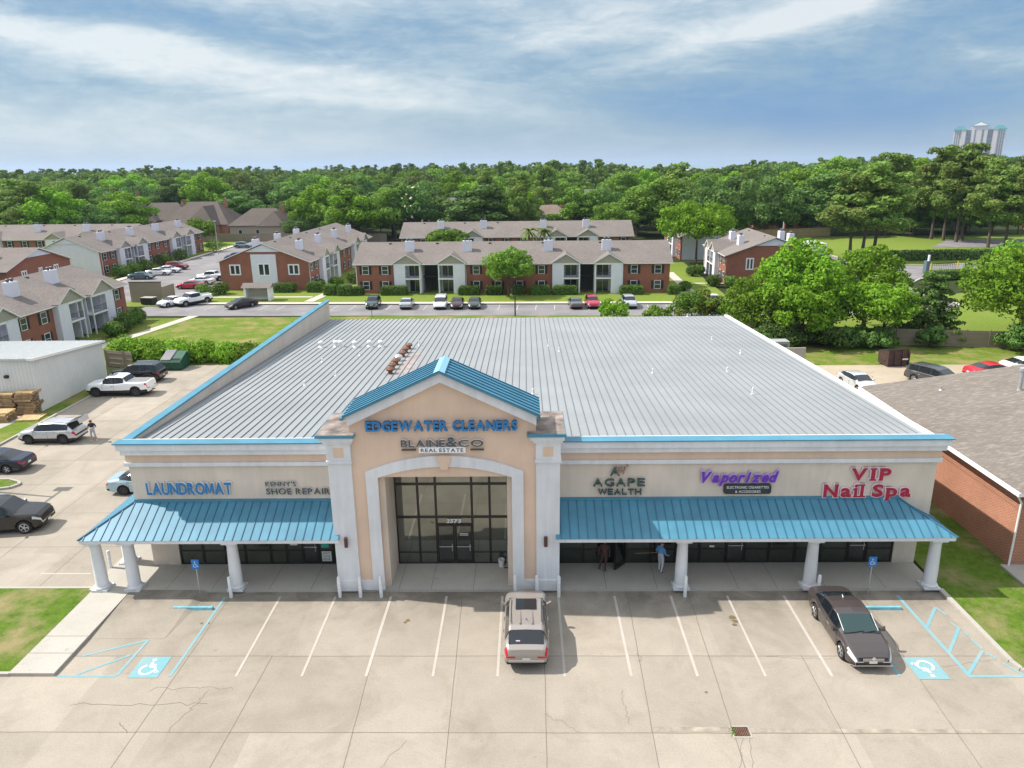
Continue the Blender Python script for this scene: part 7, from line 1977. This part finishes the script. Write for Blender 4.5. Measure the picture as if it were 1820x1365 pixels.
def understory():
    g = 'low trees at the foot of the wood'
    rng = np.random.default_rng(3)
    spots = [(x, 179 + rng.uniform(0, 7) - max(0, (x - 90)) * 0.12) for x in np.arange(58, 150, 7.0)] + [(x, 186 + rng.uniform(0, 8)) for x in np.arange(-70, 52, 8.5)] + [(x, 190 + rng.uniform(0, 8)) for x in np.arange(-175, -112, 9.0)]
    for i, (x, y) in enumerate(spots):
        side = 'right lawn' if x > 55 else ('middle apartments' if x > -75 else 'left apartments')
        if x > 138 and y < 186: continue
        kind_tree(['light', 'round', 'oak', 'round'][i % 4], 'low bushy tree at the foot of the wood behind the ' + side, x, y, rng.uniform(5.5, 8.0), rng.uniform(3.4, 4.6), g, i=i)
understory()

def hedges():
    rng = np.random.default_rng(5)
    def hedge_crown(w, d, h, n, size=.12, jag=0.08):
        out_p = []; out_n = []
        A = np.array([w * h, w * h, d * h, d * h, w * d]); cnt = (n * A / A.sum()).astype(int)
        for f, c in enumerate(cnt):
            u = rng.uniform(-.5, .5, c); v = rng.uniform(0, 1, c); j = rng.normal(0, jag, c)
            if f == 0: p = np.stack([u * w, -d / 2 + j, v * h], 1); nn = (0, -1, 0.2)
            elif f == 1: p = np.stack([u * w, d / 2 + j, v * h], 1); nn = (0, 1, 0.2)
            elif f == 2: p = np.stack([-w / 2 + j, u * d, v * h], 1); nn = (-1, 0, .2)
            elif f == 3: p = np.stack([w / 2 + j, u * d, v * h], 1); nn = (1, 0, .2)
            else: p = np.stack([u * w, rng.uniform(-.5, .5, c) * d, h + j], 1); nn = (0, 0, 1)
            e = np.abs(p[:, 0]) / (w / 2); p[:, 2] -= np.where(e > .8, (e - .8) * h * .9, 0) * (p[:, 2] > h * .6)
            out_p.append(p); out_n.append(np.tile(np.array(nn, float), (c, 1)))
        return leaf_quads(np.concatenate(out_p), np.concatenate(out_n), size, rng)
    def hedge(label, x, y, w, d, h, rz=0, n=1400, size=.12, leaf='hedge', name='hedge', group=None, jag=.08, z=0.08):
        t = thing(name, label, 'hedge', (x, y, z), rad(rz), group)
        m = MB(); m.box(-w * .44, -d * .40, -.05, w * .44, d * .40, h * .82); m.build('stems', mat('hedge_core', (0.018, 0.028, 0.008), 0.95), t)
        link('foliage', quads_mesh('foliage', hedge_crown(w, d, h, n, size, jag), LEAF[leaf]), t)
    g = 'clipped hedges along the apartments'
    for x, w, lab in ((-28.9, 1.7, 'at the left corner of the middle apartments'), (-22.9, 4.2, 'under the left brick windows of the middle apartments'), (-10.6, 3.3, 'left of the round tree at the middle apartments'), (-6.5, 2.6, 'just left of the round tree trunk'), (-2.6, 2.0, 'directly behind the round tree trunk'), (0.9, 3.2, 'right of the round tree'), (5.0, 3.8, 'before the white panel right of the round tree'), (15.6, 3.6, 'right of the second stair bay'), (22.4, 2.0, 'at the right corner of the middle apartments')):
        hedge('clipped hedge ' + lab, x, 87.6 - (x + 20) * 0.04, w, 1.4, 1.35, -2, int(500 * w) + 300, group=g)
    for x, y, w, h, lab in ((-42.2, 91.7, 3.6, 1.5, 'under the white centre panel of the gabled block'), (-36.9, 91.6, 2.5, 1.6, 'at the right brick corner of the gabled block'), (-33.6, 88.4, 1.9, 1.6, 'small square hedge between path and middle apartments'), (-31.0, 87.9, 2.2, 1.6, 'beside the path, before the middle apartments')): hedge('clipped hedge ' + lab, x, y, w, 1.6, h, -2, 1500, group=g)
    rr = np.random.default_rng(8)
    def bush(label, x, y, r, h, leaf='hedge', n=1500, size=.13, group='round bushes by the apartments'):
        cl = [(rr.uniform(-.35, .35) * r, rr.uniform(-.35, .35) * r, h * rr.uniform(.35, .62), r * rr.uniform(.55, .7)) for _ in range(6)] + [(0, 0, h * .5, r * .82)]
        t = thing('bush', label, 'bush', (x, y, 0.05), 0, group); link('crown', quads_mesh('crown', clump_crown(rr, cl, n, size, .8), LEAF[leaf]), t)
        m = MB(); m.bar((0, 0, -.05), (0, 0, h * .5), .12, 6); m.build('trunk', BARK, t)
    for x, y, r, h, lab in ((-53.7, 59.1, 1.45, 1.9, 'nearest of the dark round bushes at the near left apartments'), (-54.2, 61.8, 1.45, 1.9, 'second dark round bush at the near left apartments'), (-54.6, 64.6, 1.7, 2.1, 'largest dark round bush at the near left apartments'), (-55.0, 67.4, 1.5, 1.9, 'farthest dark round bush at the near left apartments'),
        (-52.6, 90.2, 1.7, 1.9, 'round bush at the left corner of the gabled block'), (-54.6, 88.6, 1.8, 1.8, 'grassy bush beside the left parking'), (-34.6, 96.5, 1.4, 2.0, 'dark bush on the right side of the gabled block'), (-32.2, 100.5, 1.7, 2.3, 'dark bush between the gabled and middle blocks'), (-37.0, 95.0, 1.1, 1.9, 'narrow bush at the gabled block corner'),
        (-82.0, 113.5, 2.2, 2.0, 'big round bush at the blank white gable'), (-81.6, 118.0, 1.9, 2.0, 'bush second from the blank white gable'), (-81.4, 122.0, 2.0, 2.1, 'bush third along the far parking'), (-81.6, 131.0, 2.2, 2.2, 'bush at the middle of the far parking row'), (-81.8, 140, 2.2, 2.2, 'bush farther along the far parking row'), (-80, 156, 3.0, 2.8, 'large bush at the far end of the parking'),
        (30.6, 93.3, 1.6, 2.0, 'round bush left of the right gabled block'), (33.0, 91.6, 1.6, 1.9, 'round bush at the right gabled block corner'), (29.6, 105.0, 1.5, 2.1, 'round bush on the right lawn path'), (31.2, 107.5, 1.4, 1.8, 'bush behind the path bush on the right'), (24.6, 88.6, 1.3, 1.6, 'small round bush at the path right of the middle apartments'), (-88.5, 116, 1.2, 1.0, 'low dark bush before the blank white gable')): bush('dark green ' + lab if 'dark' not in lab and 'grassy' not in lab else lab, x, y, r, h)
    # long ragged hedge at the back of the left lot: separate shrubs grown together
    for i, (x, y, r, h) in enumerate(((-45.2, 46.0, 2.4, 2.6), (-42.2, 45.6, 2.2, 2.4), (-39.6, 46.2, 2.2, 2.3), (-36.9, 46.4, 2.0, 1.9), (-34.4, 46.6, 1.9, 1.6), (-32.0, 46.8, 1.8, 1.5), (-29.6, 47.2, 1.8, 1.5), (-27.2, 47.4, 1.8, 1.4))):
        bush('bright ragged hedge shrub behind the dumpster, number %d from the shed side' % (i + 1) if False else ['bright ragged shrub nearest the metal shed', 'bright ragged shrub behind the black SUV nose', 'bright ragged shrub behind the black SUV roof', 'bright ragged shrub just right of the open dumpster', 'low ragged shrub second right of the dumpster', 'low ragged shrub in the middle of the lot edge', 'low ragged shrub by the plaza parapet', 'low ragged shrub hidden close to the parapet'][i], x, y, r, h, 'bright', 2600, .15, 'ragged shrubs at the back of the left lot')
    hedge('long dark clipped hedge on the far side of the entrance road', 92, 125.4, 44, 1.6, 1.9, 3, 6000, .2, 'dark'); hedge('low clipped hedge on the near side of the entrance road', 73.6, 98.6, 10, 1.6, 1.5, 8, 2200, .15)
    for x, w in ((80.6, 2.0), (83.6, 2.2), (86.8, 2.2)): hedge('small clipped hedge cube %s of the low hedge' % {80.6: 'right next', 83.6: 'second to the right', 86.8: 'third to the right'}[x], x, 99.4 + (x - 80) * .14, w, 1.5, 1.4, 8, 700, .15)
hedges()

# ------------------------------------------------------------------ the wood behind
CAM = Vector((-1.526, -30.968, 20.301))
def px_of(x, y):
    return 910 + 1357 * ((x - CAM.x) / (y - CAM.y) + 0.0193)
TOPS = [(0, 302), (60, 296), (120, 296), (200, 298), (330, 294), (430, 295), (480, 292), (530, 301), (575, 292), (700, 288), (800, 289), (880, 283), (960, 280), (1060, 281), (1110, 284), (1125, 294), (1180, 292), (1200, 299), (1300, 299), (1320, 288), (1370, 282), (1420, 287), (1450, 292), (1475, 272), (1520, 266), (1560, 264), (1640, 264), (1700, 268), (1780, 272), (1820, 276)]
def top_limit(x, y):
    p = px_of(x, y); t = float(np.interp(p, [a for a, _ in TOPS], [b for _, b in TOPS]))
    hor = 289 - (p - 910) * 0.0133
    return 20.3 + (hor - t) / 1410 * (y - CAM.y)
def blocked(x, y):
    boxes = ((-200, -20, -78, 176), (-90, 60, 62, 172), (-60, 60, 60, 172), (46, 60, 220, 176), (-118, 195, -72, 214), (-60, 60, 90, 172))
    for a, b, c, d in boxes:
        if a < x < c and b < y < d: return True
    for hx, hy, w in ((-104, 204, 17), (-83, 203, 12), (-128, 228, 12), (-158, 262, 10), (-106, 290, 12), (-26, 225, 15), (6, 218, 10), (82, 206, 14), (104, 214, 11), (160, 214, 20), (152, 186, 10), (-62, 262, 11), (28, 300, 10)):
        if abs(x - hx) < w and abs(y - hy) < 11: return True
        # keep sight lines to the house roofs fairly open
        if abs(x - hx * (y - CAM.y) / (hy - CAM.y)) < w * (0.85 if hx < -70 and hy < 230 else 0.42) and (hy - 60) < y < hy: return True
    return False
def wood():
    rng = np.random.default_rng(77); random.seed(77)
    pts = []
    tries = 0
    while len(pts) < 268 and tries < 20000:
        tries += 1
        y = 174 + 205 * rng.random() ** 1.25
        half = (y - CAM.y) * 0.735
        x = rng.uniform(-half, half) - 1.5 - 0.019 * y
        if blocked(x, y): continue
        if any((x - a) ** 2 + (y - b) ** 2 < (8.0 + (y - 174) * 0.014) ** 2 for a, b in pts): continue
        pts.append((x, y))
    names = {'oak': 'dark spreading oak', 'round': 'mid-green rounded tree', 'light': 'light yellow-green tree', 'olive': 'dull olive-green tree', 'tall': 'tall mid-green tree', 'darktall': 'tall dark-green tree', 'pine': 'tall thin pine'}
    for i, (x, y) in enumerate(sorted(pts, key=lambda p: p[1])):
        lim = top_limit(x, y)
        side = 'left' if px_of(x, y) < 600 else ('middle' if px_of(x, y) < 1200 else 'right')
        key = ['oak', 'round', 'light', 'olive', 'tall', 'darktall', 'pine', 'light', 'round', 'oak', 'tall', 'light', 'round'][int(rng.integers(0, 13))]
        near = y < 235
        h = rng.uniform(10, 15) if near else rng.uniform(12.5, 18)
        if side == 'right': h *= 1.12
        if key == 'pine': h = rng.uniform(15, 19) if near else rng.uniform(17, 21)
        h = min(h, lim * (rng.uniform(0.97, 1.08) if key == 'pine' else rng.uniform(0.84, 0.98)))
        r = None
        if key != 'pine': r = max(5.0, min(9.8, h * rng.uniform(.42, .68)))
        zone = {'left': 'in the wood beyond the left apartments', 'middle': 'in the wood beyond the middle apartments', 'right': 'in the wood beyond the right lawn'}[side]
        kind_tree(key, names[key] + ' ' + zone, x, y, h, r, names[key] + 's ' + zone, i=i)
    # the far wood that reads as one mass
    out = []
    protos = {}
    for key, lf in (('a', 1), ('b', 1), ('p', 1)):
        for s in range(3):
            r2 = np.random.default_rng(s + ord(key) * 3)
            if key == 'p':
                cl = [(r2.normal(0, 1.6), r2.normal(0, 1.6), 20 * f, 1.7) for f in np.linspace(.45, .97, 9)]
                protos[(key, s)] = clump_crown(r2, cl, 260, .95, .55)
            else: protos[(key, s)] = clump_crown(r2, broad_clumps(r2, 16, 5.6, .1, 13, .45), 330, .95)
    per = {'leaf_far_dark': [], 'leaf_far_mid': []}
    n = 0
    while n < 2300:
        if n < 1750:
            y = 375 + 1050 * rng.random() ** 1.5; half = (y - CAM.y) * 0.80; x = rng.uniform(-half, half) - 0.019 * y
        else:       # the wood goes on past both edges of the view
            y = rng.uniform(150, 420); x = rng.choice((-1, 1)) * rng.uniform((y - CAM.y) * 0.79 + 8, (y - CAM.y) * 0.79 + 190) - 0.019 * y
        lim = top_limit(x, y)
        key = 'p' if rng.random() < .25 else ('a' if rng.random() < .5 else 'b')
        P = protos[(key, int(rng.integers(0, 3)))]
        h = min(rng.uniform(14, 20) * (1.15 if key == 'p' else 1.0), lim * (rng.uniform(0.95, 1.08) if key == 'p' else rng.uniform(0.80, 0.98)))
        h = max(h, 8.0)
        k = h / (20 if key == 'p' else 16); kr = max(k, .8) * rng.uniform(.9, 1.3); a = rng.uniform(0, 6.28); c, s = math.cos(a), math.sin(a)
        Q = np.stack([(P[:, 0] * c - P[:, 1] * s) * kr + x, (P[:, 0] * s + P[:, 1] * c) * kr + y, P[:, 2] * k], 1)
        per['leaf_far_dark' if rng.random() < (.25 if y < 600 else .55) else 'leaf_far_mid'].append(Q); n += 1
    A = np.concatenate(per['leaf_far_dark']); B = np.concatenate(per['leaf_far_mid'])
    me = quads_mesh('far_wood', np.concatenate([A, B]), LEAF['dark']); me.materials.append(LEAF['mid'])
    me.polygons.foreach_set('material_index', np.concatenate([np.zeros(len(A) // 4, np.int32), np.ones(len(B) // 4, np.int32)])); me.update()
    o = link('far_wood', me); tag(o, 'far dark wood reaching to the sea horizon', 'wood', None, 'stuff')
wood()

def air():
    m = bpy.data.materials.new('haze'); m.use_nodes = True; t = m.node_tree; t.nodes.clear()
    v = t.nodes.new('ShaderNodeVolumePrincipled'); o = t.nodes.new('ShaderNodeOutputMaterial')
    v.inputs['Color'].default_value = (0.62, 0.78, 1.0, 1); v.inputs['Density'].default_value = HAZE; v.inputs['Anisotropy'].default_value = 0.2
    t.links.new(v.outputs[0], o.inputs['Volume'])
    b = MB(); b.box(-30000, -600, -1.2, 30000, 41000, 140)
    h = b.build('haze', m); h['kind'] = 'stuff'; h['label'] = 'thin bluish haze over the whole scene'
HAZE = 0.00009
air()
